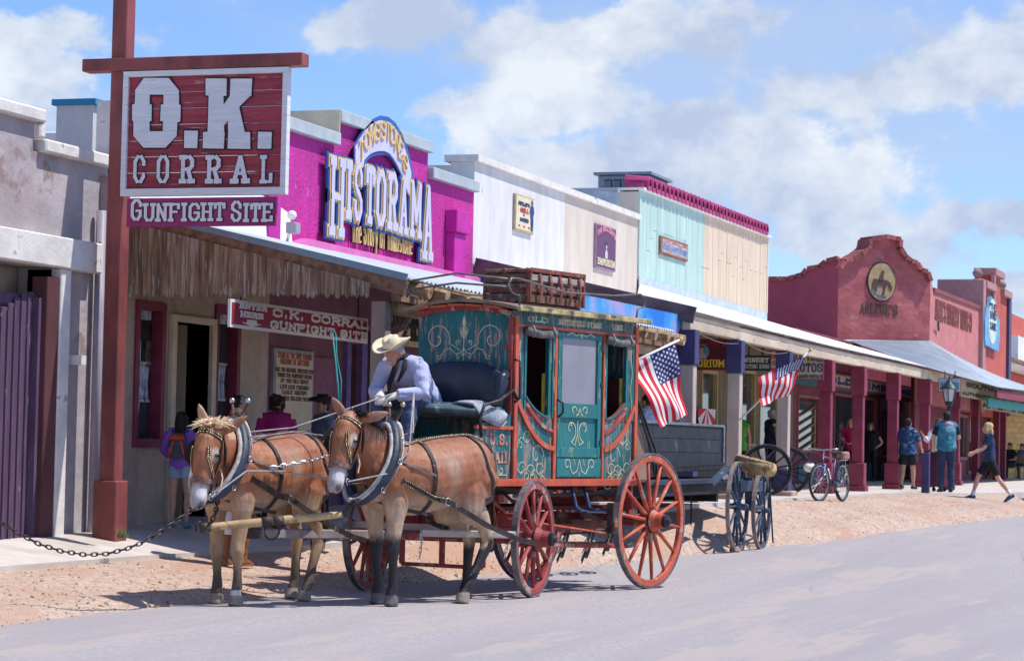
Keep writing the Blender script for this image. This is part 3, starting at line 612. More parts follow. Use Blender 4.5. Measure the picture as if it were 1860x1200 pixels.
# the corrugated roof falls from the wall to the eave
def corrug(mb,xa,xb,ya,za,yb,zb,n,amp=.018,xoff=0):
    vs=[];fs=[]
    for i in range(n*4+1):
        x=xa+(xb-xa)*i/(n*4); dzv=amp*math.sin(i*math.pi/2)
        vs+= [(x,ya,za+dzv),(x+xoff,yb,zb+dzv)]
    for i in range(n*4): fs.append((2*i,2*i+2,2*i+3,2*i+1))
    mb.add(vs,fs)
for i in range(6):
    xa=XE+(XB-XE)*i/6; xb=XE+(XB-XE)*(i+1)/6+.05
    b=MB(); corrug(b,xa,xb,YF-.12,zf+.08+.004*(i%2),WY-.16,roofz(WY)+.08+.004*(i%2),14); o=obj('corrugated_sheet',b,zinc,pr)
obj('rake_flashing',MB().bar((XE-.03,YF-.12,zf+.085),(XE-.03,yw,zw+.085),.03,.1),mat('blue_grey_flashing',(.22,.32,.40),.5,.05),pr)
obj('rake_beam',MB().bar((XE,YF-.1,zf-.02),(XE,yw,zw-.02),.1,.16),beam_w,pr)
obj('eave_beam',MB().bar((XE,YF+.02,zf-.06),(XB,YF+.02,zf-.06),.1,.2),beam_w,pr)
zbv=PX(450,541,XE).z
nb=52; ya=PX(222,540,XE).y; yb=PX(676,540,XE).y
for i in range(nb):
    y_a=ya+(yb-ya)*i/nb; y_b=ya+(yb-ya)*(i+1)/nb+.003; ym=(y_a+y_b)/2; zt_=roofz(ym)-.03; d_=random.uniform(-.012,.012); xo=XE-.06+random.uniform(-.006,.006)
    tip=.032 if i%9 else .02
    zb_=zbv+random.uniform(-.015,.03)
    obj('plank',MB().poly([(xo,y_a,zb_+tip),(xo,ym,zb_),(xo,y_b,zb_+tip),(xo,y_b,roofz(y_b)-.03),(xo,y_a,roofz(y_a)-.03)],(-.02,0,0)),old_wood,pr,fixn=True)
yp=PX(684,700,XE).y
obj('post',MB().box(XE+.0,XE+.17,yp-.085,yp+.085,hgt(XE,YF)-.05,zf-.16),mat('grey_brown_post',(.32,.24,.20),.85,.15,4,(1,1,.3),.3),pr,bev=.01)
obj('brace',MB().tube([(XE+.1,yp-.03,zf-.75),(XE+.9,yp-.03,zf-.2)],.07,8),beam_w,pr)
for i in range(22):
    x_=XE+.4+i*.57; rr=random.uniform(.06,.085); obj('rafter_log',MB().tube([(x_,YF-.25+random.uniform(-.05,.05),zf-.04),(x_,WY-.02,roofz(WY)-.09)],[rr,rr*.8],9),log_m,pr,smooth=False)
obj('crossbeam_log',MB().tube([(XE+.25,YF+.12,zf-.22),(XB,YF+.12,zf-.22)],.085,10),log_m,pr,smooth=True)
for x_ in (XE+4.2,XE+8.4,XE+12.2): obj('post',MB().box(x_-.08,x_+.08,YF+.04,YF+.2,hgt(x_,YF)-.05,zf-.29),_mats['grey_brown_post'],pr,bev=.01)
# hanging entrance sign
Ys=11.5
hs=top('hanging_sign','maroon board with white lettering ENTER HERE and an arrow hanging under the porch','sign',P(545,600,Ys))
A=P(418,570,Ys);B_=P(668,598,Ys); zt_=P(545,561,Ys).z; zb_=P(545,609,Ys).z
obj('board',MB().box(A.x,B_.x,Ys,Ys+.03,zb_,zt_),white_p,hs); obj('face',MB().box(A.x+.04,B_.x-.04,Ys-.006,Ys-.001,zb_+.035,zt_-.035),sign_flat_r,hs)
H_=zt_-zb_
def ht(s,pa,pb,f0,f1,wt,**k):
    xa=P(pa,590,Ys).x; xb=P(pb,590,Ys).x; signtext(hs,s,(xa,Ys-.007,zb_+H_*f0),(xb,Ys-.007,zb_+H_*f0),H_*(f1-f0),wt*.72,white_p,.006,slab=.9,**k)
ht('ENTER',433,482,.70,.93,.035); ht('HERE',435,476,.40,.63,.035)
xm=P(456,590,Ys).x; obj('arrow',MB().poly([(xm,Ys-.007,zb_+H_*.1),(xm+.28,Ys-.007,zb_+H_*.22),(xm+.13,Ys-.007,zb_+H_*.22),(xm+.13,Ys-.007,zb_+H_*.34),(xm-.13,Ys-.007,zb_+H_*.34),(xm-.13,Ys-.007,zb_+H_*.22),(xm-.28,Ys-.007,zb_+H_*.22)],(0,-.006,0)),white_p,hs,fixn=True)
ht('O.K. CORRAL',494,667,.55,.90,.05); ht('GUNFIGHT SITE',490,666,.10,.45,.05)
for x_ in (A.x+.3,B_.x-.3): obj('hanger',MB().cyl((x_,Ys+.015,zt_),(x_,Ys+.015,zt_+.5),.01,n=6),iron,hs)
# cream sign deeper under the porch
h2=top('hanging_sign','tan board with dark lettering behind the porch corner post','sign',P(725,600,11.05)); a_=P(700,560,11.05);b_=P(775,640,11.05); z1_=P(735,556,11.05).z; z0_=P(735,628,11.05).z
obj('board',MB().box(a_.x,b_.x,11.05,11.08,z0_,z1_),mat('tan_board',(.48,.38,.24),.8),h2); signtext(h2,'"THE TOWN',(a_.x+.1,11.04,z0_+.75*(z1_-z0_)),(b_.x-.1,11.04,z0_+.75*(z1_-z0_)),.2,.035,black_m,.005); signtext(h2,'TOO TOUGH',(a_.x+.1,11.04,z0_+.45*(z1_-z0_)),(b_.x-.1,11.04,z0_+.45*(z1_-z0_)),.2,.035,black_m,.005); signtext(h2,'TO DIE ALL"',(a_.x+.1,11.04,z0_+.14*(z1_-z0_)),(b_.x-.1,11.04,z0_+.14*(z1_-z0_)),.2,.035,black_m,.005)
# theatre sign: raised letters
ts=top('theatre_sign','raised lilac letters spelling HISTORAMA under an arched blue panel on the magenta wall','sign',on(690,480,.1))
def band(pts_out,pts_in,y,th,m,nm,par):
    b=MB(); k=len(pts_out)
    for i in range(k-1):
        b.poly([on(*pts_out[i],y),on(*pts_out[i+1],y),on(*pts_in[i+1],y),on(*pts_in[i],y)],(0,-th,0))
    obj(nm,b,m,par,fixn=True)
cz=lambda x,y:(400+x/3.53,180+y/3.53)
outp=[(850,440),(852,300),(880,250),(920,185),(965,135),(1020,107),(1065,115),(1110,150),(1150,215),(1180,290),(1205,370),(1225,470),(1215,640)]
inn=[(915,440),(925,400),(940,385),(960,370),(985,362),(1010,358),(1045,358),(1075,370),(1100,400),(1120,430),(1145,480),(1165,520),(1180,560)]
band([cz(*p) for p in outp],[cz(*p) for p in inn],.09,.03,blue_tr,'arch_border',ts)
def shrink(o,i,f): return [cz(p[0]+(q[0]-p[0])*f,p[1]+(q[1]-p[1])*f) for p,q in zip(o,i)]
band(shrink(outp,inn,.12),shrink(outp,inn,.90),.122,.02,lilac,'arch_panel',ts)
ax=[(905,350,-.20),(937,292,-.17),(968,255,-.12),(1001,232,-.05),(1037,222,0),(1070,228,.05),(1100,255,.12),(1127,300,.18),(1150,350,.22),(1178,430,.28)]
for ch,(x_,y_,sl) in zip("TOMBSTONES",ax):
    p=on(*cz(x_,y_+36),.145); u_=V((1,0,-sl*.9)).normalized(); v_=V((sl*.5,0,1)).normalized(); 
    obj('arch_letter',text(MB(),ch,p-u_*.10,u_,v_,.26,.20,.03,.02,serif=True),gold,ts)
    
LT=[('H',700,790,375,880),('I',797,845,395,770),('S',855,905,415,785),('T',928,985,430,800),('O',995,1057,455,820),('R',1072,1130,475,840),('A',1148,1195,510,865),('M',1218,1285,530,890),('A',1300,1355,555,1030)]
for i,(ch,a,c,yt,yb) in enumerate(LT):
    pa=on(*cz(a,yb),.16); pb=on(*cz(c,yb),.16); pt_=on(*cz((a+c)/2,yt),.16); pm=on(*cz((a+c)/2,yb),.16); hh=pt_.z-pm.z; w_=pb.x-pa.x; z_=pm.z
    pa=V((pa.x,WY-.10,z_))
    a0=obj('letter_shadow_plate',text(MB(),ch,pa,V((1,0,0)),Z,hh,w_,.11,.03,grow=.055,slab=1.1),blue_tr,ts)
    obj('letter_gilt_edge',text(MB(),ch,pa+V((0,-.036,0)),V((1,0,0)),Z,hh,w_,.11,.014,grow=.028,slab=1.1),gold,ts)
    obj('letter',text(MB(),ch,pa+V((0,-.056,0)),V((1,0,0)),Z,hh,w_,.105,.012,grow=.0,slab=1.1),lilac,ts)
tg=top('theatre_sign','gold lettering The Story of Tombstone below the big lilac letters','sign',on(690,455,.03))
pa=on(*cz(830,915),.05);pb=on(*cz(1212,1003),.05); zm=(pa.z+pb.z)/2
lay(tg,'The Story of Tombstone',V((pa.x,WY-.05,zm)),V((1,0,0)),Z,.36,pb.x-pa.x,.034,.045,gold,black_m,.007,serif=False,gap=.3)
# small flood light at the left pilaster
fl=top('floodlight','small grey floodlight fixed at the foot of the left magenta pilaster','lamp',on(530,430,.4)); p=on(530,405,.45)
obj('arm',MB().tube([on(520,445,.35),p],.02,8),steel,fl); obj('housing',MB().obox(p+V((.05,0,-.06)),V((.08,0,0)),V((0,.07,0)),V((0,0,.07))),_mats['grey_pipe'],fl,bev=.01); obj('lamp_head',MB().ball(p+V((0,0,.1)),.06),white_p,fl,smooth=True)
# ------------------------------------------------------------ white and beige building
def slopebox(b,xa,xb,za0,zb0,za1,zb1,y0,y1):   # wall panel with sloping top/bottom
    b.poly([(xa,y0,za0),(xb,y0,zb0),(xb,y0,zb1),(xa,y0,za1)],(0,y1-y0,0))
XW0=P(860,400).x; XWm=P(1025,400).x; XW1=P(1158,450).x
ztw=P(858,292).z; ztw2=P(1158,400).z; zbw=4.30
t=top('plain_building','white stucco front with a beige painted right half and flat parapet','building',(42,WY,.7))
b=MB(); slopebox(b,XW0,XWm,.6,.6,ztw,(ztw+ztw2)/2,WY,WY+.4); obj('white_wall',b,white_st,t,fixn=True)
b=MB(); slopebox(b,XWm+.002,XW1,.6,.6,(ztw+ztw2)/2,ztw2,WY,WY+.4); obj('beige_wall',b,beige_st,t,fixn=True)
b=MB(); b.box(XW0-.01,XW0+.3,WY+.4,WY+6,3,ztw-.05); obj('side_wall',b,white_st,t)
b=MB(); slopebox(b,XW0-.05,XW1,ztw+.002,ztw2+.002,ztw+.11,ztw2+.11,WY-.08,WY+.5); obj('coping',b,white_old,t,fixn=True)
# roof behind
def frame_sign(name,label,pa,pb,yt,yb,m,rim,Y=WY,th=.05):
    xa=P(pa,(yt+yb)/2,Y).x; xb=P(pb,(yt+yb)/2,Y).x; m_=(pa+pb)/2; z1=P(m_,yt,Y).z; z0=P(m_,yb,Y).z
    s=top(name,label,'sign',((xa+xb)/2,Y,z0)); obj('backing',MB().box(xa,xb,Y-th,Y-.004,z0,z1),rim,s,bev=.004); obj('face',MB().box(xa+.03,xb-.03,Y-th-.006,Y-th-.001,z0+.03,z1-.03),m,s)
    return s,xa,xb,z0,z1,Y-th-.007
yel=mat('pale_yellow_sign',(.66,.60,.40),.7,.05); navy=mat('navy_ink',(.03,.05,.16),.7); redi=mat('red_ink',(.5,.08,.09),.7)
s,xa,xb,z0,z1,y=frame_sign('wall_sign','cream wall sign with navy and red lettering and a dark figure',931,965,356,422,yel,mat('tan_edge',(.45,.36,.24),.8))
w=xb-xa;h=z1-z0
signtext(s,"OUTLAW'S",(xa+.12*w,y,z0+.70*h),(xa+.72*w,y,z0+.70*h),h*.11,.035,navy,.004); signtext(s,"GRILL",(xa+.22*w,y,z0+.52*h),(xa+.68*w,y,z0+.52*h),h*.13,.04,redi,.004)
signtext(s,"&",(xa+.38*w,y,z0+.43*h),(xa+.46*w,y,z0+.43*h),h*.06,.02,navy,.004); signtext(s,"MORE",(xa+.22*w,y,z0+.27*h),(xa+.68*w,y,z0+.27*h),h*.11,.035,navy,.004)
for q in (.14,.40,.66): obj('red_mark',MB().box(xa+(q)*w,xa+(q+.1)*w,y-.004,y,z0+.12*h,z0+.17*h),redi,s)
fx=xa+.86*w; fh=h*.86; z_=z0+.07*h
pf=[(-.05,0),(-.07,.35),(-.09,.5),(-.13,.62),(-.09,.8),(-.03,.83),(-.04,.9),(-.08,.91),(-.04,.93),(-.03,1),(.03,1),(.04,.93),(.08,.91),(.04,.89),(.03,.83),(.09,.79),(.12,.6),(.07,.5),(.08,.3),(.06,0),(.01,0),(0,.4),(-.01,0)]
obj('dark_figure',MB().poly([(fx+p*w*1.0,y-.004,z_+q*fh) for p,q in pf],(0,.004,0)),navy,s,fixn=True)
prp=mat('plum_sign',(.13,.05,.12),.6,.05)
s,xa,xb,z0,z1,y=frame_sign('wall_sign','plum wall sign with arched pink lettering over a pale portrait, on the beige wall',1078,1114,410,490,prp,mat('mauve_edge',(.35,.24,.33),.7)); w=xb-xa;h=z1-z0
lay(s,"DOC HOLLIDAY'S",(xa+.06*w,y,z0+.72*h),V((1,0,0)),Z,h*.12,w*.88,.035,.004,mat('pink_ink',(.7,.28,.40),.7),arc=.15*h)
signtext(s,"EMPORIUM",(xa+.07*w,y,z0+.08*h),(xa+.93*w,y,z0+.08*h),h*.16,.045,yel,.004)
pale=mat('pale_portrait',(.55,.58,.66),.8)
def portrait(par,xc,zc,sz,y):
    obj('portrait_bust',MB().poly([(xc-sz*.55,y,zc-sz),(xc-sz*.45,y,zc-sz*.35),(xc-sz*.2,y,zc-sz*.15),(xc-sz*.25,y,zc+sz*.35),(xc-sz*.15,y,zc+sz*.75),(xc+sz*.15,y,zc+sz*.75),(xc+sz*.25,y,zc+sz*.35),(xc+sz*.2,y,zc-sz*.15),(xc+sz*.45,y,zc-sz*.35),(xc+sz*.55,y,zc-sz)],(0,-.005,0)),pale,par,fixn=True)
    obj('portrait_moustache',MB().box(xc-sz*.16,xc+sz*.16,y-.009,y-.006,zc+sz*.02,zc+sz*.1),black_m,par); obj('portrait_hair',MB().poly([(xc-sz*.27,y-.006,zc+sz*.35),(xc-sz*.18,y-.006,zc+sz*.8),(xc+sz*.18,y-.006,zc+sz*.8),(xc+sz*.27,y-.006,zc+sz*.35),(xc+sz*.1,y-.006,zc+sz*.58),(xc-sz*.1,y-.006,zc+sz*.58)],(0,-.004,0)),black_m,par,fixn=True)
portrait(s,(xa+xb)/2,z0+.46*h,h*.2,y)
# ------------------------------------------------------------ mint and peach boarded building
XM1=P(1276,450).x; XM2=P(1391,500).x
t=top('boarded_building','mint green and peach boarded front topped by a row of pink clay tiles','building',(50,WY,.7))
zt0=P(1142,338).z; zt1=P(1392,432).z; zb0=4.85; zb1=4.80
nb=44
for i in range(nb):
    a=XW1+.01+(XM2-XW1)*i/nb; c=XW1+.01+(XM2-XW1)*(i+1)/nb-.008; mid=(a+c)/2
    f=(a-XW1)/(XM2-XW1); zt_=zt0+(zt1-zt0)*f
    m=mint_b if mid<XM1 else peach_b; jt=random.choice([None,None,.35,.6,.5])
    yo=WY-.03+random.uniform(-.003,.003)
    if jt: zj_=zb0+(zt_-zb0)*jt; obj('board',MB().box(a,c,yo,WY,zb0,zj_-.006),m,t); obj('board',MB().box(a,c,yo-.002,WY,zj_+.004,zt_),m,t)
    else: obj('board',MB().box(a,c,yo,WY,zb0,zt_),m,t)
obj('wall',MB().box(XW1+.01,XM2,WY+.002,WY+.4,.6,min(zt0,zt1)-.03),beige_st,t)
obj('side_parapet',MB().poly([(XW1,WY+.4,4.5),(XW1,WY+1.9,4.5),(XW1,WY+1.9,zt0+.1),(XW1,WY+.4,zt0-.05)],(.3,0,0)),mat('faded_blue_stucco',(.48,.58,.64),.9,.12,3,bump=.5),t,fixn=True)
obj('corner_trim',MB().box(XM2-.06,XM2+.04,WY-.05,WY+.4,zb1,zt1),cream_p,t)
obj('flashing',MB().poly([(XW1,WY-.05,zb0-.28),(XM2,WY-.05,zb1-.28),(XM2,WY-.05,zb1+.06),(XW1,WY-.05,zb0+.06)],(0,.015,0)),mat('blue_flashing',(.48,.56,.66),.6,.08),t,fixn=True)
obj('ledge',MB().poly([(XW1-.02,WY-.12,zt0),(XM2+.05,WY-.12,zt1),(XM2+.05,WY-.12,zt1+.05),(XW1-.02,WY-.12,zt0+.05)],(0,.55,0)),white_p,t,fixn=True)
obj('tile_bed',MB().poly([(XW1+.1,WY-.06,zt0+.055),(XM2-.4,WY-.06,zt1+.06),(XM2-.4,WY-.06,zt1+.15),(XW1+.1,WY-.06,zt0+.16)],(0,.35,0)),tile_m,t,fixn=True)
nt_=33
for i in range(nt_):
    x_=XW1+.3+(XM2-.9-XW1)*i/(nt_-1); z_=zt0+.10+(zt1-zt0)*(x_-XW1)/(XM2-XW1)
    vs=[];fs=[];n=6
    for k in range(n+1):
        q=math.pi*k/n; vs+=[(x_+.15*math.cos(q),WY-.16,z_+.0+.19*math.sin(q)),(x_+.15*math.cos(q)*.8,WY+.35,z_+.05+.19*math.sin(q)),(x_+.105*math.cos(q),WY-.16,z_+.145*math.sin(q))]
    for k in range(n): a=3*k; fs+=[(a,a+3,a+4,a+1),(a+2,a+5,a+3,a)]
    vs+= [(x_,WY+.35,z_+.05)]
    obj('roof_tile',MB().add(vs,fs+[tuple([3*k+1 for k in range(n+1)])]).box(x_-.13,x_+.13,WY-.155,WY+.3,z_-.08,z_+.0),tile_m,t,fixn=True)
s,xa,xb,z0,z1,y=frame_sign('wall_sign','small red and blue board on the mint green wall with old fashioned lettering',1193,1243,436,468,mat('brick_sign',(.42,.17,.14),.8,.15,5),beam_w,th=.08); w=xb-xa;h=z1-z0
signtext(s,"Aunt Sweet Home".replace('w','o'),(xa+.06*w,y,z0+.22*h),(xa+.94*w,y,z0+.22*h),h*.55,.05,mat('slate_blue_ink',(.12,.20,.38),.7),.01,outline=mat('pale_edge',(.6,.6,.66),.7),gr=.02,serif=False)
# rooftop cooler and ribbed roof behind
XK=50.5
c=top('rooftop_cooler','grey metal rooftop cooler with louvred side beside the pink tiles','cooler',PX(1140,348,XK)); yA=PX(1086,330,XK).y; yB=PX(1178,330,XK).y; zc0=PX(1130,347,XK).z; zc1=PX(1130,318,XK).z
mg=mat('blue_grey_metal',(.26,.33,.40),.5,.06,metal=.3)
obj('housing',MB().box(XK,XK+1.6,yB,yA,zc0-1,zc1),mg,c,bev=.02); obj('lid',MB().box(XK-.08,XK+1.7,yB-.08,yA+.08,zc1+.002,zc1+.06),mg,c)
for k in range(4):
    w_=(yA-yB-.3)/4; y_=yA-.15-k*w_; o=obj('louvre_panel',MB().box(XK-.03,XK-.002,y_-w_+.05,y_,zc0,zc1-.10),black_m,c)
    for q in range(6): z_=zc0+.02+q*(zc1-zc0-.14)/6; obj('louvre',MB().box(XK-.06,XK-.032,y_-w_+.05,y_,z_,z_+.022),mg,o)
XK=47.6
t=top('ribbed_shed','pale blue ribbed metal shed wall behind the beige parapet','shed',PX(1080,400,XK)); yA=PX(1015,350,XK).y; yB=PX(1124,350,XK).y; z1=PX(1075,352,XK).z
prb=mat('pale_blue_ribbed',(.46,.54,.64),.6,.06)
obj('wall',MB().box(XK,XK+.3,yB,yA,4,z1),prb,t)
for k in range(26): yy=yB+(yA-yB)*k/26; obj('rib',MB().box(XK-.04,XK-.002,yy,yy+.05,4,z1-.12),prb,t)
obj('fascia',MB().box(XK-.08,XK+.3,yB,yA,z1+.002,z1+.11),white_old,t)
# ------------------------------------------------------------ canopy in front of the plain and boarded buildings
XR=37.3; YC=9.4
cn=top('street_canopy','long street canopy with white metal roof on purple topped and crimson posts','canopy',(50,11,.7))
zRk0=PX(865,478,XR).z; zF=3.56; yRk=PX(1252,575,XR).y; YC=yRk+.05
obj('rake_board',MB().bar((XR-.06,YC-.15,PX(1258,573,XR).z),(XR-.06,WY-.02,PX(865,483,XR).z),.06,.26),dark_fascia,cn)
zend=P(1775,690,YC).z; XEnd=P(1775,690,YC).x
_ez=[P(a,c,YC-.12) for a,c in ((1262,566),(1400,602),(1520,631),(1640,657),(1775,688))]
def zfr(x): return lin([(p.x,p.z-.14) for p in _ez],x)
def zbk(x): return lin([(XR,4.30),(XW1-.3,4.35),(XW1,4.72),(XM2,4.62),(XEnd+4,4.45)],x)
n=14
XS_=[XR+(XEnd-XR)*i/n for i in range(n+1)]
for i in range(n):
    a,c=XS_[i],XS_[i+1]+.04; yb=WY-.06; 
    b=MB(); vs=[];fs=[];k=10*3
    for q in range(k+1):
        x=a+(c-a)*q/k; dzv=.02*(q%2)+.003*(i%2); vs+=[(x,YC-.12,zfr(x)+.14+dzv),(x,yb,zbk(x)+dzv+.02)]
    for q in range(k): fs.append((2*q,2*q+2,2*q+3,2*q+1))
    b.add(vs,fs); o=obj('roof_sheet',b,white_roof,cn); 
b=MB()
for q in range(120):
    x=XR+(XEnd-XR)*q/120; r_=random.uniform(.0,.02); b.box(x,x+(XEnd-XR)/120,YC-.126,YC-.118,zfr(x)+.115+r_,zfr(x)+.138)
o=obj('ragged_drip_edge',b,dark_fascia,cn); o['kind']='stuff'
PXS=[(1250,0),(1335,0),(1424,0),(1501,1),(1560,1),(1623,1),(1681,1),(1736,1)]
pxs=[P(p_,700,YC).x for p_,_ in PXS]
for i,(a,c) in enumerate(zip([XR]+pxs[1:],pxs[1:]+[XEnd])): obj('eave_beam',MB().box(a+.01,c,YC-.07,YC+.07,zfr((a+c)/2)-.13,zfr((a+c)/2)+.10),cream_beam,cn,bev=.01)
for i in range(34):
    x_=XR+.3+(XEnd-XR-.4)*i/33; obj('rafter',MB().bar((x_,YC+.08,zfr(x_)+.03),(x_,WY-.07,zbk(x_)-.08),.06,.10),_mats['grey_brown_post'],cn)
for (p_,red),x in zip(PXS,pxs):
    zt_=zfr(x)-.132; zb_=zs(x)-.02; y=YC
    if not red:
        ps=obj('post',MB().box(x-.108,x+.108,y-.108,y+.108,zb_+.5,zt_-.55),post_w,cn,bev=.01)
        obj('post_cap',MB().box(x-.135,x+.135,y-.135,y+.135,zt_-.548,zt_),post_n,ps,bev=.01); obj('post_base',MB().box(x-.14,x+.14,y-.14,y+.14,zb_+.12,zb_+.498),post_n,ps,bev=.01)
        obj('footing',MB().box(x-.24,x+.24,y-.24,y+.24,zb_-.1,zb_+.118),mat('footing_stone',(.40,.28,.22),.9,.15,5),ps,bev=.03)
    else:
        ps=obj('post',MB().box(x-.115,x+.115,y-.115,y+.115,zb_+.62,zt_-.62),post_r,cn,bev=.01)
        obj('post_cap',MB().box(x-.15,x+.15,y-.15,y+.15,zt_-.618,zt_),post_r,ps,bev=.012)
        obj('post_base',MB().box(x-.16,x+.16,y-.16,y+.16,zb_+.14,zb_+.618),post_r,ps,bev=.012); obj('plinth',MB().box(x-.2,x+.2,y-.2,y+.2,zb_-.06,zb_+.138),post_r,ps,bev=.012)
obj('sagging_cable',MB().tube([(pxs[0]+(pxs[2]-pxs[0])*i/24,YC-.085,zfr(pxs[0]+(pxs[2]-pxs[0])*i/24)-.15-.09*abs(math.sin(i*math.pi/12))) for i in range(25)],.006,5),mat('grey_cable',(.20,.18,.17),.7),cn,smooth=True)
# painted end panel under the rake
mur=bpy.data.materials.new('painted_mural'); mur.use_nodes=True; nt=mur.node_tree; b_=nt.nodes['Principled BSDF']; b_.inputs['Roughness'].default_value=.7
tc_=nt.nodes.new('ShaderNodeTexCoord'); no=nt.nodes.new('ShaderNodeTexNoise'); no.inputs['Scale'].default_value=.9; no.inputs['Detail'].default_value=4; nt.links.new(tc_.outputs['Object'],no.inputs['Vector'])
rp=nt.nodes.new('ShaderNodeValToRGB'); e=rp.color_ramp.elements; e[0].position=.38; e[0].color=(.40,.32,.55,1); e[1].position=.60; e[1].color=(.0,.17,.62,1); e2=rp.color_ramp.elements.new(.48); e2.color=(.05,.33,.75,1); nt.links.new(no.outputs[0],rp.inputs[0]); nt.links.new(rp.outputs[0],b_.inputs['Base Color'])
mp_=top('painted_sheet','bright blue panel painted like an evening sky closing the canopy end above the low roof','panel',(XR,11,3))
pp=[(868,488),(960,508),(1100,543),(1238,572),(1236,592),(1226,620),(1214,640),(1150,640),(1000,640),(868,600)]
obj('painted_board',MB().poly([PX(a,c,XR+.02) for a,c in pp],(.04,0,0)),mur,mp_,fixn=True)
mp2=top('painted_sheet','bright blue painted sheet standing above the porch eave beside the coach roof','panel',P(1140,590,9.62))
obj('painted_board',MB().poly([P(a,c,9.62) for a,c in [(985,522),(1100,543),(1238,572),(1236,594),(1227,618),(1216,640),(1180,612),(1120,590),(985,560)]],(0,.04,0)),mur,mp2,fixn=True)
# little white roof end in front of it comes from the porch; lilac eave beam
obj('eave_board',MB().box(36.3,37.2,PX(1214,640,37).y-.02,PX(1150,640,37).y,PX(1180,652,37).z,PX(1180,640,37).z),mat('lilac_beam',(.25,.19,.50),.7),pr)
# ------------------------------------------------------------ hanging signs
def hang(label,pa,pb,yt,yb,Y,m,rim,name='hanging_sign'):
    xa=P(pa,(yt+yb)/2,Y).x; xb=P(pb,(yt+yb)/2,Y).x; m_=(pa+pb)/2; z1=P(m_,yt,Y).z; z0=P(m_,yb,Y).z
    s=top(name,label,'sign',((xa+xb)/2,Y,z0)); obj('backing',MB().box(xa,xb,Y,Y+.05,z0,z1),rim,s,bev=.004); e_=min(.05,(z1-z0)*.08); obj('face',MB().box(xa+e_,xb-e_,Y-.006,Y-.001,z0+e_,z1-e_),m,s)
    for x_ in (xa+.15,xb-.15): obj('hanger',MB().cyl((x_,Y+.02,z1),(x_,Y+.02,z1+.2),.012,n=6),iron,s)
    return s,xa,xb,z0,z1,Y-.007
# blade signs (across the street direction) read from the left
def blade(label,pa,pb,yt,yb,X,m,rim,frame=.04):
    m_=(pa+pb)/2; yl=PX(pa,(yt+yb)/2,X).y; yr=PX(pb,(yt+yb)/2,X).y; z1=PX(m_,yt,X).z; z0=PX(m_,yb,X).z
    s=top('hanging_sign',label,'sign',(X,(yl+yr)/2,z0)); obj('backing',MB().box(X,X+.05,yr,yl,z0,z1),rim,s,bev=.004); obj('face',MB().box(X-.006,X-.001,yr+frame,yl-frame,z0+frame,z1-frame),m,s)
    for y_ in (yl-.15,yr+.15): obj('hanger',MB().cyl((X+.02,y_,z1),(X+.02,y_,z1+.16),.012,n=6),iron,s)
    return s,yl,yr,z0,z1
def btext(s,txt,X,yl,yr,z,h,wt,m,f0=.06,f1=.94,**k):
    ya=yl+(yr-yl)*f0; yb=yl+(yr-yl)*f1; lay(s,txt,V((X-.007,ya,z)),U,Z,h,abs(yb-ya),wt,.006,m,k.pop('ol',None),**k)
X=41.5
s,yl,yr,z0,z1=blade('dark maroon blade sign with a portrait and gold EMPORIUM lettering',1228,1322,615,672,X,mat('oxblood_sign',(.10,.012,.025),.6),mat('oxblood_edge',(.2,.02,.03),.6)); h=z1-z0
btext(s,"EMPORIUM",X,yl,yr,z0+.10*h,h*.24,.055,mat('bright_gold',(.80,.55,.06),.5),.08,.94)
btext(s,"DOC HOLLIDAY'S",X,yl,yr,z0+.74*h,h*.12,.03,mat('red_sign_ink',(.35,.03,.05),.6),.15,.95,arc=.04)
yc=(yl+yr)/2; obj('portrait_disc',MB().cyl((X-.007,yc,z0+.58*h),(X-.012,yc,z0+.58*h),h*.25,n=20),mat('disc_blue',(.10,.22,.30),.6),s)
obj('portrait_bust',MB().poly([(X-.013,yc+sgn*a*h,z0+(.58+q)*h) for a,q,sgn in [(.16,-.2,1),(.13,-.08,1),(.04,-.03,1),(.06,.08,1),(.04,.17,1),(.04,.17,-1),(.06,.08,-1),(.04,-.03,-1),(.13,-.08,-1),(.16,-.2,-1)]],(-.004,0,0)),mat('portrait_skin',(.42,.30,.25),.7),s,fixn=True)
obj('portrait_hair',MB().poly([(X-.018,yc+a*h,z0+(.58+q)*h) for a,q in [(.07,.10),(.05,.19),(-.05,.19),(-.07,.10),(-.03,.14),(.03,.14)]],(-.003,0,0)),black_m,s,fixn=True)
X=44.6
s,yl,yr,z0,z1=blade('small navy blade sign with pale WINERY TASTING ROOM lettering',1345,1399,645,673,X,mat('winery_sign',(.03,.05,.06),.6),black_m,.02); h=z1-z0
btext(s,"WINERY",X,yl,yr,z0+.54*h,h*.30,.028,yel,.1,.95); btext(s,"TASTING ROOM",X,yl,yr,z0+.14*h,h*.28,.022,mat('pale_grey_ink',(.5,.5,.48),.7),.05,.97)
X=46.2
s,yl,yr,z0,z1=blade('tan blade sign with a round red crest reading CRYSTAL',1399,1420,636,670,X,mat('parchment',(.56,.46,.34),.7),post_r,.02); h=z1-z0
btext(s,"CRYS",X,yl,yr,z0+.56*h,h*.24,.03,redi,.08,.92); btext(s,"CO",X,yl,yr,z0+.2*h,h*.24,.03,redi,.2,.8)
X=48.0
s,yl,yr,z0,z1=blade('tan board reading OLD TIME PHOTOS MISCELLANEOUS PORTRAITS behind the crimson post',1430,1496,642,690,X,_mats['parchment'],post_r,.025); h=z1-z0
btext(s,"OLD TIME",X,yl,yr,z0+.68*h,h*.22,.04,navy,.12,.95,arc=.03); btext(s,"PHOTOS",X,yl,yr,z0+.30*h,h*.34,.06,navy,.04,.97); btext(s,"MISCELLANEOUS PORTRAITS",X,yl,yr,z0+.07*h,h*.13,.018,navy,.03,.98)
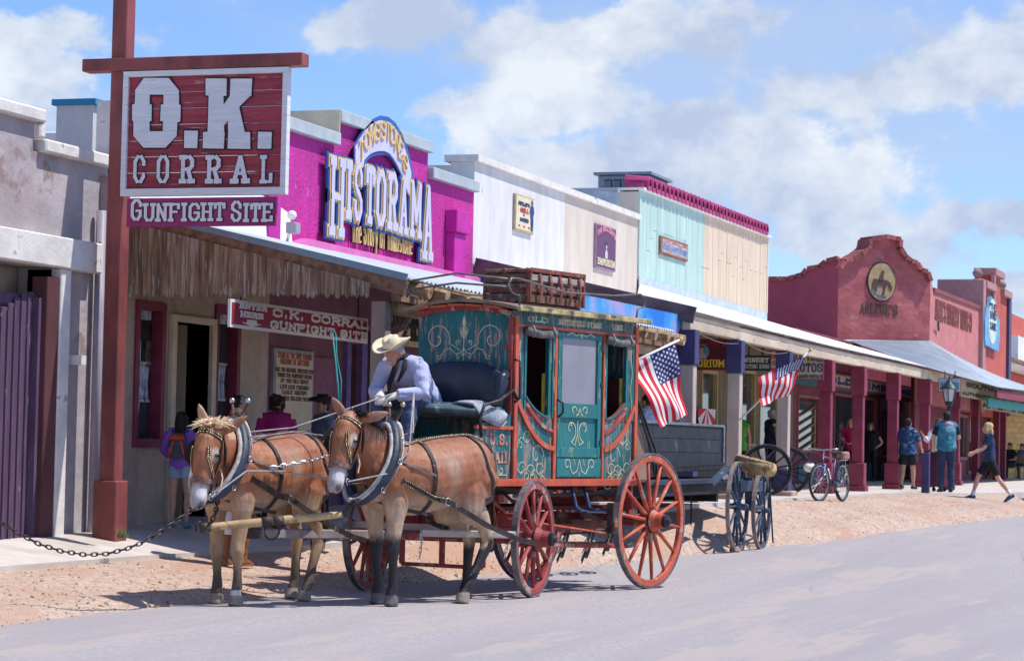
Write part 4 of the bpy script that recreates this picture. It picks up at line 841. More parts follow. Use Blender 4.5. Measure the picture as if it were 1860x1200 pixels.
# ------------------------------------------------------------ shopfronts under the canopy
sf=top('shopfront','row of crimson framed shop windows with teal panels under the street canopy','shopfront',(52,WY,.7))
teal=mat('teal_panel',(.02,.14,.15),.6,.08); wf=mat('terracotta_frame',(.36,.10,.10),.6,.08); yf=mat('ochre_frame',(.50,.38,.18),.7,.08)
xa=XW0+.02; xb=P(1740,800).x
YS=WY-.35
def opx(a,c,yt,yb): return (P(a,(yt+yb)/2,YS).x,P(c,(yt+yb)/2,YS).x,P((a+c)/2,yb,YS).z,P((a+c)/2,yt,YS).z)
o1=[opx(1272,1301,672,850),opx(1345,1370,672,810),opx(1378,1412,690,870)]
o2=[opx(1448,1486,718,822),opx(1514,1592,718,826),opx(1598,1674,722,830),opx(1696,1716,735,842)]
xm=P(1440,800,YS).x
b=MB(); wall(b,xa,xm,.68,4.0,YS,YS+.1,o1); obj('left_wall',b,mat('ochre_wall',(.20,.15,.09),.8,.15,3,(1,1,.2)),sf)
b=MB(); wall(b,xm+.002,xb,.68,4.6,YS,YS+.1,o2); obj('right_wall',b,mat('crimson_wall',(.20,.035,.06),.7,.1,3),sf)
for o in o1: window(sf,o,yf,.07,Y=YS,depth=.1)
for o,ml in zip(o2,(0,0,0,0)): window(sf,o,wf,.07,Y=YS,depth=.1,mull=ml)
for k in range(14):
    x_=xa+1.2+k*.62; 
    if x_<xm: obj('wall_batten',MB().box(x_,x_+.12,YS-.04,YS-.002,o1[0][3]+.1,3.9),[yf,mat('green_trim',(.08,.14,.09),.7),post_r][k%3],sf)
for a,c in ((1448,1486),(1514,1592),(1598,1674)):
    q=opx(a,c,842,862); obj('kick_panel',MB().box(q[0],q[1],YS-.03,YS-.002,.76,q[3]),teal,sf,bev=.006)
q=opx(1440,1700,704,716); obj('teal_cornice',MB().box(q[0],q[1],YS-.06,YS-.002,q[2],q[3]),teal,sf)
q=opx(1440,1700,722,726)
for k,(a,c) in enumerate(((1452,1482),)):
    o=opx(a,c,742,820); 
    for i in range(5): z_=o[2]+(o[3]-o[2])*i/5; obj('crate_slat',MB().bar((o[0],YS+.05,z_),(o[1],YS+.05,z_+.3),.02,.10,(0,1,0)),log_m,sf)
    f=MB(); f.box(o[0]-.1,o[0],YS+.03,YS+.06,o[2],o[3]); f.box(o[1],o[1]+.1,YS+.03,YS+.06,o[2],o[3]); obj('crate_frame',f,log_m,sf)
q=opx(1300,1440,662,668)
# long sign board
A=P(1505,700,WY-.5);B2=P(1692,712,WY-.5)
s=top('fascia_sign','long tan fascia board reading OLD TIME PHOTOS in dark blue slab letters','sign',((A.x+B2.x)/2,WY-.5,A.z)); z1=P(1600,692,WY-.5).z; z0=P(1600,716,WY-.5).z
obj('backing',MB().box(A.x-.4,B2.x,WY-.5,WY-.355,z0,z1),wf,s); obj('face',MB().box(A.x-.32,B2.x-.06,WY-.507,WY-.501,z0+.05,z1-.05),_mats['parchment'],s)
signtext(s,'OLD TIME PHOTOS',(A.x-.05,WY-.508,z0+.085),(B2.x-.5,WY-.508,z0+.085),z1-z0-.17,.10,navy,.01,slab=1.0)
# pale cut out sign near the lamp
Xs=58.0
s,yl,yr,z0,z1=blade('pale blue and white board with faded lettering behind the street lamp',1704,1746,686,712,Xs,mat('pale_blue_board',(.55,.62,.72),.7,.06),redi,.02); h=z1-z0
btext(s,"SALOON",Xs,yl,yr,z0+.3*h,h*.4,.05,mat('faint_blue_ink',(.2,.28,.5),.7),.1,.9)
# ------------------------------------------------------------ red adobe corner building
t=top('corner_building','red adobe corner building with curved stepped gable and oval horse emblem','building',(71,13,.7))
c1=P(1521,600,13.0); 
c1=V((c1.x,13,0)); d_=V((1,-1,0)).normalized()
# chamfer end: on the ray through 1688
rr=ray(1688,600); tt=None
den=rr.x*(-d_.y)+rr.y*d_.x
sC=(13*rr.x-c1.x*rr.y)/(rr.y*d_.x-rr.x*d_.y); c2=c1+d_*sC
def onC(px,py):
    r_=ray(px,py); # intersect with vertical plane through c1 with direction d_
    n_=V((d_.y,-d_.x,0)); k=(c1-V((0,0,0))).dot(n_)/r_.dot(n_); p=CAM+r_*k; return p
nC=V((-d_.y*-1,d_.x*-1,0)); nC=V((-.7071,-.7071,0))
face=[(1521,615),(1523,488),(1530,474),(1545,470),(1560,462),(1573,452),(1575,446),(1578,437),(1604,433),(1628,438),(1630,450),(1640,466),(1650,474),(1661,478),(1668,490),(1680,494),(1686,512),(1690,530),(1688,618)]
obj('gable_wall',MB().poly([onC(*p) for p in face],-nC*.45),red_adobe,t,fixn=True)
cap=[(1521,488),(1530,474),(1545,470),(1560,462),(1573,452),(1575,446),(1577,434),(1604,430),(1631,435),(1630,450),(1640,466),(1650,474),(1661,478),(1668,490),(1680,494),(1686,512)]
for a,c in zip(cap,cap[1:]):
    pa,pb=onC(*a),onC(*c); L_=(pb-pa).length; n_=max(1,int(L_/.16))
    for i in range(n_):
        q=pa+(pb-pa)*((i+.5)/n_); u_=(pb-pa).normalized(); w_=u_.cross(nC).normalized()
        obj('brick',MB().obox(q-nC*.12,u_*(L_/n_*.44),nC*.30,w_*.06),brick_m,t)
# left side wall in the gap (faces the camera side)
sw=[(1521,615),(1523,470),(1500,476),(1488,486),(1465,490),(1458,500),(1430,508),(1380,508),(1380,620)]
XSd=c1.x
obj('side_wall',MB().poly([PX(a,c,XSd+.01) for a,c in sw],(.4,0,0)),mat('shaded_red_adobe',(.36,.075,.11),.95,.06,2,bump=.3),t,fixn=True)  # darker copy of the red adobe: this wall's shade is in its colour
for a,c in zip(sw[1:],sw[2:-1]):
    pa,pb=PX(*a,XSd),PX(*c,XSd); L_=(pb-pa).length; n_=max(1,int(L_/.2))
    for i in range(n_):
        q=pa+(pb-pa)*((i+.5)/n_); u_=(pb-pa).normalized(); obj('brick',MB().obox(q+V((.15,0,.03)),u_*(L_/n_*.43),V((.22,0,0)),u_.cross(V((1,0,0)))*.06),brick_m,t)
YA=c2.y; xE=P(1782,600,YA).x
rw=[(c2.x,YA,P(1700,640,YA).z-1.5),(xE,YA,2.9),(xE,YA,P(1780,562,YA).z),(c2.x+.6,YA,P(1702,533,YA).z),(c2.x+.3,YA,P(1694,510,YA).z),(c2.x,YA,P(1688,495,YA).z)]
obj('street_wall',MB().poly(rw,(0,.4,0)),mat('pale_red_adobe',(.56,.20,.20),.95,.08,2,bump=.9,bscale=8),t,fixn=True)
obj('wall_cap',MB().poly([(c2.x+.6,YA-.05,rw[3][2]),(xE,YA-.05,rw[2][2]),(xE,YA-.05,rw[2][2]+.12),(c2.x+.6,YA-.05,rw[3][2]+.12)],(0,.5,0)),brick_m,t,fixn=True)
wv=onC(1590,568)
a_=onC(1562,570);b_=onC(1630,571); hh=onC(1596,552).z-onC(1596,572).z; dark_i=mat('brown_sign_ink',(.11,.06,.05),.8)
lay(t,"ARLENE'S",V((a_.x,a_.y,a_.z))+nC*.005,d_,Z,hh,(b_-a_).length,.05,.012,dark_i,serif=False)
a_=P(1698,577,YA-.01); b_=P(1765,596,YA-.01); lay(t,"ARLENE'S SOUTHWEST TRADING CO",V((a_.x,YA-.006,(a_.z+b_.z)/2-.1)),V((1,0,0)),Z,.62,b_.x-a_.x,.09,.01,mat('faint_brown_ink',(.26,.09,.08),.85),serif=False)
# oval emblem: rider on a bowed horse, plain silhouette
oc=onC(1600,512); ra=(onC(1625,512)-onC(1576,512)).length/2; rb=(onC(1600,478).z-onC(1600,546).z)/2
def ov(k,rs): return [oc+d_*(math.cos(q)*ra*rs)+Z*(math.sin(q)*rb*rs)+nC*k for q in [i*math.pi/16 for i in range(32)]]
obj('emblem_rim',MB().poly(ov(.01,1.06),nC*.03),black_m,t,fixn=True); obj('emblem_disc',MB().poly(ov(.042,1.0),nC*.01),mat('emblem_tan',(.42,.30,.16),.8,.1),t,fixn=True)
def sil(pts,k=.055): return MB().poly([oc+d_*(x*ra)+Z*(y*rb)+nC*k for x,y in pts],nC*.012)
obj('emblem_horse',sil([(-.75,-.1),(-.6,.15),(-.1,.1),(.35,.1),(.55,0),(.75,-.25),(.7,-.5),(.5,-.35),(.45,-.15),(.3,-.2),(.15,-.7),(.02,-.7),(.1,-.25),(-.3,-.2),(-.45,-.6),(-.6,-.6),(-.5,-.25),(-.7,-.45)]),dark_i,t,fixn=True)
obj('emblem_rider',sil([(-.25,.05),(-.15,.3),(-.1,.5),(.05,.62),(.15,.52),(.05,.3),(.1,.1)],.07),dark_i,t,fixn=True); obj('emblem_ground',sil([(-.8,-.5),(-.3,-.85),(.3,-.9),(.2,-.75),(-.4,-.7),(-.7,-.35)],.07),mat('emblem_blue',(.10,.12,.22),.8),t,fixn=True)
obj('wall_spike',MB().tube([P(1705,600,YA-.05),P(1704,585,YA-.12)],.03,6),iron,t)
# corrugated canopy round that corner
cn2=top('corner_canopy','grey blue corrugated canopy wrapping the red corner building','canopy',(75,10,.7))
m2=mat('grey_blue_corrugated',(.40,.46,.52),.55,.08,2,metal=.2,dirt=(.34,.38,.42),dscale=.8)
pA=onC(1515,612); pB=onC(1690,622); 
ez=3.40
e0=P(1560,652,9.9); E1=(P(1775,692,8.9).x,8.9)
def strip(pa,pb,qa,qb,n,name='roof_sheet'):
    for i in range(n):
        vs=[];fs=[];k=12
        for q in range(k+1):
            f=(i+q/k)/n; a=V(pa).lerp(V(pb),f); c=V(qa).lerp(V(qb),f); dzv=V((0,0,.025*(q%2))); vs+=[a+dzv,c+dzv]
        for q in range(k): fs.append((2*q,2*q+2,2*q+3,2*q+1))
        obj(name,MB().add(vs,fs),m2,cn2)
zj2=pA.z
strip(V((c1.x-.3,12.6,P(1515,612,12.6).z)),V((c2.x,YA-.02,P(1690,620,YA).z)),V((60,9.3,3.62)),V((68.5,8.6,3.38)),6)
strip(V((c2.x,YA-.02,P(1690,620,YA).z)),V((xE+14,YA-.02,3.55)),V((68.5,8.6,3.38)),V((xE+14,8.2,P(1855,692,8.4).z)),9)
obj('fascia_board',MB().bar((68.5,8.7,3.22),(xE+14,8.3,3.30),.06,.22),mat('crimson_fascia',(.25,.04,.07),.7),cn2)
obj('teal_fascia',MB().bar((68.6,8.95,2.98),(xE+14,8.55,3.03),.06,.24),mat('bright_teal',(.02,.30,.27),.6),cn2)
# trading company board and its shop
s=top('fascia_sign','tan board reading SOUTHWEST TRADING CO AUTHENTIC INDIAN COLLECTIBLES at the right edge','sign',P(1800,730,9.2)); a_=P(1746,725,9.2);b_=P(1900,735,9.2); z1=P(1800,699,9.2).z; z0=P(1800,729,9.2).z; tanb=mat('tan_fascia',(.42,.34,.21),.8,.08)
obj('board',MB().box(a_.x,b_.x,9.2,9.25,z0,z1),tanb,s); h=z1-z0
bc=mat('black_brown_ink',(.07,.05,.04),.8)
xx0=P(1755,705,9.2).x; xx1=P(1838,705,9.2).x; signtext(s,'SOUTHWEST',(xx0,9.19,z0+.55*h),(xx1,9.19,z0+.55*h),h*.34,.07,bc,.006,slab=1.0)
xx0=P(1822,705,9.2).x; xx1=P(1900,705,9.2).x; signtext(s,'TRADING COMPANY',(xx0,9.185,z0+.36*h),(xx1,9.185,z0+.36*h),h*.22,.045,bc,.006,serif=False)
xx0=P(1748,705,9.2).x; xx1=P(1885,705,9.2).x; signtext(s,'AUTHENTIC INDIAN COLLECTIBLES',(xx0,9.19,z0+.08*h),(xx1,9.19,z0+.08*h),h*.24,.05,bc,.006,serif=False)
s=top('hanging_sign','lower cream board reading AUTHENTIC INDIAN under the long tan board','sign',P(1820,745,10)); a_=P(1784,738,10);b_=P(1880,742,10); z1=P(1830,735,10).z; z0=P(1830,749,10).z
obj('board',MB().box(a_.x,b_.x,10,10.04,z0,z1),_mats['parchment'],s); signtext(s,'AUTHENTIC INDIAN',(a_.x+.1,9.99,z0+.12*(z1-z0)),(b_.x-.3,9.99,z0+.12*(z1-z0)),(z1-z0)*.7,.07,bc,.006)
t=top('trading_shop','shop with yellow plank wall and crimson doors at the right edge','building',(78,YA,.7))
q0=P(1820,790,YA).x
b=MB(); b.box(c2.x+.6,q0,YA-.02+.5,YA+.6,.7,3.9); obj('wall',b,_mats['crimson_wall'],t)
yw=mat('yellow_plank',(.60,.36,.10),.75,.14,4,(.3,1,1),.2,rnd=.08)
for i in range(14): z_=.95+i*.2; obj('plank',MB().box(q0+.01,q0+14,YA-.03,YA,z_+.006,z_+.194),yw,t)
obj('wall_back',MB().box(q0+.01,q0+14,YA+.002,YA+.4,.7,3.9),yw,t)
for a,c,yt,yb in ((1740,1754,752,835),(1756,1764,740,860),(1790,1800,740,868)):
    o=(P(a,800,YA+.48).x,P(c,800,YA+.48).x,P((a+c)/2,yb,YA+.48).z,P((a+c)/2,yt,YA+.48).z); window(t,o,wf,.1,Y=YA+.46,depth=.03)
for p_ in (1768,1806,1818): xx=P(p_,800,YA-.1).x; obj('door_post',MB().box(xx,xx+.3,YA-.25,YA-.05,.7,3.4),post_r,t)
# bell gable building and the far ones
t=top('bell_gable_building','orange red stucco front with stepped gable and two ball finials','building',P(1800,700,12.6)); Yb=YA-.05
X0=xE+.02; g=lambda x,y:P(x,y,Yb)
st=[(1782,700),(1783,522),(1789,520),(1801,518),(1801,506),(1815,508),(1816,538),(1830,542),(1829,560),(1828,700)]
xx=lambda p_:P(p_,600,Yb).x
b=MB(); zsn=[P(1784,522,Yb).z,P(1806,502,Yb).z,P(1824,540,Yb).z]
b.box(X0,xx(1801),Yb,Yb+.5,2.8,zsn[0]); b.box(xx(1801)+.001,xx(1816),Yb,Yb+.5,2.8,zsn[1]); b.box(xx(1816)+.001,xx(1830),Yb,Yb+.5,2.8,zsn[2]); obj('front_wall',b,red_st,t)
pk=mat('dusty_pink_stucco',(.45,.24,.24),.9,.06)
for k_,(a,c,z_) in enumerate(((X0-.05,xx(1801)+.1,zsn[0]),(xx(1801)-.1,xx(1816)+.1,zsn[1]),(xx(1816)+.12,xx(1830)+.1,zsn[2]))): obj('coping',MB().box(a,c,Yb-.15,Yb+.6,z_+.002,z_+.25),pk,t,bev=.02)
obj('corner_pier',MB().box(X0-.6,X0-.02,Yb-.1,Yb+1.4,2.9,zsn[0]+.25),pk,t,bev=.02); obj('pier',MB().box(xx(1801)-.3,xx(1801)-.002,Yb-.12,Yb-.002,zsn[0]-.3,zsn[1]),pk,t)
obj('corner_trim',MB().box(xx(1828),xx(1832),Yb-.1,Yb+.5,2.9,zsn[2]),mat('navy_trim',(.08,.08,.16),.7),t)
for x_,z_ in ((X0+.1,zsn[0]+.25),(xx(1829),zsn[2]+.25)):
    obj('finial',MB().lathe([(0,0),(.16,.0),(.14,.05),(.07,.09),(.15,.17),(.17,.26),(.11,.36),(.0,.40)],(x_,Yb+.2,z_),14),mat('finial_stone',(.30,.22,.20),.9,.15,6),t,smooth=True)
s=top('wall_sign','blue cut out sign with an oval cream panel on the orange red front','sign',P(1803,620,Yb)); oc2=P(1803,587,Yb-.15); hw=(xx(1816)-xx(1790))/2; hz=.78
obj('backing',MB().poly([oc2+V((x_*hw,0,z_*hz)) for x_,z_ in ((-1,-.7),(-.9,-1),(0,-1.05),(.9,-1.1),(1,-.6),(1,.3),(.5,.4),(.45,1),(-.3,1.1),(-.5,.5),(-.9,.6),(-1,0))],(0,.1,0)),mat('sky_blue_sign',(.16,.38,.60),.6,.15,3),s,fixn=True)
obj('oval_panel',MB().poly([oc2+V((math.cos(a)*hw*.55,-.01,math.sin(a)*hz*.95+.05)) for a in [i*math.pi/12 for i in range(24)]],(0,.008,0)),mat('pale_mint_sign',(.62,.72,.58),.7),s,fixn=True)
for tx_,z_ in (('THE',.5),('BIRD',.15),('CAGE',-.3)): signtext(s,tx_,oc2+V((-hw*.42,-.012,z_*hz)),oc2+V((hw*.42,-.012,z_*hz)),.26,.06,navy,.01,serif=False)
t=top('far_building','plain red building beyond the bell gable with white lower roof','building',P(1850,640,14)); a_=P(1829,600,15);b_=P(1900,600,15)
obj('wall',MB().box(a_.x,b_.x+20,15,15.5,3,P(1845,572,15).z),red_st,t); obj('lower_roof',MB().box(P(1829,640,14).x,b_.x+20,13.5,14.9,P(1845,655,14).z-.3,P(1845,615,14).z),white_roof,t); obj('eave_line',MB().box(P(1829,640,13.4).x,b_.x+20,13.3,13.48,P(1845,658,13.4).z,P(1845,652,13.4).z),beam_w,t)
# ------------------------------------------------------------ stage coach
tealp=mat('worn_teal_paint',(.018,.145,.155),.6,.15,3,(1,1,.4),.2,wear=(.30,.21,.19),wamt=.50,wscale=5.5,wstretch=(3.5,3.5,.55),dirt=(.01,.11,.12),dscale=2)
teals=mat('teal_paint',(.018,.17,.175),.5,.1,4,(1,1,.5),.1,wear=(.30,.28,.16),wamt=.22,wscale=5,wstretch=(3,3,.8))
org=mat('orange_red_paint',(.55,.10,.05),.5,.12,6,bump=.1,wear=(.42,.24,.17),wamt=.14,wscale=5)
redc=mat('dull_red_paint',(.33,.06,.055),.65,.15,5,bump=.12,wear=(.40,.27,.24),wamt=.34,wscale=4,dirt=(.22,.035,.04),dscale=3)
orw=mat('wheel_orange',(.52,.105,.055),.55,.14,6,bump=.1,wear=(.42,.31,.26),wamt=.34,wscale=4)
tyre_m=mat('tyre_iron',(.17,.16,.17),.5,.2,10,bump=.15,metal=.5,wear=(.3,.27,.25),wamt=.3,wscale=7)
creamline=mat('cream_line',(.62,.58,.38),.6,.1,8,bump=.0)
leather=mat('navy_leather',(.016,.022,.045),.38,.2,3,bump=.2,bscale=8,spec=.5)
oldleather=mat('worn_leather',(.06,.04,.035),.6,.3,8,bump=.25,wear=(.24,.19,.16),wamt=.15,wscale=8)
canvas=mat('tan_leather_boot',(.30,.20,.15),.75,.15,2,bump=.3,dirt=(.16,.10,.08),dscale=1.5)
frost=mat('frosted_pane',(.28,.27,.31),.35,.06,2,bump=.0,dirt=(.22,.21,.26),dscale=1)
darkred=mat('dark_red_lining',(.06,.012,.014),.8,.2,3)
yellowed=mat('yellow_edge_paint',(.62,.50,.06),.6,.2,6)
hd=math.radians(165.45); hv=V((math.cos(hd),math.sin(hd),0)); rv=V((math.sin(hd),-math.cos(hd),0))   # rv: to the coach's right (far side)
cc=V((26.51+24.04,7.13+7.77,0))/2+rv*.8
t=top('stagecoach','worn teal stagecoach with orange red trim and spoked wheels standing behind the two mules','stagecoach',cc,hd)
cw=lambda x,y,z: cc+hv*x-rv*y+Z*z
L0={'world':False}
def ringmb(R0,R1,w,n=40,y0=0):
    b=MB();vs=[];fs=[]
    for j in range(n):
        q=2*math.pi*j/n; c,s_=math.cos(q),math.sin(q)
        vs+=[(R0*c,y0-w/2,R0*s_),(R1*c,y0-w/2,R1*s_),(R1*c,y0+w/2,R1*s_),(R0*c,y0+w/2,R0*s_)]
    for j in range(n):
        a=j*4;b_=((j+1)%n)*4
        for k in range(4): fs.append((a+k,b_+k,b_+(k+1)%4,a+(k+1)%4))
    b.add(vs,fs); return b
def wheel(par,loc,R_,ns,m,mt,side=1,yaw=0,hub=.12,hubl=.32,rimw=.055,rimh=.065,sp=.026,spin=0,hm=None):
    o=obj('wheel',ringmb(R_-.018-rimh,R_-.018,rimw),m,par,world=False,bev=.006,fixn=True); o.location=loc; o.rotation_euler=(0,0,yaw)
    obj('tyre',ringmb(R_-.0175,R_,rimw+.008,48),mt,o,world=False,fixn=True)
    rot=Matrix.Rotation(R(-90),3,'X')
    pf=[(0,-hubl*.5),(hub*.5,-hubl*.5),(hub*.62,-hubl*.3),(hub,-hubl*.14),(hub,hubl*.14),(hub*.68,hubl*.3),(hub*.62,hubl*.5),(0,hubl*.5)]
    h_=obj('hub',MB().lathe([(r_,z_*side) for r_,z_ in pf][::side],(0,0,0),20,rot),hm or m,o,world=False,smooth=False,fixn=True)
    cap=obj('hub_cap',MB().lathe([(0,hubl*.5),(hub*.55,hubl*.5),(hub*.55,hubl*.62),(hub*.34,hubl*.64),(hub*.34,hubl*.6),(hub*.22,hubl*.72),(0,hubl*.74)] if side>0 else [(0,-hubl*.5),(hub*.55,-hubl*.5),(hub*.55,-hubl*.62),(hub*.22,-hubl*.72),(0,-hubl*.74)],(0,0,0),18,rot),iron,o,world=False,fixn=True)
    obj('hub_band',ringmb(hub*.98,hub+.008,.02,24,side*hubl*.12),iron,o,world=False,fixn=True)
    r0=hub*.8; r1=R_-.018-rimh+.004
    b=MB(); b.loft([(0,0,r0),(0,0,r0+(r1-r0)*.12),(0,0,r0+(r1-r0)*.5),(0,0,r1)],[sp*1.0,sp*1.25,sp*.95,sp*.75],[sp*.75,sp*.8,sp*.7,sp*.6],(0,1,0),8)
    first=obj('spoke',b,m,o,world=False,smooth=True); first.rotation_euler=(0,spin,0)
    for k in range(1,ns):
        c=first.copy(); C.objects.link(c); c.parent=o; c.rotation_euler=(0,spin+2*math.pi*k/ns,0)
    return o
wheel(t,(-1.275,.8,.745),.745,14,orw,tyre_m,1,0,.125,.36,.055,.075,.026,.1)
wheel(t,(-1.275,-.8,.745),.745,14,redc,tyre_m,-1,0,.125,.36,.055,.075,.026,.2)
fy=R(13); fx=1.275
wheel(t,(fx+.8*-math.sin(fy),.8*math.cos(fy),.595),.595,12,redc,tyre_m,1,fy,.125,.36,.055,.07,.026,.05)
wheel(t,(fx+1.0*math.sin(fy+.06),-1.0*math.cos(fy),.595),.595,12,redc,tyre_m,-1,fy,.125,.36,.055,.07,.026,.2)
# body
zb,zt=1.20,2.925; yN=.60; x0,x1=-1.25,1.25
def sx(px_): return x1-(px_-932)/208*(x1-x0)      # side of the body by picture column
def sz(py_): return zb+(868-py_)/(868-568)*(zt-zb-.01)
w1=(sx(988),sx(950),sz(757),sz(603)); w2=(sx(1122),sx(1086),sz(757),sz(606)); dh=(sx(1076),sx(1001),sz(828),sz(597))
b=MB(); wall(b,x0,x1,zb,zt,yN-.04,yN,[w1,w2,dh]); obj('side_panel',b,tealp,t,**L0)
b=MB(); b.box(x0,x1,-yN,-yN+.04,zb,zt); obj('side_panel',b,tealp,t,**L0)
yl_=yN-.042
b=MB(); b.poly([(x1-.05,y_,z_) for y_,z_ in [(-yl_,zb),(yl_,zb),(yl_,zt-.04),(.3,zt+.035),(0,zt+.055),(-.3,zt+.035),(-yl_,zt-.04)]],(.05,0,0)); obj('front_panel',b,tealp,t,world=False,fixn=True)
b=MB(); b.poly([(x0,y_,z_) for y_,z_ in [(-yl_,zb),(yl_,zb),(yl_,zt-.04),(.3,zt+.035),(0,zt+.055),(-.3,zt+.035),(-yl_,zt-.04)]],(.05,0,0)); obj('rear_panel',b,tealp,t,world=False,fixn=True)
obj('floor',MB().box(x0+.05,x1-.05,-yl_,yl_,zb+.0,zb+.05),darkred,t,**L0)
b=MB(); b.box(x0+.06,x1-.06,-yl_+.01,-yl_+.03,zb+.06,zt-.06); b.box(x0+.06,x0+.45,-yl_+.04,yl_-.05,zb+.06,zb+.55); b.box(x1-.45,x1-.06,-yl_+.04,yl_-.05,zb+.06,zb+.55); b.box(x0+.06,x0+.2,-yl_+.04,yl_-.05,zb+.56,zb+1.1); obj('interior_lining',b,darkred,t,**L0)
for x_ in (sx(988)-.02,sx(1122)-.02): obj('yellow_jamb',MB().box(x_,x_+.014,yN-.085,yN-.042,sz(757),sz(675)),yellowed,t,**L0)
# roof: cambered sheet with moulding
b=MB(); pr_=[(-.70,-.02),(-.5,.02),(-.25,.055),(0,.07),(.25,.055),(.5,.02),(.70,-.02)]
b.poly([(x0-.10,y_,zt+z_+.02) for y_,z_ in pr_]+[(x0-.10,y_,zt+z_+.055) for y_,z_ in pr_[::-1]],(x1-x0+.22,0,0)); obj('roof',b,mat('roof_paint',(.22,.17,.13),.8,.2,4,wear=(.5,.2,.12),wamt=.3),t,world=False,fixn=True)
obj('roof_moulding',MB().box(x0-.12,x1+.10,.69,.735,zt-.01,zt+.045),mat('old_yellow_moulding',(.42,.34,.16),.7,.3,6,wear=(.1,.09,.07),wamt=.5),t,bev=.008,**L0)
for k in range(5): obj('roof_slat',MB().obox((x1+.02,-.5+k*.22,zt+.062-abs(k-2.2)*.014),(.1,0,0),(0,.10,(2-k)*.007),(0,0,.012)),org,t,**L0)
# orange trims on the near side
def bx(n_,*a,m=org,**k): return obj(n_,MB().box(*a),m,t,world=False,bev=.004)
bx('corner_post',x1-.05,x1+.012,yN+.002,yN+.03,zb-.0,zt-.05); bx('corner_post',x0-.012,x0+.05,yN+.002,yN+.03,zb,zt-.05,m=org); bx('rail',x0+.052,x1-.052,yN+.001,yN+.02,sz(595),sz(591)+.012)
bx('sill',x0-.02,x1+.75,yN-.03,yN+.035,zb-.075,zb-.002); bx('door_post',sx(1000)-.0,sx(1000)+.05,yN+.001,yN+.025,zb,sz(597)); bx('door_post',sx(1080)-.03,sx(1080)+.012,yN+.001,yN+.022,zb,sz(597))
bx('corner_board',x1+.013,x1+.04,yN-.05,yN+.0,zb,zt-.08,m=redc); bx('front_cleat',x1+.002,x1+.02,yN-.12,yN-.06,zt-.4,zt-.34,m=redc)
for s_ in (-1,1):
    pts=[(x1+.018,s_*y_,zt+z_-.015) for y_,z_ in [(.57,-.02),(.45,.01),(.25,.035),(0,.05)]]; obj('arched_moulding',MB().ribbon(pts,(1,0,0),.05,.02),redc,t,world=False,fixn=True)
# window surrounds, curved sills
for k,(wn_,dr_) in enumerate(((w1,1),(w2,-1))):
    xa,xb,za,zt2=wn_
    b=MB(); b.box(xa-.02,xa+.012,yN+.001,yN+.012,za,zt2); b.box(xb-.012,xb+.02,yN+.001,yN+.012,za,zt2); b.box(xa-.02,xb+.02,yN+.001,yN+.012,zt2+.001,zt2+.03); obj('window_frame',b,teals,t,**L0)
    # curved lower fill
    cv=[]; 
    for i in range(9):
        f=i/8; xx=(xb-f*(xb-xa)) if dr_>0 else (xa+f*(xb-xa)); cv.append((xx,yN-.03,za+.20*(1-f)**2.0+.015))
    obj('curved_sill',MB().poly([cv[0]]+cv[1:]+[(cv[-1][0],yN-.03,za-.01),(cv[0][0],yN-.03,za-.01)],(0,.035,0)),redc,t,world=False,fixn=True)
    obj('sill_lip',MB().ribbon([(p[0],yN+.012,p[2]+.0) for p in cv],(0,1,0),.02,.012),teals,t,world=False,fixn=True)
    # rolled leather curtain with two straps
    ro=obj('rolled_curtain',MB().tube([(xa-.05,yN+.045,zt2+.0),((xa+xb)/2,yN+.045,zt2-.02),(xb+.05,yN+.045,zt2+.01)],[.045,.04,.048],10),mat('grey_leather_roll',(.13,.13,.12),.7,.3,10,bump=.3),t,world=False,smooth=True)
    for xx in (xa+.03,xb-.03): obj('strap',MB().ribbon([(xx,yN+.03,zt2+.19),(xx,yN+.06,zt2+.09),(xx-.01,yN+.098,zt2-.0),(xx-.02,yN+.06,zt2-.05)],[(0,1,0)]*4,.028,.006),mat('strap_grey',(.20,.20,.19),.7),ro,world=False,fixn=True)
    # long orange bow beneath
    e0=(x1-.05 if dr_>0 else x0+.05); e1=(sx(1000)+.03 if dr_>0 else sx(1080)-.02)
    pts=[]; top_,bot=sz(727),sz(812)
    for i in range(13):
        f=i/12; pts.append((e0+(e1-e0)*f,yN+.012,bot+(top_-bot)*(1-f)**2.1))
    obj('curved_moulding',MB().ribbon(pts,(0,1,0),.05,.02),org,t,world=False,fixn=True)
    pts2=[(p[0],yN+.006,p[2]+.20*(1-abs(i/12-.5)*.2)) for i,p in enumerate(pts) if i>2]
    obj('curved_moulding',MB().ribbon([(a,b_,min(c,sz(752))+0) if False else (a,b_,c) for a,b_,c in pts2],(0,1,0),.04,.016),redc,t,world=False,fixn=True)
# door
do=obj('door',MB().box(0,0,0,0,0,0),teals,t,world=False) if False else None
b=MB(); xa,xb,za,zc=dh; wall(b,xa+.006,xb-.006,za,zc-.004,yN-.01,yN+.022,[(xa+.09,xb-.09,sz(728),sz(607)),(xa+.07,xb-.07,sz(810),sz(755))]); do=obj('door',b,teals,t,world=False,bev=.004)
obj('pane',MB().box(xa+.088,xb-.088,yN-.005,yN+.0,sz(729),sz(606)),frost,do,**L0)
obj('recessed_panel',MB().box(xa+.068,xb-.068,yN-.012,yN-.004,sz(811),sz(754)),teals,do,**L0)
obj('door_handle',MB().tube([(xb+.02,yN+.03,sz(722)),(xb-.03,yN+.07,sz(728)),(xb-.04,yN+.07,sz(745)),(xb-.01,yN+.03,sz(755))],.012,8),iron,do,world=False,smooth=True)
for z_ in (sz(620),sz(690),sz(800)): obj('hinge',MB().box(xa-.03,xa+.03,yN+.023,yN+.03,z_-.03,z_+.03),iron,do,**L0)
bx('kick_board',sx(1076),sx(1001),yN+.001,yN+.03,sz(864),sz(831),m=teals)
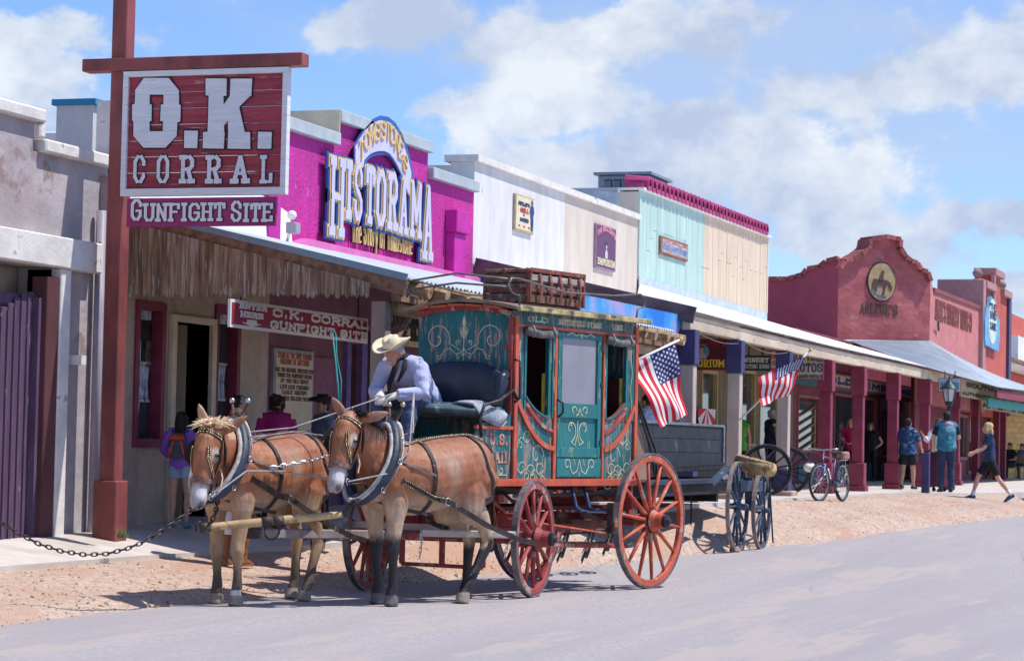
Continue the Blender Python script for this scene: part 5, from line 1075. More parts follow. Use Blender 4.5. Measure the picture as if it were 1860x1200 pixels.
for xx in (sx(1000)+.06,sx(1134)): bx('muntin_post',xx-.03,xx+.02,yN+.001,yN+.014,sz(757),sz(603),m=teals)
# scroll painting
def spiral(cx,cy,r0,r1,a0,a1,n=18): return [(cx+(r0+(r1-r0)*i/n)*math.cos(R(a0+(a1-a0)*i/n)),cy+(r0+(r1-r0)*i/n)*math.sin(R(a0+(a1-a0)*i/n))) for i in range(n+1)]
def scroll(par,o,u,v,curves,w,m,nm='painted_scroll'):
    o=V(o);u=V(u);v=V(v);n=u.cross(v).normalized(); b=MB()
    for k,c in enumerate(curves): b.ribbon([o+u*x+v*y+n*(.0005*(k%9)) for x,y in c],n,w,.0025)
    x_=obj(nm,b,m,par,world=False,fixn=True); x_['kind']='stuff'; return x_
def mirror(c): return [(-x,y) for x,y in c]
base=[spiral(.34,.02,.17,.02,200,-260,30),[(0,-.08),(.04,-.13),(.10,-.14),(.17,-.08),(.24,-.10),(.3,-.2)],spiral(.075,-.02,.03,.006,-80,280),spiral(.07,-.17,.028,.006,90,-250),[(.17,-.04),(.12,-.06),(.05,-.1)],[(0,.02),(.03,.05),(.05,.1),(.03,.14)],spiral(.31,-.17,.035,.006,120,480)]
cen=[[(0,.25),(0,-.34)],[(-.02,.16),(0,.22),(.02,.16)],[(-.03,.1),(0,.06),(.03,.1)],[(-.02,-.22),(0,-.28),(.02,-.22)],[(-.035,-.16),(0,-.13),(.035,-.16)]]
scroll(t,(x1+.002,-.02,2.62),(0,1,0),Z,base+[mirror(c) for c in base]+cen,.009,creamline)
obj('painted_finial',MB().poly([V((x1+.006,-.02,2.62))+V((0,a,c)) for a,c in ((0,.27),(.022,.2),(.012,.14),(.035,.08),(0,.03),(-.035,.08),(-.012,.14),(-.022,.2))],(.002,0,0)),creamline,t,world=False,fixn=True)
u_=V((-1,0,0)); xc=(dh[0]+dh[1])/2
dd_=[spiral(.14,.05,.13,.02,260,-60,20),[(0,.15),(0,-.02)],[(0,0),(.05,-.12),(.13,-.08)],spiral(.14,.1,.03,.005,0,300)]
scroll(t,(xc,yN-.003,sz(785)),u_,Z,dd_+[mirror(c) for c in dd_],.010,creamline)
d3=[spiral(.12,.0,.06,.015,180,-90,14),[(0,.03),(.03,-.03),(.07,-.05)]]
scroll(t,(xc,yN+.023,sz(742)),u_,Z,d3+[mirror(c) for c in d3],.010,creamline)
scroll(t,(xc,yN+.023,sz(600)-.012),u_,Z,[[(-.28,.0),(-.2,.03),(-.1,0),(-.04,.02),(0,.0),(.04,.02),(.1,0),(.2,.03),(.28,0)],[(0,.03),(0,-.02)]],.009,creamline)
d4=[[(0,.1),(.05,-.02),(.13,-.05),(.2,.03)],spiral(.25,.05,.07,.02,200,-150,16)]
scroll(t,(xc,yN+.031,sz(850)),u_,Z,d4+[mirror(c) for c in d4],.010,creamline)
for x_,s_ in ((x1-.42,1),(x0+.40,-1)):
    d5=[spiral(s_*.05,.05,.14,.02,0,330,20),spiral(s_*-.05,-.12,.10,.02,180,-120,18),spiral(s_*.15,-.2,.12,.02,200,500,20)]
    scroll(t,(x_,yN+.001,sz(835)),u_,Z,d5,.009,creamline)
for x_,z_,s_ in ((x1-.22,sz(800),1),(x1-.22,sz(856),-1),(x0+.22,sz(800),-1),(x0+.22,sz(856),1),(x1-.48,sz(858),1),(x0+.47,sz(858),-1)):
    scroll(t,(x_,yN+.0015,z_),u_,Z,[spiral(s_*.04,.03,.09,.015,20,330,16),spiral(s_*-.07,-.05,.06,.01,200,-120,14),[(s_*-.12,.0),(s_*-.05,.04),(s_*.05,-.02),(s_*.13,.03)]],.007,creamline)
for xx in (sx(940),sx(996),sx(1130),sx(1082)): scroll(t,(xx,yN+.016,sz(680)),u_,Z,[[(.012*math.sin(i*.9),-.35+i*.05) for i in range(15)]],.008,creamline)
# lettering
for s_,a,c in (('OLD',953,984),('BUTTERFIELD',1003,1048),('STAGE',1051,1076),('LINE',1095,1114)):
    o_=obj('lettering',text(MB(),s_,(sx(a),yN+.001,sz(584)),u_,Z,.062,abs(sx(a)-sx(c)),.016,.003),creamline,t,**L0); o_['kind']='stuff'
# driver's boot and seat
b=MB(); b.poly([(x1+.02,yN-.03,zb),(x1+.75,yN-.03,zb),(x1+.78,yN-.03,zb+.20),(x1+.62,yN-.03,zb+.55),(x1+.02,yN-.03,zb+.66)],(0,.03,0)); obj('boot_side',b,tealp,t,world=False,fixn=True)
b=MB(); b.poly([(x1+.02,-yN,zb),(x1+.75,-yN,zb),(x1+.78,-yN,zb+.20),(x1+.62,-yN,zb+.55),(x1+.02,-yN,zb+.66)],(0,.03,0)); obj('boot_side',b,tealp,t,world=False,fixn=True)
b=MB(); b.poly([(x1+.72,-yN+.03,zb),(x1+.75,-yN+.03,zb),(x1+.78,-yN+.03,zb+.20),(x1+.75,-yN+.03,zb+.20)],(0,2*yN-.06,0)); obj('boot_front',b,redc,t,world=False,fixn=True)
obj('footboard',MB().obox((x1+.92,0,zb+.12),(.15,0,.06),(0,.55,0),(-.01,0,.02)),redc,t,**L0)
bx('boot_rail',x1+.02,x1+.72,yN+.001,yN+.028,zb+.50,zb+.535); bx('boot_floor',x1+.02,x1+.72,-yN+.03,yN-.04,zb,zb+.03,m=redc)
for s_,a,c,z_ in (('U.S.',x1+.42,x1+.10,zb+.34),('MAIL',x1+.46,x1+.06,zb+.16)):
    text_o=obj('lettering',text(MB(),s_,(a,yN+.001,z_),u_,Z,.12,abs(a-c),.028,.003),mat('worn_red_letter',(.50,.24,.18),.7,.3,9),t,**L0); text_o['kind']='stuff'
scroll(t,(x1+.25,yN+.001,zb+.585),u_,Z,[spiral(0,0,.05,.01,0,300),[(-.12,.0),(-.05,-.04),(.05,-.05),(.14,.0)]],.009,creamline)
scroll(t,(x1+.2,yN+.001,zb+.09),u_,Z,[spiral(0,0,.05,.01,180,500),[(-.15,.03),(-.05,-.05),(.1,-.05)]],.009,creamline)
# seat
b=MB(); b.loft([(x1+.12,-.56,zb+.74),(x1+.12,.56,zb+.74)],[.01,.01],[.01,.01])
cu=MB(); n=10
sb_=MB()
sb_.loft([(x1+.36,-.57,1.86),(x1+.36,-.55,1.87),(x1+.36,0,1.89),(x1+.36,.55,1.87),(x1+.36,.58,1.86)],[.26,.32,.34,.32,.24],[.04,.075,.085,.075,.03],(1,0,0),16)
obj('seat_cushion',sb_,mat('teal_grey_cushion',(.07,.13,.14),.55,.2,5,bump=.3,wear=(.3,.34,.36),wamt=.25),t,world=False,smooth=True)
bk=MB(); pts=[];ra=[];rb=[]
for i in range(13):
    y_=-.58+1.16*i/12; f=1-abs(y_/.58)**3; pts.append((x1+.13,y_,2.06+.05*f)); ra.append(.16+.13*f); rb.append(.045+.03*f)
bk.loft(pts,ra,rb,(0,0,1),18); obj('seat_back',bk,leather,t,world=False,smooth=True)
for y_ in (.57,-.57): obj('seat_arm',MB().loft([(x1+.10,y_,2.27),(x1+.18,y_,2.23),(x1+.22,y_,2.05),(x1+.32,y_,1.94)],[.05,.055,.05,.03],[.05,.055,.045,.03],(0,1,0),12),leather,t,world=False,smooth=True)
obj('seat_blanket',MB().loft([(x1+.30,.10,1.93),(x1+.32,.35,1.965),(x1+.42,.60,1.90),(x1+.46,.64,1.76)],[.20,.26,.24,.16],[.02,.03,.03,.02],(1,0,0),12),mat('grey_blanket',(.33,.36,.42),.85,.25,5,bump=.5,wear=(.6,.6,.62),wamt=.3),t,world=False,smooth=True)
obj('seat_rail',MB().tube([(x1+.02,yN+.06,2.02),(x1+.1,yN+.06,2.10),(x1+.35,yN+.06,1.99),(x1+.62,yN+.06,1.94),(x1+.70,yN+.06,1.80),(x1+.66,yN+.06,1.62)],.018,8),iron,t,world=False,smooth=True)
obj('grab_rail',MB().tube([(x1+.015,yN+.02,2.42),(x1+.03,yN+.10,2.40),(x1+.03,yN+.10,2.02),(x1+.02,yN+.03,1.98)],.012,8),iron,t,world=False,smooth=True)
# roof rails
ir=mat('grey_iron_rod',(.18,.17,.17),.45,.2,8,metal=.5)
def rail(pts,nm='roof_rail'): return obj(nm,MB().tube(pts,.011,8),ir,t,world=False,smooth=True)
zr_=zt+.05
for s_ in (1,-1):
    y_=s_*.64; rail([(x1-.02,y_,zr_-.01),(x1-.02,y_,zr_+.10),(x1+.12,y_,zr_+.12),(x1+.20,y_,zr_+.20),(x1+.14,y_,zr_+.27),(x1,y_,zr_+.275),(.3,y_,zr_+.19),(-.7,y_,zr_+.22),(x0-.0,y_,zr_+.27),(x0-.10,y_,zr_+.24),(x0-.10,y_,zr_+.14),(x0+.05,y_,zr_+.10),(x0+.08,y_,zr_-.01)])
rail([(x1+.18,-.62,zr_+.26),(x1+.20,0,zr_+.33),(x1+.18,.62,zr_+.26)]); rail([(x1+.18,-.62,zr_+.17),(x1+.2,0,zr_+.23),(x1+.18,.62,zr_+.18)])
# rear leather boot
b=MB(); b.poly([(x0-.005,-.5,2.25),(x0-.16,-.5,2.05),(x0-.42,-.5,1.62),(x0-.55,-.5,1.28),(x0-.50,-.5,1.16),(x0-.005,-.5,1.16)],(0,1.0,0)); obj('rear_boot',b,canvas,t,world=False,fixn=True,bev=.03)
obj('boot_strap',MB().ribbon([(x0-.0,.51,2.32),(x0-.2,.52,2.02),(x0-.46,.52,1.6),(x0-.62,.52,1.22)],[(0,1,0)]*4,.045,.012),iron,t,world=False,fixn=True)
obj('boot_rail',MB().tube([(x0-.02,.53,2.3),(x0-.30,.56,1.85),(x0-.56,.56,1.5),(x0-.62,.55,1.18),(x0-.52,.55,1.1)],.015,8),iron,t,world=False,smooth=True)
# running gear
def gb(n_,a,c,w,h_,m=redc): return obj(n_,MB().bar(a,c,w,h_),m,t,world=False,bev=.006)
gb('perch',(-1.35,0,.66),(1.5,0,.66),.10,.10); gb('rear_axle',(-1.275,-.66,.745),(-1.275,.66,.745),.11,.12)
ca,sa=math.cos(fy),math.sin(fy)
gb('front_axle',(fx+.90*sa,-.90*ca,.595),(fx-.66*sa,.66*ca,.595),.11,.12)
gb('front_bolster',(fx+.6*sa,-.6*ca,.78),(fx-.6*sa,.6*ca,.78),.13,.14); gb('rear_bolster',(-1.275,-.6,.93),(-1.275,.6,.93),.12,.14); gb('front_stand',(fx,-.5,1.0),(fx,.5,1.0),.10,.08)
for y_ in (.42,-.42):
    obj('thoroughbrace',MB().ribbon([(-1.5,y_,1.16),(-1.2,y_,1.08),(-.6,y_,1.02),(0,y_,1.0),(.6,y_,1.02),(1.2,y_,1.08),(1.5,y_,1.16)],[(0,0,1)]*7,.09,.04),oldleather,t,world=False,fixn=True)
    gb('side_reach',(-1.25,y_*.9,.70),(1.2,y_*.4,.64),.06,.07); gb('sway_stay',(-1.45,y_,.80),(-1.5,y_,1.18),.05,.05); gb('sway_stay',(1.45,y_,.72),(1.5,y_,1.18),.05,.05)
    gb('body_sill',(-1.2,y_,zb-.045),(2.0,y_,zb-.045),.08,.09,darkred); gb('cross_brace',(1.1,y_,.85),(1.45,y_*.6,1.15),.04,.04,org)
gb('cross_bar',(-.6,-.5,1.1),(-.6,.5,1.1),.07,.07); gb('cross_bar',(.5,-.5,1.1),(.5,.5,1.1),.07,.07)
gb('under_tray',(-.9,-.1,.88),(.9,-.1,.88),.7,.05,mat('dark_red_tray',(.12,.02,.025),.7)); gb('brake_beam',(-.45,-.7,.72),(-.45,.86,.72),.07,.08,_mats['brown_beam'])
gb('brake_block',(-.47,.80,.62),(-.47,.80,.95),.08,.12,oldleather); gb('brake_shelf',(-.62,.70,.94),(-.25,.70,.94),.12,.03,_mats['pale_post']); gb('brake_rod',(-.5,.72,.52),(.9,.66,.55),.02,.02,iron); gb('lower_reach',(-1.2,.55,.46),(1.0,.50,.52),.05,.05); gb('brake_rod',(-.4,.76,.62),(1.3,.6,.80),.03,.02,org)
bl=mat('blue_iron_step',(.05,.08,.16),.45,.15,6,metal=.3)
for x_ in (sx(1036),sx(1058)): obj('step_iron',MB().tube([(x_,yN-.06,zb-.03),(x_+.01,yN,1.0),(x_+.03,yN+.04,.90),(x_+.0,yN+.09,.86),(x_-.10,yN+.12,.85)],[.02,.02,.022,.02,.014],8),bl,t,world=False,smooth=True)
obj('step_plate',MB().bar((sx(1036)+.0,yN+.12,.85),(sx(1090)-.08,yN+.12,.85),.09,.015),bl,t,**L0)
for y_ in (.3,-.3): gb('hound',(fx+.1,y_,.62),(2.35,y_*.3,.62),.07,.07)
gb('splinter_bar',(2.0,-.9,.70),(2.05,.75,.70),.07,.07,_mats['pale_post'])
gb('front_lower_frame',(1.6,-.5,.30),(1.6,.5,.30),.04,.04); 
for y_ in (-.5,0,.5): gb('front_lower_stay',(1.6,y_,.30),(1.6,y_,.95),.05,.05)
gb('front_cross_bar',(1.75,-.55,.86),(1.75,.55,.86),.06,.08,_mats['pale_post'])
# the pole that runs out between the mules
pe=D(470,968,23.55); ps=cw(2.1,0,.62)
Mi=_rootm[t.name].inverted()
obj('pole',MB().bar(ps,pe,.09,.09),mat('grey_pole_wood',(.30,.25,.25),.8,.15,3,(3,1,1),.3),t,bev=.01)
obj('pole_cap',MB().bar(pe,pe+(pe-ps).normalized()*.16,.11,.10),oldleather,t,bev=.01)
obj('singletree',MB().bar(D(764,967,24.25),D(936,971,24.6),.06,.07),mat('pale_ash_wood',(.50,.46,.44),.8,.15,5),t,bev=.01)
def chain(par,pts,pitch=.05,r=.006,w=.016,m=None,nm='chain'):
    pts=[V(p) for p in pts]; b=MB(); acc=0; i=0; k=0
    seg=[(a,c) for a,c in zip(pts,pts[1:])]; tot=sum((c-a).length for a,c in seg); n=max(2,int(tot/pitch))
    def at(s):
        for a,c in seg:
            l=(c-a).length
            if s<=l: return a+(c-a)*(s/l),(c-a).normalized()
            s-=l
        return pts[-1],(seg[-1][1]-seg[-1][0]).normalized()
    for k in range(n):
        p_,d=at((k+.5)*tot/n); a=V((0,0,1)) if abs(d.z)<.9 else V((1,0,0)); s1=d.cross(a).normalized(); s2=d.cross(s1)
        sdv=s1 if k%2 else s2; L_=tot/n*.68
        b.tube([p_+d*(L_*math.cos(q))*1+sdv*(w*math.sin(q)) for q in [i*math.pi/4 for i in range(8)]],r,5,closed=True)
    o=obj(nm,b,m or steel,par); o['kind']='stuff'; return o
chain(t,[D(764,967,24.2),D(766,985,24.2),D(762,1012,24.2)],.045,.005,.014); chain(t,[D(934,973,24.6),D(922,990,24.6),D(916,1012,24.6)],.045,.005,.014)
# trunk on the roof
kr=Matrix.Rotation(hd,3,'Z'); tk=top('trunk','large weathered brown plank trunk with leather straps lying on the coach roof','trunk',cw(0,.05,zt+.125),hd)
pw=mat('trunk_plank',(.20,.11,.08),.8,.3,4,(.5,3,3),.4,wear=(.34,.27,.25),wamt=.35,wscale=4,rnd=.2); sw=mat('trunk_slat',(.42,.36,.32),.8,.2,6,(.4,2,2),.3); rw=mat('rust_edge',(.22,.07,.05),.7,.25,9,wear=(.36,.2,.15),wamt=.3)
ta,tb,tc0,td=-.52,.60,-.27,.30
for i in range(3):
    z_=.0+i*.105; obj('side_board',MB().box(ta,tb,td-.02,td,z_+.004,z_+.10),pw if i!=2 else pw,tk,world=False,bev=.004); obj('side_board',MB().box(ta,tb,tc0,tc0+.02,z_+.004,z_+.10),pw,tk,**L0)
    obj('end_board',MB().box(tb-.02,tb,tc0+.021,td-.021,z_+.004,z_+.10),pw,tk,world=False,bev=.004); obj('end_board',MB().box(ta,ta+.02,tc0+.021,td-.021,z_+.004,z_+.10),pw,tk,**L0)
obj('lid',MB().box(ta-.01,tb+.01,tc0-.01,td+.01,.32,.36),pw,tk,world=False,bev=.01); obj('pale_slat',MB().box(ta,tb,td+.001,td+.018,.235,.30),sw,tk,world=False,bev=.004)
for x_ in (ta,tb-.03):
    obj('corner_iron',MB().box(x_,x_+.04,td+.001,td+.022,0,.36),rw,tk,world=False,bev=.005)
for y_ in (tc0,td-.03): obj('corner_iron',MB().box(tb+.001,tb+.02,y_,y_+.04,0,.36),rw,tk,world=False,bev=.005)
obj('edge_iron',MB().box(ta,tb,td+.011,td+.026,.325,.37),rw,tk,world=False,bev=.005); obj('edge_iron',MB().box(ta,tb,td+.001,td+.016,.12,.15),rw,tk,**L0)
obj('edge_iron',MB().box(tb+.001,tb+.014,tc0+.05,td-.05,.13,.155),rw,tk,**L0)
for k in range(5): x_=ta+.14+k*.20; obj('leather_strap',MB().ribbon([(x_,td+.02,.31),(x_+.01,td+.045,.22),(x_,td+.04,.1),(x_,td+.02,.01)],[(0,1,0)]*4,.045,.01),rw,tk,world=False,fixn=True)
for x_,y_ in ((tb+.002,td-.02),(tb+.002,0),(ta+.2,td+.0)): obj('corner_block',MB().ball((x_,y_,.335),.035,8,5),rw,tk,world=False,smooth=True)
obj('roof_runner',MB().box(ta,tb,.2,.26,-.10,-.002),pw,tk,**L0); obj('roof_runner',MB().box(ta,tb,-.22,-.16,-.08,-.002),pw,tk,**L0)
# ------------------------------------------------------------ flags
flr=mat('flag_red',(.62,.015,.03),.7,.04,4,bump=.1); flw=mat('flag_white',(.78,.76,.76),.7,.03,4,bump=.1); flb=mat('flag_blue',(.02,.035,.16),.7,.05,4,bump=.1)
def star(c,r,u,v,n): return [c+(u*math.cos(q)+v*math.sin(q))*(r if k%2==0 else r*.42)+n for k,q in enumerate([math.pi/2+i*math.pi/5 for i in range(10)])]
def flag(label,tip,butt,corners,dep,canton=(.42,.54),flip=False,extra=None,ph=0):
    T=D(*tip,dep[0]);Bt=D(*butt,dep[1]); f=top('flag',label,'flag',Bt)
    obj('pole',MB().tube([Bt+(Bt-T).normalized()*.05,T+(T-Bt).normalized()*.05],.014,8),white_p,f,smooth=True); obj('finial',MB().ball(T+(T-Bt).normalized()*.08,.03),gold,f,smooth=True)
    A,B_,C_,D_=[D(*c,d) for c,d in corners]   # hoist top, hoist bottom, fly bottom, fly top
    nu,nv=26,26; vs=[];b=MB()
    nn=(B_-A).cross(D_-A).normalized()
    pt=lambda u,v:(A.lerp(B_,v)).lerp(D_.lerp(C_,v),u)+nn*(.05*math.sin(u*7+v*5+ph)*u**.5+.025*math.sin(v*13+u*3+ph)*u)
    for i in range(nu+1):
        for j in range(nv+1): vs.append(pt(i/nu,j/nv))
    faces=[]
    b.v=vs
    for i in range(nu):
        for j in range(nv):
            u=(i+.5)/nu;v=(j+.5)/nv; m_=2 if (u<canton[0] and v<canton[1]) else int(v*13)%2
            b.f.append((i*(nv+1)+j,(i+1)*(nv+1)+j,(i+1)*(nv+1)+j+1,i*(nv+1)+j+1)); b.m.append(m_)
    o=obj('cloth',b,[flr,flw,flb],f,smooth=True)
    st=MB()
    for r_ in range(9):
        for c_ in range(6 if r_%2==0 else 5):
            u=(c_+.5+(0 if r_%2==0 else .5))/6.0*canton[0]; v=(r_+.7)/9.4*canton[1]
            p_=pt(u,v); du=(pt(u+.02,v)-p_).normalized(); dv_=(pt(u,v+.02)-p_).normalized(); n_=du.cross(dv_).normalized()
            if n_.dot(CAM-p_)<0: n_=-n_
            k=len(st.v); st.v+=star(p_,.021,du,-dv_,n_*.004); st.f.append(tuple(range(k,k+10))); st.m.append(0)
    so=obj('stars',st,flw,f); so['kind']='stuff'
    return f
# nearer flag: hoist along its pole, cloth hanging down
flag('larger flag with stars and stripes hanging from a slanted white pole behind the coach',(1228,620),(1138,663),[((1226,622),28.7),((1140,664),28.3),((1204,776),28.3),((1246,752),28.7)],(28.7,28.2),(.46,.54))
flag('smaller flag with stars and stripes draped over a pole on the pale canopy post',(1466,642),(1344,762),[((1462,646),38.5),((1376,686),38.3),((1382,738),38.2),((1436,716),38.5)],(38.5,38.6),(.34,.60),ph=2)
bw=mat('black_wagon_paint',(.022,.024,.032),.7,.25,4,bump=.3,wear=(.08,.07,.07),wamt=.10,wscale=3)
bwe=mat('wagon_grey_edge',(.16,.17,.20),.8,.2,6,bump=.2)
blw=mat('blue_grey_wheel',(.055,.08,.125),.6,.15,5,bump=.1,wear=(.3,.3,.32),wamt=.2)
# ------------------------------------------------------------ black wagon behind the coach
X_=30.6; Yg=9.05
def WP(px,py,Y=8.6): return P(px,py,Y)
t=top('freight_wagon','black open wagon with tall plank side parked behind the stagecoach','wagon',(33.5,8.6,.4))
xa=WP(1160,800).x; xb=WP(1313,800).x; z1=WP(1240,772).z; z0=WP(1240,846).z
Yn=8.6
for i in range(3):
    zz0=z0+(z1-z0)*i/3; obj('side_plank',MB().box(xa,xb,Yn,Yn+.04,zz0+.003,zz0+(z1-z0)/3-.003),bw,t,bev=.004)
obj('top_rail',MB().box(xa-.02,xb+.05,Yn-.02,Yn+.07,z1,z1+.035),bwe,t,bev=.004)
obj('end_board',MB().box(xb,xb+.04,Yn+.041,Yn+.9,z0,z1),bw,t); obj('side_board',MB().box(xa,xb,Yn+.9,Yn+.94,z0,z1),bw,t); obj('bed',MB().box(xa,xb+.5,Yn,Yn+.94,z0-.08,z0-.004),bw,t)
obj('end_batten',MB().box(xb-.06,xb+.015,Yn-.03,Yn-.002,z0,z1),bwe,t,bev=.004)
zp1=WP(1280,868).z; zp0=WP(1280,897).z; xp=WP(1326,880).x
obj('under_frame',MB().box(xa,xp,Yn-.08,Yn+.7,zp0,zp1),bw,t,bev=.01); obj('frame_beam',MB().box(xa,xp-.3,Yn-.14,Yn-.082,zp0+.16,zp1-.01),mat('blue_black_beam',(.03,.045,.08),.6,.1),t,bev=.006)
obj('draw_box',MB().box(xp-.28,xp+.05,Yn-.2,Yn-.0,zp0-.02,zp1+.05),blw,t,bev=.01)
chain(t,[(xa+.1,Yn-.05,z0+.02),(xa+.6,Yn-.06,z0-.03),(xb-.1,Yn-.05,z0+.03)],.06,.007,.018,iron)
for p_ in (1252,1268): v=WP(p_,905); obj('prop_rod',MB().cyl((v.x,Yn+.1,zp0),(v.x,Yn+.1,hgt(v.x,Yn+.1)),.012,n=6),iron,t)
for xx in (xa+.4,xb-.3): obj('axle_block',MB().box(xx-.06,xx+.06,Yn,Yn+.8,zp0-.12,zp0-.002),bw,t)
for yy in (Yn+.1,Yn+.8):
    w_=wheel(t,(0,0,0),.42,10,bw,tyre_m,1,0,.08,.2,.04,.05,.02); M=_rootm[t.name].inverted(); w_.location=M@V((xa+.55,yy+.0,zp0-.05)); w_.hide_render=False
# two wheeled log cart
t=top('log_cart','narrow blue grey cart with two tall spoked wheels and raised shafts','cart',G(1360,999,.12))
M=_rootm[t.name].inverted()
pW=[(G(1338,1000,.12),.63),(G(1382,997,.12),.56)]
for p_,r_ in pW:
    w_=wheel(t,(0,0,0),r_,12,blw,mat('rusty_tyre',(.26,.20,.17),.7,.2,8),1,0,.06,.24,.045,.05,.022); w_.location=M@(p_+Z*r_)
a_,c_=pW[0][0]+Z*.62,pW[1][0]+Z*.6
obj('axle',MB().cyl(a_,c_,.05,n=10),blw,t,smooth=True)
mid=(a_+c_)/2
obj('bolster',MB().bar(a_+Z*.30,c_+Z*.30,.10,.16),blw,t,bev=.01); obj('strut',MB().bar(mid,mid+Z*.42,.09,.09),blw,t)
sh=WP(1322,868,8.2); obj('tongue_board',MB().bar(a_+Z*.36+V((-.2,.1,0)),WP(1313,862,8.5),.12,.05),bwe,t,bev=.006); obj('side_board',MB().bar(D(1320,850,34.6),D(1290,880,34.2),.10,.05),blw,t)
for p_ in (1388,1398): v=D(p_-2,845,35.2); w_=D(p_+ (6 if p_==1398 else 3),985,35.0); obj('prop_rod',MB().cyl(v,w_,.012,n=6),iron,t)
lg=top('log','short barked yellow log lying across the narrow two wheeled cart','log',D(1372,850,34.9))
pts=[D(1341,839,35.4),D(1352,843,35.3),D(1378,849,35.0),D(1402,853,34.8)]
obj('trunk_section',MB().tube(pts,[.095,.105,.11,.10],14),mat('yellow_log',(.52,.36,.17),.85,.25,5,(1,1,1),.5,wear=(.26,.14,.07),wamt=.35,wscale=6),lg,smooth=True); obj('bark_strip',MB().tube([p_+Z*.055+V((-.02,0,0)) for p_ in pts],[.07,.075,.07,.05],8),log_m,lg)
st_=top('stone','pale rock chock lying at the foot of the cart wheel','stone',G(1332,1003,.1)); obj('rock',MB().ball(G(1335,1003,.1)+Z*.035,(.11,.08,.06),9,6),stone_m,st_)
# hay rake wheels behind the coach
t=top('hay_rake','thin iron hay rake wheels lying in the dirt behind the coach','hay rake',G(1050,1003,.28)); M=_rootm[t.name].inverted()
for (px_,py_,dd_,r_) in ((1030,968,29.6,.30),(1075,966,29.9,.32),(1112,960,30.2,.28)):
    c_=D(px_,py_,dd_); o=obj('rake_wheel',ringmb(r_-.02,r_,.03,32),iron,t,world=False,fixn=True); o.location=M@c_; o.rotation_euler=(R(12),0,R(20)); 
    b=MB()
    for k in range(16): q=2*math.pi*k/16; b.tube([(0,0,0),(r_*1.25*math.cos(q),.04,r_*1.25*math.sin(q))],.007,5)
    x_=obj('tine',b,iron,o,world=False); x_['kind']='stuff'
obj('rake_bar',MB().cyl(D(1020,968,29.6),D(1125,960,30.3),.025),iron,t); 
# ------------------------------------------------------------ big dark wheel propped in the shade
for lb,px_,py_,dd,r_ in (('large dark spoked wheel leaning beside the pale post',1392,850,44.5,.47),('second dark spoked wheel partly behind the last purple topped post',1430,848,46.5,.45)):
    p_=D(px_,py_,dd); t=top('wagon_wheel',lb,'wheel',(p_.x,p_.y,.72),R(-78),group='dark wagon wheels leaning under the canopy')
    wheel(t,(0,0,r_),r_,14,bw,tyre_m,1,0,.09,.24,.05,.06,.025)
# ------------------------------------------------------------ street lamp
b0=G(1722,892,.68); t=top('street_lamp','dark green street lamp with six sided frosted lantern near the last canopy post','street lamp',b0)
gm=mat('dark_green_iron',(.02,.05,.055),.45,.1,5,metal=.3); dep_=(b0-CAM).dot(FW); b0=D(1722,892,dep_); s_=dep_/4500
zl0=D(1722,729,dep_).z; ztp=D(1722,686,dep_).z
prof=[(0,0),(.16,0),(.16,.18),(.11,.24),(.10,.55),(.06,.62),(.05,1.2),(.045,1.25),(.06,1.28),(.045,1.31),(.04,2.2),(.06,2.24),(.04,2.28),(.04,zl0-b0.z-.12),(.09,zl0-b0.z-.06),(.10,zl0-b0.z)]
obj('pole',MB().lathe(prof,b0,16),gm,t,smooth=True)
hL=ztp-zl0; lw=.17
b=MB(); b.lathe([(lw*.62,0),(lw,hL*.55)],(b0.x,b0.y,zl0+.01),6); obj('lantern_glass',b,mat('frosted_lamp_glass',(.62,.62,.64),.4,.04,spec=.5),t)
for k in range(6):
    q=2*math.pi*k/6; c,s2=math.cos(q),math.sin(q); obj('lantern_bar',MB().cyl((b0.x+lw*.64*c,b0.y+lw*.64*s2,zl0),(b0.x+lw*1.03*c,b0.y+lw*1.03*s2,zl0+hL*.56),.012,n=5),gm,t)
obj('lantern_roof',MB().lathe([(lw*1.35,hL*.53),(lw*1.3,hL*.57),(lw*.8,hL*.72),(lw*.45,hL*.8),(lw*.4,hL*.86),(lw*.12,hL*.93),(.02,hL*1.0),(.01,hL*1.12),(0,hL*1.14)],(b0.x,b0.y,zl0),12),gm,t,smooth=True)
# dark square bollard with a curved handle
v=G(1681,900,.66); t=top('hitching_post','slim dark square post with bent iron bar at the sidewalk edge','post',v); dd=(v-CAM).dot(FW); v1=D(1679,822,dd)
obj('post',MB().box(v.x-.08,v.x+.08,v.y-.08,v.y+.08,v.z-.05,v1.z),post_n,t,bev=.01); obj('bent_bar',MB().tube([v1,D(1692,816,dd),D(1684,822,dd),D(1668,828,dd)],.02,8),iron,t,smooth=True)
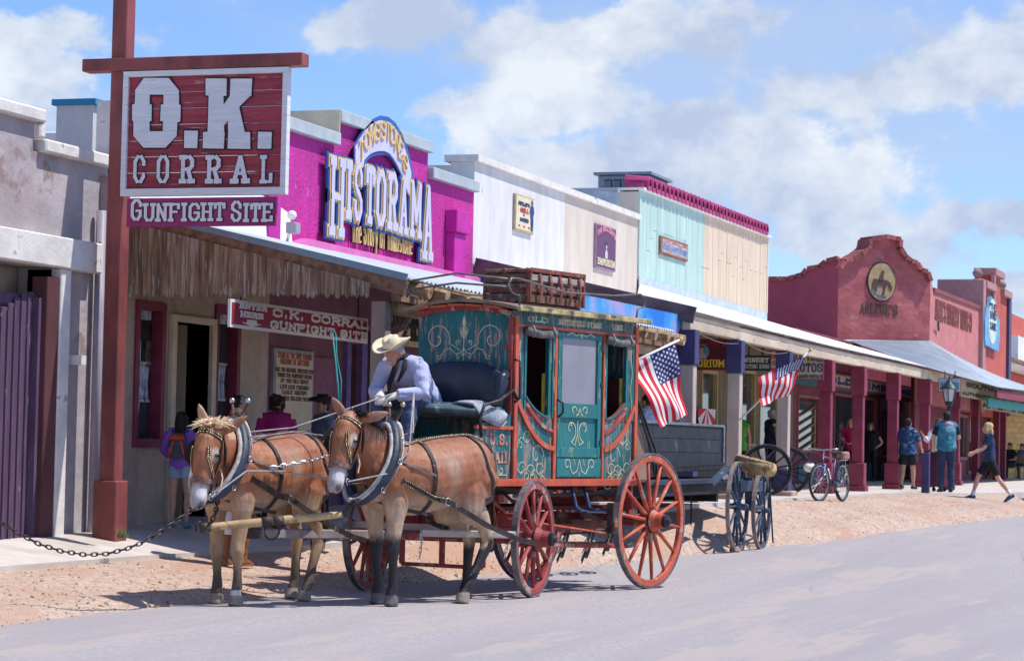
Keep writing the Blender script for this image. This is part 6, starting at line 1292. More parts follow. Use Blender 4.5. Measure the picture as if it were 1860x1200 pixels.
# ------------------------------------------------------------ bicycle
def bicycle():
    f0=D(1489,918,43.3); r0=D(1528,912,44.15); f0.z=hgt(f0.x,f0.y); r0.z=hgt(r0.x,r0.y); ax=(r0-f0).normalized(); h_=math.atan2(-ax.y,-ax.x)
    t=top('bicycle','purple mountain bicycle with rear bag and white helmet hanging from the handlebar','bicycle',(f0+r0)/2,h_)
    r_=.335; wb=.52; blk=mat('tyre_rubber',(.03,.03,.032),.8,.1); pur=mat('purple_bike_paint',(.12,.05,.20),.35,.1,spec=.6); sil_=steel
    for s_ in (1,-1):
        w=obj('wheel',ringmb(r_-.05,r_-.028,.02,32),sil_,t,world=False,fixn=True); w.location=(s_*wb,0,r_)
        if s_>0: w.rotation_euler=(0,0,R(-8))
        obj('tyre',MB().tube([(r_*.955*math.cos(q),0,r_*.955*math.sin(q)) for q in [i*math.pi/16 for i in range(32)]],.024,8,closed=True),blk,w,world=False,smooth=True)
        b=MB()
        for k in range(20): q=2*math.pi*k/20; b.tube([(0,.02*(1 if k%2 else -1),0),((r_-.04)*math.cos(q),0,(r_-.04)*math.sin(q))],.0022,4)
        x_=obj('spokes',b,sil_,w,world=False); x_['kind']='stuff'
    bb=(-.06,0,.28); se=(-.18,0,.74); hd_=(.36,0,.78); hb=(.40,0,.64)
    fr=MB(); 
    for a,c,q in ((bb,se,.018),(se,hd_,.017),(bb,hb,.02),(hd_,hb,.02)): fr.tube([a,c],q,8)
    for s_ in (1,-1):
        fr.tube([(-wb,s_*.06,r_),(-.2,s_*.03,.70)],.009,6); fr.tube([(-wb,s_*.06,r_),(bb[0],s_*.04,bb[2])],.01,6)
    obj('frame',fr,pur,t,world=False,smooth=True)
    fk=MB()
    for s_ in (1,-1): fk.tube([(hb[0],s_*.05,hb[2]),(wb,s_*.055,r_)],.016,8)
    fk.tube([(hb[0],-.06,hb[2]),(hb[0],.06,hb[2])],.02,8); obj('fork',fk,mat('blue_fork',(.08,.25,.5),.35),t,world=False,smooth=True)
    obj('handlebar',MB().tube([(.36,-.28,.92),(.39,-.2,.92),(.36,0,.90),(.39,.2,.92),(.36,.28,.92)],.013,8).tube([(.36,0,.78),(.35,0,.90)],.015,8),sil_,t,world=False,smooth=True)
    obj('saddle',MB().loft([(-.34,0,.86),(-.26,0,.87),(-.12,0,.86),(-.02,0,.85)],[.06,.08,.04,.02],[.02,.03,.025,.015],(0,1,0),10).tube([se,(-.2,0,.86)],.014,8),blk,t,world=False,smooth=True)
    obj('rear_rack',MB().box(-.62,-.28,-.06,.06,.72,.73).tube([(-wb,.06,r_),(-.5,.06,.72)],.006,5).tube([(-wb,-.06,r_),(-.5,-.06,.72)],.006,5),sil_,t,**L0)
    obj('rear_bag',MB().box(-.64,-.36,-.10,.10,.731,.88),mat('pinkish_bag',(.35,.20,.17),.8,.1),t,world=False,bev=.03)
    obj('chainring',MB().cyl((bb[0],.05,bb[2]),(bb[0],.055,bb[2]),.09,n=16),iron,t,**L0)
    b=MB(); b.tube([bb,(bb[0],.1,bb[2]),(bb[0]+.12,.1,bb[2]-.1)],.01,6).tube([(bb[0],-.02,bb[2]),(bb[0],-.1,bb[2]),(bb[0]-.12,-.1,bb[2]+.1)],.01,6).box(bb[0]+.08,bb[0]+.17,.09,.17,bb[2]-.12,bb[2]-.09).box(bb[0]-.17,bb[0]-.08,-.17,-.09,bb[2]+.08,bb[2]+.11); obj('crank',b,iron,t,**L0)
    obj('kickstand',MB().tube([(-.1,.03,.26),(-.05,.2,0)],.01,6),iron,t,**L0)
    obj('bottle',MB().cyl((.08,0,.40),(.18,0,.56),.035,n=10),white_p,t,**L0)
    # helmet is a thing of its own
    hp=D(1470,848,(f0-CAM).dot(FW)); h=top('cycle_helmet','white cycle helmet with dark vents hanging from the bicycle handlebar','helmet',hp)
    hm=MB(); hm.ball((0,0,0),(.15,.10,.09),14,8); obj('shell',hm,white_p,h,world=False,smooth=True)
    for k in range(5): obj('vent',MB().loft([(-.10,-.05+k*.025,.08),(0,-.06+k*.03,.095),(.10,-.05+k*.025,.08)],[.007,.010,.007],[.012,.014,.012],(0,1,0),8),blk,h,world=False,smooth=True)
    obj('strap',MB().tube([(.1,.05,0),(.06,.04,.18),(0,0,.26),(-.04,-.03,.1)],.006,5),blk,h,**L0)
bicycle()
# whip with green lash standing in the footboard
a_=D(617,742,25.3);b_=D(606,603,25.6)
wp=top('whip','thin turquoise whip with looped lash standing beside the driver','whip',a_)
obj('stock',MB().tube([a_,D(613,690,25.4),D(609,650,25.5),D(604,604,25.6)],[.010,.009,.008,.006],6),mat('turquoise_cord',(.03,.35,.36),.6,.1,20),wp,smooth=True)
obj('lash',MB().tube([D(604,604,25.6),D(607,601,25.6),D(610,606,25.6),D(612,650,25.5),D(620,690,25.4),D(619,742,25.3)],.006,6),_mats['turquoise_cord'],wp,smooth=True)
# bunting in the shop window
bu=top('bunting','small red and white striped fan bunting in a shop window','bunting',P(1283,765,12.5)); 
for k in range(8):
    q0=math.pi*(k/8);q1=math.pi*((k+1)/8); c_=P(1284,742,12.5); obj('stripe',MB().poly([c_,c_+V((math.cos(q0)*.8,0,-math.sin(q0)*.55)),c_+V((math.cos(q1)*.8,0,-math.sin(q1)*.55))],(0,.01,0)),flr if k%2 else flw,bu,fixn=True)
# ------------------------------------------------------------ mules
hoof_c=(.30,.24,.20)
def col_attr(me,fn):
    at=me.color_attributes.new('coat','FLOAT_COLOR','POINT')
    dat=[]
    for v in me.vertices: dat+=list(fn(v.co))+[1.0]
    at.data.foreach_set('color',dat)
def sm(a,b_,x):
    t=max(0,min(1,(x-a)/(b_-a))); return t*t*(3-2*t)
def mixc3(a,b_,t): return tuple(a[i]+(b_[i]-a[i])*t for i in range(3))
def mule(label,loc,rz,legs,headyaw,mane_col,dark,ears,headpitch=0,sc=1.0,hornrim=True,neckdir=0,pz=1.66,px=.40):
    t=top('mule',label,'mule',loc,rz,group='mules harnessed to the coach',scale=sc)
    b=MB()
    tx_=[(-.90,1.22,.07,.11),(-.86,1.22,.17,.22),(-.76,1.24,.24,.30),(-.58,1.26,.285,.335),(-.35,1.235,.30,.335),(-.1,1.20,.325,.345),(.12,1.17,.33,.35),(.32,1.18,.30,.35),(.50,1.20,.25,.345),(.62,1.19,.20,.27),(.70,1.18,.13,.18)]
    b.loft([(x,0,z) for x,z,_,_ in tx_],[q for _,_,q,_ in tx_],[q for _,_,_,q in tx_],(0,1,0),24)
    # withers
    b.loft([(.15,0,1.44),(.38,0,1.50),(.52,0,1.46)],[.06,.10,.09],[.06,.09,.09],(0,1,0),12)
    b.loft([(-.75,0,1.38),(-.5,0,1.48),(-.25,0,1.42)],[.14,.20,.14],[.08,.10,.08],(0,1,0),12)
    # neck
    nd=V((math.cos(neckdir),math.sin(neckdir),0))
    nb=V((.44,0,1.28)); poll=V((.50,0,pz))+nd*px
    nk=[nb,nb.lerp(poll,.33)+Z*.03,nb.lerp(poll,.68)+Z*.02,poll]
    b.loft(nk,[.17,.125,.10,.085],[.30,.235,.175,.12],(-nd.y,nd.x,0),18)
    # head
    hy=Matrix.Rotation(headyaw,3,'Z'); hp=Matrix.Rotation(headpitch,3,'Y')
    def H_(x,y,z): return poll+hy@(hp@V((x,y,z)))
    sd=hy@V((0,1,0))
    hp_=[(-.06,0,.03),(.02,0,.04),(.08,0,-.03),(.13,0,-.15),(.19,0,-.30),(.245,0,-.43),(.28,0,-.52),(.30,0,-.575),(.305,0,-.60)]
    b.loft([H_(*q) for q in hp_],[.06,.095,.112,.115,.085,.072,.078,.066,.04],[.08,.12,.15,.155,.11,.082,.08,.064,.04],sd,18)
    b.loft([H_(.0,0,-.08),H_(.05,0,-.22),H_(.13,0,-.36),H_(.22,0,-.50),H_(.255,0,-.575)],[.06,.085,.055,.045,.03],[.08,.10,.065,.045,.03],sd,12)
    for s_ in (1,-1):
        b.ball(H_(.125,s_*.098,-.13),(.035,.03,.035),8,6); b.ball(H_(.295,s_*.045,-.545),(.025,.028,.03),8,6); b.loft([H_(.15,s_*.085,-.2),H_(.2,s_*.075,-.32),H_(.235,s_*.06,-.42)],[.02,.018,.015],[.02,.02,.015],sd,8)
    er=[]
    for s_,(ex,ey,ez) in zip((1,-1),ears):
        d=V((ex,ey,ez)).normalized(); base=H_(-.03,s_*.075,.06); dd=hy@d
        pts=[base,base+dd*.07,base+dd*.15,base+dd*.225,base+dd*.27]; er.append((pts,dd,s_))
        fr_=(hy@V((1,0,0))); sdv=dd.cross(fr_); 
        if sdv.length<.2: sdv=dd.cross(V((0,0,1)))
        b.loft(pts,[.036,.052,.052,.032,.008],[.028,.028,.022,.016,.006],sdv,12)
    # muscle masses: shoulder blade, forearm, thigh, point of hip
    for s_ in (1,-1):
        b.loft([(.40,s_*.15,1.42),(.47,s_*.215,1.25),(.52,s_*.20,1.08)],[.05,.075,.06],[.08,.11,.10],(0,1,0),12)
        b.ball((-.50,s_*.215,1.40),(.07,.05,.05),10,7); b.loft([(-.55,s_*.17,1.35),(-.68,s_*.235,1.15),(-.62,s_*.20,.98)],[.07,.085,.06],[.12,.15,.10],(0,1,0),12)
        b.loft([(.50,s_*.05,1.12),(.66,s_*.09,1.06),(.68,s_*.09,.96)],[.06,.07,.05],[.08,.09,.06],(0,1,0),10)
    # legs
    rf=[.15,.115,.075,.058,.062,.040,.038,.050,.046,.062,.068]
    for k,lg_ in enumerate(legs):
        (x,y,xk,zk,xf,xh)=lg_   # hip x, y, knee x, knee z, fetlock x, hoof x
        s_=1 if y>0 else -1
        if k<2:
            P_=[(x,.12*s_,1.14),(x+.01,.155*s_,.95),(x+(xk-x)*.4,y,.78),(xk,y,zk+.07),(xk+.008,y,zk),(xk,y,zk-.10),(xf+(xk-xf)*.35,y,.28),(xf,y,.17),(xf+.03,y,.12),(xh,y,.075),(xh+.02,y,.0)]
            b.loft(P_,[.12,.10,.072,.060,.062,.044,.038,.047,.044,.056,.070],[.20,.15,.092,.066,.072,.046,.042,.056,.05,.066,.078],(0,1,0),14)
        else:
            P_=[(x,.12*s_,1.24),(x+.07,.16*s_,1.02),(x+.08,y,.86),(xk+.06,y,zk+.20),(xk+.0,y,zk+.06),(xk-.02,y,zk-.02),(xf+(xk-xf)*.5,y,.34),(xf,y,.17),(xf+.035,y,.12),(xh,y,.075),(xh+.02,y,.0)]
            b.loft(P_,[.14,.14,.115,.062,.052,.050,.040,.048,.044,.056,.068],[.26,.24,.175,.095,.075,.068,.048,.056,.05,.064,.076],(0,1,0),14)
    # dock of the tail
    b.loft([(-.86,0,1.36),(-.93,0,1.28),(-.95,0,1.1)],[.035,.03,.02],[.035,.03,.02],(0,1,0),8)
    me=remeshed(b,.0115,5,.5)
    muz=H_(.285,0,-.53); eyes=[H_(.14,s_*.112,-.13) for s_ in (1,-1)]; blaze=H_(.22,0,-.2)
    base_c=(.29,.098,.042); dk_=(.016,.012,.014); pale_=(.50,.36,.24)
    def fn(c):
        n=NZ.noise(c*5)*.55+NZ.noise(c*14)*.35+NZ.noise(V((c.x*40,c.y*40,c.z*12)))*.35
        col=mixc3(base_c,(.38,.145,.066),.5+n)
        if c.z>1.35 and c.x<.5: col=mixc3(col,(.20,.06,.025),sm(1.42,1.56,c.z+.05*n)*.5)
        col=mixc3(col,(.46,.36,.28),max(0,NZ.noise(c*3.3+V((5,0,0)))-.12)*.9)
        if c.z<1.12 and c.x<.72: col=mixc3(col,pale_,sm(1.10,.86,c.z+.05*n)*.85)
        inleg=c.z<.86
        if dark: 
            if c.z<.86: col=mixc3(col,dk_,sm(.68,.58,c.z+.06*n+ (.1 if c.x<-.2 and c.z>.5 and abs(c.y)<.2 else 0)))
        else:
            if c.z<.86: col=mixc3((.40,.25,.14),(.06,.045,.04),sm(.56,.22,c.z+.08*n)*.92)
        if c.z<.105: col=hoof_c if (not dark or c.x<0) else (.12,.11,.11)
        elif c.z<.15 and not dark and c.y>0 and c.x>0: col=(.55,.52,.48)
        hdist=(c-poll).length
        if c.x>.72 and c.z>.75:
            d=(c-muz).length; col=mixc3(col,(.40,.36,.35),sm(.21,.12,d+.02*n)); col=mixc3(col,(.62,.60,.60),sm(.09,.05,(c-H_(.275,.02,-.46)).length+.02*n)); col=mixc3(col,(.10,.08,.08),sm(.05,.02,min((c-H_(.315,s_*.05,-.555)).length for s_ in (1,-1))))
            for e_ in eyes: col=mixc3(col,(.55,.48,.42),sm(.085,.05,(c-e_).length)*.8)
        if .45<c.x<1.0 and abs(c.y-nd.y*.3)<.10 and c.z>1.5 and not hdist<.18: col=mixc3(col,mane_col,.35)
        return col
    col_attr(me,fn)
    body=meshobj('body',me,mat('mule_coat',(.4,.15,.05),.52,.24,22,(1,1,.35),bump=.5,bscale=60,attr='coat',spec=.45),t)
    _rootm[body.name]=_rootm[t.name]
    bvh=BVHTree.FromPolygons([v.co for v in me.vertices],[list(p.vertices) for p in me.polygons])
    for s_ in (1,-1):
        p_,nn_,_,_=bvh.find_nearest(H_(.150,s_*.13,-.135)); p_=p_+nn_*.002; obj('eye',MB().ball(p_,(.023,.020,.018),10,7),mat('dark_eye',(.01,.008,.008),.1,spec=.9),t,world=False,smooth=True)
        obj('eyelid',MB().tube([p_+hy@V((-.022,.004*s_,-.004)),p_+hy@V((-.005,.013*s_,.012)),p_+hy@V((.02,.006*s_,.004))],.006,6),mat('eyelid_grey',(.36,.28,.24),.7),t,world=False,smooth=True)
        obj('nostril',MB().ball(H_(.318,s_*.046,-.548),(.010,.012,.016),8,6),_mats['dark_eye'],t,world=False,smooth=True)
    obj('mouth_line',MB().tube([H_(.24,.062,-.545),H_(.30,.045,-.592),H_(.315,0,-.60),H_(.30,-.045,-.592),H_(.24,-.062,-.545)],.004,5),_mats['dark_eye'],t,world=False)
    # mane and tail made of many strands
    mm=mat('mane_dark' if dark else 'mane_blond',mane_col,.7,.15,20,rnd=.1)
    b=MB()
    for i in range(620):
        f=random.random()**.8; p0=nb.lerp(poll,.30+.74*f)+Z*(.20-.09*f)+V((-.02,0,0)); p0+=V((random.uniform(-.03,.03),random.uniform(-.035,.035),-.02))
        s_=random.choice((1,-1,1)); L_=random.uniform(.07,.13) if not dark else random.uniform(.10,.20)
        d=V((-.25+random.uniform(-.3,.3),s_*random.uniform(.1,.9),1.0 if not dark else .35)).normalized()
        p1=p0+d*L_*.6; p2=p1+V((d.x,d.y,d.z-(.9 if dark else .35)))*L_*.5
        w_=V((.006,.004*s_,0)); k=len(b.v); b.v+=[p0-w_,p0+w_,p1+w_*.8,p1-w_*.8,p2]; b.f+=[(k,k+1,k+2,k+3),(k+3,k+2,k+4)]; b.m+=[0,0]
    for i in range(240 if not dark else 110):
        p0=H_(random.uniform(-.09,.06),random.uniform(-.075,.075),.09); a=random.uniform(-1.4,1.4)
        d=(hy@V((random.uniform(-.5,.9),math.sin(a)*.9,random.uniform(.3,1.0)))).normalized(); L_=random.uniform(.07,.15)*(.6 if dark else 1.35)
        p1=p0+d*L_*.55; p2=p1+V((d.x,d.y,d.z-.75))*L_*.55; b.tube([p0,p1,p2],[.007,.006,.001],4)
    o=obj('mane',b,mm,t,world=False); o['kind']='stuff'
    b=MB()
    for i in range(160):
        q=random.uniform(0,6.28); r_=random.uniform(0,.05); p0=V((-.94+r_*.5*math.cos(q),r_*math.sin(q),1.18)); pts=[p0,p0+V((-.03,0,-.25)),p0+V((-.02+.05*math.cos(q),.05*math.sin(q),-.5)),p0+V((.0,.03*math.sin(q),-.62-random.random()*.1))]
        b.ribbon(pts,(-1,0,0),.010,.003)
    o=obj('tail_hair',b,mat('tail_hair',(.10,.045,.03),.7,.3,20),t,world=False); o['kind']='stuff'
    # ---------------- harness
    lt=mat('harness_leather',(.035,.025,.022),.5,.3,9,bump=.2,wear=(.20,.15,.12),wamt=.14,wscale=10); lg2=mat('worn_strap',(.17,.14,.135),.6,.3,9,bump=.2,wear=(.05,.035,.03),wamt=.3,wscale=9)
    brass=mat('brass_stud',(.60,.50,.30),.3,.1,metal=.9); pad=mat('pale_collar_pad',(.48,.44,.40),.9,.2,12,bump=.4); navyc=mat('navy_collar',(.03,.045,.075),.5,.2,6,bump=.2)
    def snap(p,off=.010,inside=V((0,0,1.18))):
        q,n,_,_=bvh.find_nearest(V(p))
        return q+n*off,n
    def strap(nm,pts,w=.035,m=lt,off=.009,n=10,studs=False,th=.006):
        P2=[];N2=[]
        pts=[V(p) for p in pts]
        for a,c in zip(pts,pts[1:]):
            for i in range(n):
                q,nn=snap(a.lerp(c,i/n),off); P2.append(q);N2.append(nn)
        q,nn=snap(pts[-1],off); P2.append(q);N2.append(nn)
        for _ in range(2):
            P2=[P2[0]]+[(P2[i-1]+P2[i]*2+P2[i+1])/4 for i in range(1,len(P2)-1)]+[P2[-1]]; 
        o=obj(nm,MB().ribbon(P2,N2,w,th),m,t,world=False,fixn=True)
        if studs:
            b=MB()
            for i in range(1,len(P2)-1): 
                sdv=(P2[i+1]-P2[i-1]).cross(N2[i]).normalized()
                b.ball(P2[i]+N2[i]*(th+.002)+sdv*(w*.36),.006,6,4); b.ball(P2[i]+N2[i]*(th+.002)-sdv*(w*.36),.006,6,4)
            so=obj('studs',b,brass,t,world=False,smooth=True); so['kind']='stuff'
        return o
    # collar: oval ring round the neck base, leaning back at the top
    cc_=[];n_=28
    for i in range(n_):
        q=2*math.pi*i/n_; up_=math.cos(q); sd2=math.sin(q); w_=.235 if up_<0 else .235-.10*up_**2
        cc_.append(V((.60-.20*up_+nd.x*.0,w_*sd2,1.30+(.36 if up_>0 else .33)*up_)))
    obj('collar',MB().tube(cc_,.058,12,closed=True),navyc,t,world=False,smooth=True)
    obj('collar_pad',MB().tube([p+V((.055,0,.0)) + (p-V((.6,0,1.3)))*.02 for p in cc_],.024,8,closed=True),pad,t,world=False,smooth=True)
    obj('collar_pad',MB().tube([p+V((-.06,0,.0)) + (p-V((.6,0,1.3)))*.05 for p in cc_],.030,8,closed=True),pad,t,world=False,smooth=True)
    for s_ in (1,-1):
        hpts=[]
        for i in range(12):
            q=math.pi*(.97-.90*i/11); up_=math.cos(q); w_=.29 if up_<0 else .29-.11*up_**2
            hpts.append(V((.575-.20*up_,s_*w_*math.sin(q),1.30+(.40 if up_>0 else .36)*up_)))
        top_=hpts[-1]; hpts+= [top_+V((-.04,s_*.03,.08)),top_+V((-.05,s_*.05,.14))]
        h_=obj('hame',MB().tube(hpts,[.014]+[.018]*10+[.016,.014,.012],8),mat('hame_brown',(.10,.06,.06),.5,.2,8),t,world=False,smooth=True)
        obj('hame_ball',MB().ball(hpts[-1]+Z*.022,.026,12,8),steel if dark is False else brass,t,world=False,smooth=True)
        for k in (3,6,8): obj('hame_ring',MB().tube([hpts[k]+V((-.0,s_*.022,0))+V((.024*math.cos(a),.0,.024*math.sin(a))) for a in [i*math.pi/5 for i in range(10)]],.005,6,closed=True),steel,t,world=False,smooth=True)
        A0=V((.50,s_*.30,1.15))
        strap('trace',[A0,(.30,s_*.33,1.06),(0.10,s_*.36,.96),(-.12,s_*.36,.90)],.055,lt,.012,studs=dark)
        strap('belly_band',[(.10,s_*.02,1.54),(.12,s_*.20,1.48),(.12,s_*.34,1.25),(.12,s_*.33,1.0),(.12,s_*.15,.84)],.042,lt,.010)
        strap('back_strap',[(.52,s_*.08,1.50),(.34,s_*.16,1.47),(.12,s_*.10,1.54),(-.2,s_*.05,1.55),(-.52,s_*.07,1.57),(-.72,s_*.10,1.50)],.026,lg2,.010,studs=dark and s_>0)
        strap('hip_strap',[(-.52,s_*.03,1.58),(-.60,s_*.22,1.44),(-.66,s_*.30,1.22),(-.70,s_*.28,1.02)],.028,lt,.010)
        strap('hip_strap',[(-.70,s_*.04,1.54),(-.80,s_*.20,1.38),(-.86,s_*.22,1.15),(-.88,s_*.15,1.04)],.026,lt,.010)
        strap('side_strap',[(.12,s_*.34,1.2),(.30,s_*.33,1.28),(.48,s_*.26,1.32)],.024,lg2,.014)
        # chest line from the collar foot to the belly ring
        obj('pole_strap',MB().ribbon([V((.66,s_*.06,.98)),V((.45,s_*.16,.90)),V((.12,s_*.28,.84))],[(.2,s_*1,-.3)]*3,.035,.008),lt,t,world=False,fixn=True)
        obj('trace_end',MB().ribbon([snap((.02,s_*.36,.93),.02)[0],snap((-.12,s_*.36,.90),.022)[0],V((-.55,s_*.36,.74)),V((-1.0,s_*.36,.60)),V((-1.25,s_*.34,.56))],[(0,s_,0)]*5,.05,.01),lt,t,world=False,fixn=True)
        # breast ring
        obj('ring',MB().tube([snap((-.12,s_*.36,.90),.035)[0]+V((.035*math.cos(a),0,.035*math.sin(a))) for a in [i*math.pi/6 for i in range(12)]],.006,6,closed=True),steel,t,world=False,smooth=True)
    strap('breeching',[(-.60,.30,.96),(-.80,.26,1.0),(-.92,.10,1.03),(-.92,-.10,1.03),(-.80,-.26,1.0),(-.60,-.30,.96)],.06,lt,.012)
    # bridle
    def hs(nm,pts,w=.022,m=lt,studs=False,off=.006):
        return strap(nm,[H_(*p) for p in pts],w,m,off,8,studs,.005)
    hs('brow_band',[(.03,.11,.0),(.10,.08,.03),(.125,0,.03),(.10,-.08,.03),(.03,-.11,.0)],.040,lt,True)
    hs('crown_strap',[(-.03,.11,-.02),(-.04,.04,.10),(-.04,-.04,.10),(-.03,-.11,-.02)],.022)
    hs('nose_band',[(.13,.075,-.37),(.23,.07,-.355),(.285,0,-.345),(.23,-.07,-.355),(.13,-.075,-.37)],.045,mat('fleece_noseband',(.22,.14,.12),.95,.3,20,bump=.6),False,.014)
    for s_ in (1,-1):
        hs('cheek_strap',[(.02,s_*.11,-.02),(.05,s_*.115,-.15),(.10,s_*.09,-.30),(.16,s_*.075,-.42)],.036)
        hs('face_strap',[(.165,s_*.012,-.07),(.21,s_*.045,-.16),(.20,s_*.080,-.26),(.16,s_*.10,-.34)],.026,lt,True)
        bl_=[H_(.02,s_*.120,.0),H_(.09,s_*.165,-.01),H_(.15,s_*.215,-.07),H_(.16,s_*.215,-.17),H_(.10,s_*.165,-.25),H_(.03,s_*.115,-.24)]
        n3=(bl_[1]-bl_[0]).cross(bl_[3]-bl_[0]).normalized()*.008
        obj('blinder',MB().poly(bl_,n3),lt,t,world=False,fixn=True,bev=.003)
        obj('bit_ring',MB().tube([H_(.20,s_*.085,-.50)+V((0,0,0))+hy@V((.028*math.cos(a),0,.028*math.sin(a))) for a in [i*math.pi/6 for i in range(12)]],.005,6,closed=True),steel,t,world=False,smooth=True)
    obj('face_disc',MB().tube([H_(.175,0,-.075)+sd*(.018*math.cos(a))+(hy@V((.25,0,.97)))*(.018*math.sin(a)) for a in [i*math.pi/6 for i in range(12)]],.006,6,closed=True),steel,t,world=False,smooth=True)
    obj('tag_strap',MB().ribbon([H_(.10,.125,-.25),H_(.09,.14,-.34),H_(.12,.14,-.42)],[(hy@V((0,1,0)))]*3,.02,.004),mat('pale_tag',(.6,.45,.38),.7),t,world=False,fixn=True)
    obj('bit_strap',MB().tube([H_(.20,.085,-.52),V((.80,.10,1.12)),V((.66,.08,.98))],.012,6),lt,t,world=False,smooth=True); obj('bit_strap',MB().tube([H_(.20,-.085,-.52),V((.80,-.10,1.12)),V((.66,-.08,.98))],.012,6),lt,t,world=False,smooth=True)
    t['_']=0; del t['_']
    return t,H_,poll
def heading(a): # angle from the view axis towards image left
    d=-_f0*math.cos(R(a))-_r0*math.sin(R(a)); return math.atan2(d.y,d.x)
S_=1.03
nearF=G(703,1101);nearR=G(834,1090); c0=(nearF+nearR)/2; hn=heading(43)
dirn=V((math.cos(hn),math.sin(hn),0))
M1,H1,_=mule('dark maned chestnut mule with dark lower legs, nearest the camera',c0+dirn*.10,hn,[(.44,.15,.47,.52,.46,.47),(.44,-.15,.40,.52,.36,.36),(-.62,.16,-.76,.58,-.52,-.46),(-.62,-.16,-.84,.57,-.84,-.80)],R(17),(.035,.02,.022),True,[(-.35,.95,.28),(.0,-.6,.75)],headpitch=R(0),sc=S_,neckdir=R(5),pz=1.64,px=.42)
farF=G(435,1101);farR=G(507,1088); c0=(farF+farR)/2; hf=heading(31); dirf=V((math.cos(hf),math.sin(hf),0))
M2,H2,_=mule('blond maned chestnut mule with pale legs at the left, head turned to the camera',c0+dirf*.05,hf,[(.44,.15,.50,.50,.50,.50),(.44,-.15,.42,.50,.40,.40),(-.62,.15,-.72,.56,-.60,-.55),(-.62,-.15,-.80,.56,-.80,-.76)],R(8),(.85,.66,.45),False,[(-.25,.80,.55),(.15,-.3,.95)],headpitch=R(4),sc=S_,neckdir=R(20),pz=1.50,px=.42)
# neck yoke, chains and lead chain
ash=mat('yellow_ash_pole',(.50,.34,.17),.7,.15,6,(1,1,1),.2,wear=(.28,.17,.09),wamt=.25)
ya_,yb_=D(366,958,22.7),D(621,934,23.1)
yk=top('neck_yoke','rounded yellow wooden neck yoke held level in front of both mules','yoke',(ya_+yb_)/2); pts=[ya_.lerp(yb_,f) for f in (0,.05,.25,.5,.75,.95,1)]
obj('bar',MB().tube(pts,[.026,.034,.038,.042,.038,.032,.026],12),ash,yk,smooth=True)
for f in (.02,.46,.54): 
    c_=ya_.lerp(yb_,f); d_=(yb_-ya_).normalized(); obj('leather_wrap',MB().cyl(c_-d_*.05,c_+d_*.05,.047,n=14),oldleather,yk,smooth=True)
obj('end_hook',MB().tube([ya_+V((0,0,.07)),ya_-d_*.06+Z*.03,ya_-d_*.05-Z*.03],.010,6),iron,yk,smooth=True)
ctr=ya_.lerp(yb_,.5); obj('center_ring',MB().tube([ctr-Z*.09+d_*(.07*math.cos(a))+Z*(.08*math.sin(a)) for a in [i*math.pi/8 for i in range(16)]],.009,6,closed=True),iron,yk,smooth=True)
Mw1=_rootm[M1.name]; Mw2=_rootm[M2.name]
chain(yk,[yb_,D(640,912,23.0),Mw1@V((.70,.02,.98))],.05,.008,.02,iron)
chain(yk,[D(380,956,22.7),D(392,930,22.7),Mw2@V((.68,.05,.98))],.05,.008,.02,iron)
lead=top('lead_chain','rusty lead chain sagging from the left mule bit to the gate side','chain',D(180,1008,22.5))
q0=Mw2@H2(.22,.05,-.56); pts=[q0]+[D(a,c,22.2-.012*(340-a)*.35) for a,c in ((342,930),(318,948),(290,966),(260,984),(230,996),(195,1005),(155,1007),(110,1000),(70,987),(30,966),(0,947),(-30,925))]
chain(lead,pts,.06,.0065,.017,iron,'chain_links')
# reins and cross lines from both mules back to the driver
rn=top('reins','long grey leather reins and chain lines running from both mules to the coach','reins',D(700,900,24)); hand=cw(2.02,-.10,2.12)
for pts in ([Mw1@H1(.20,.085,-.50),Mw1@V((.66,.27,1.22)),Mw1@V((.40,.26,1.42)),hand],[Mw2@H2(.20,.085,-.50),Mw2@V((.60,.30,1.22)),Mw2@V((.1,.37,1.22)),Mw1@H1(.19,-.085,-.48)],[Mw2@V((.35,.15,1.52)),Mw2@V((-.3,.15,1.58)),Mw1@V((.35,-.20,1.5)),Mw1@V((0,-.1,1.60)),hand],[Mw2@V((.30,-.1,1.55)),Mw2@V((-.5,0,1.62)),hand]):
    obj('rein',MB().tube(pts,.0085,6),mat('grey_rein',(.30,.29,.30),.6,.2,8),rn,smooth=False)
chain(rn,[Mw2@V((.30,.34,1.25)),D(560,838,23.3),D(596,826,23.7)],.05,.006,.016,steel)
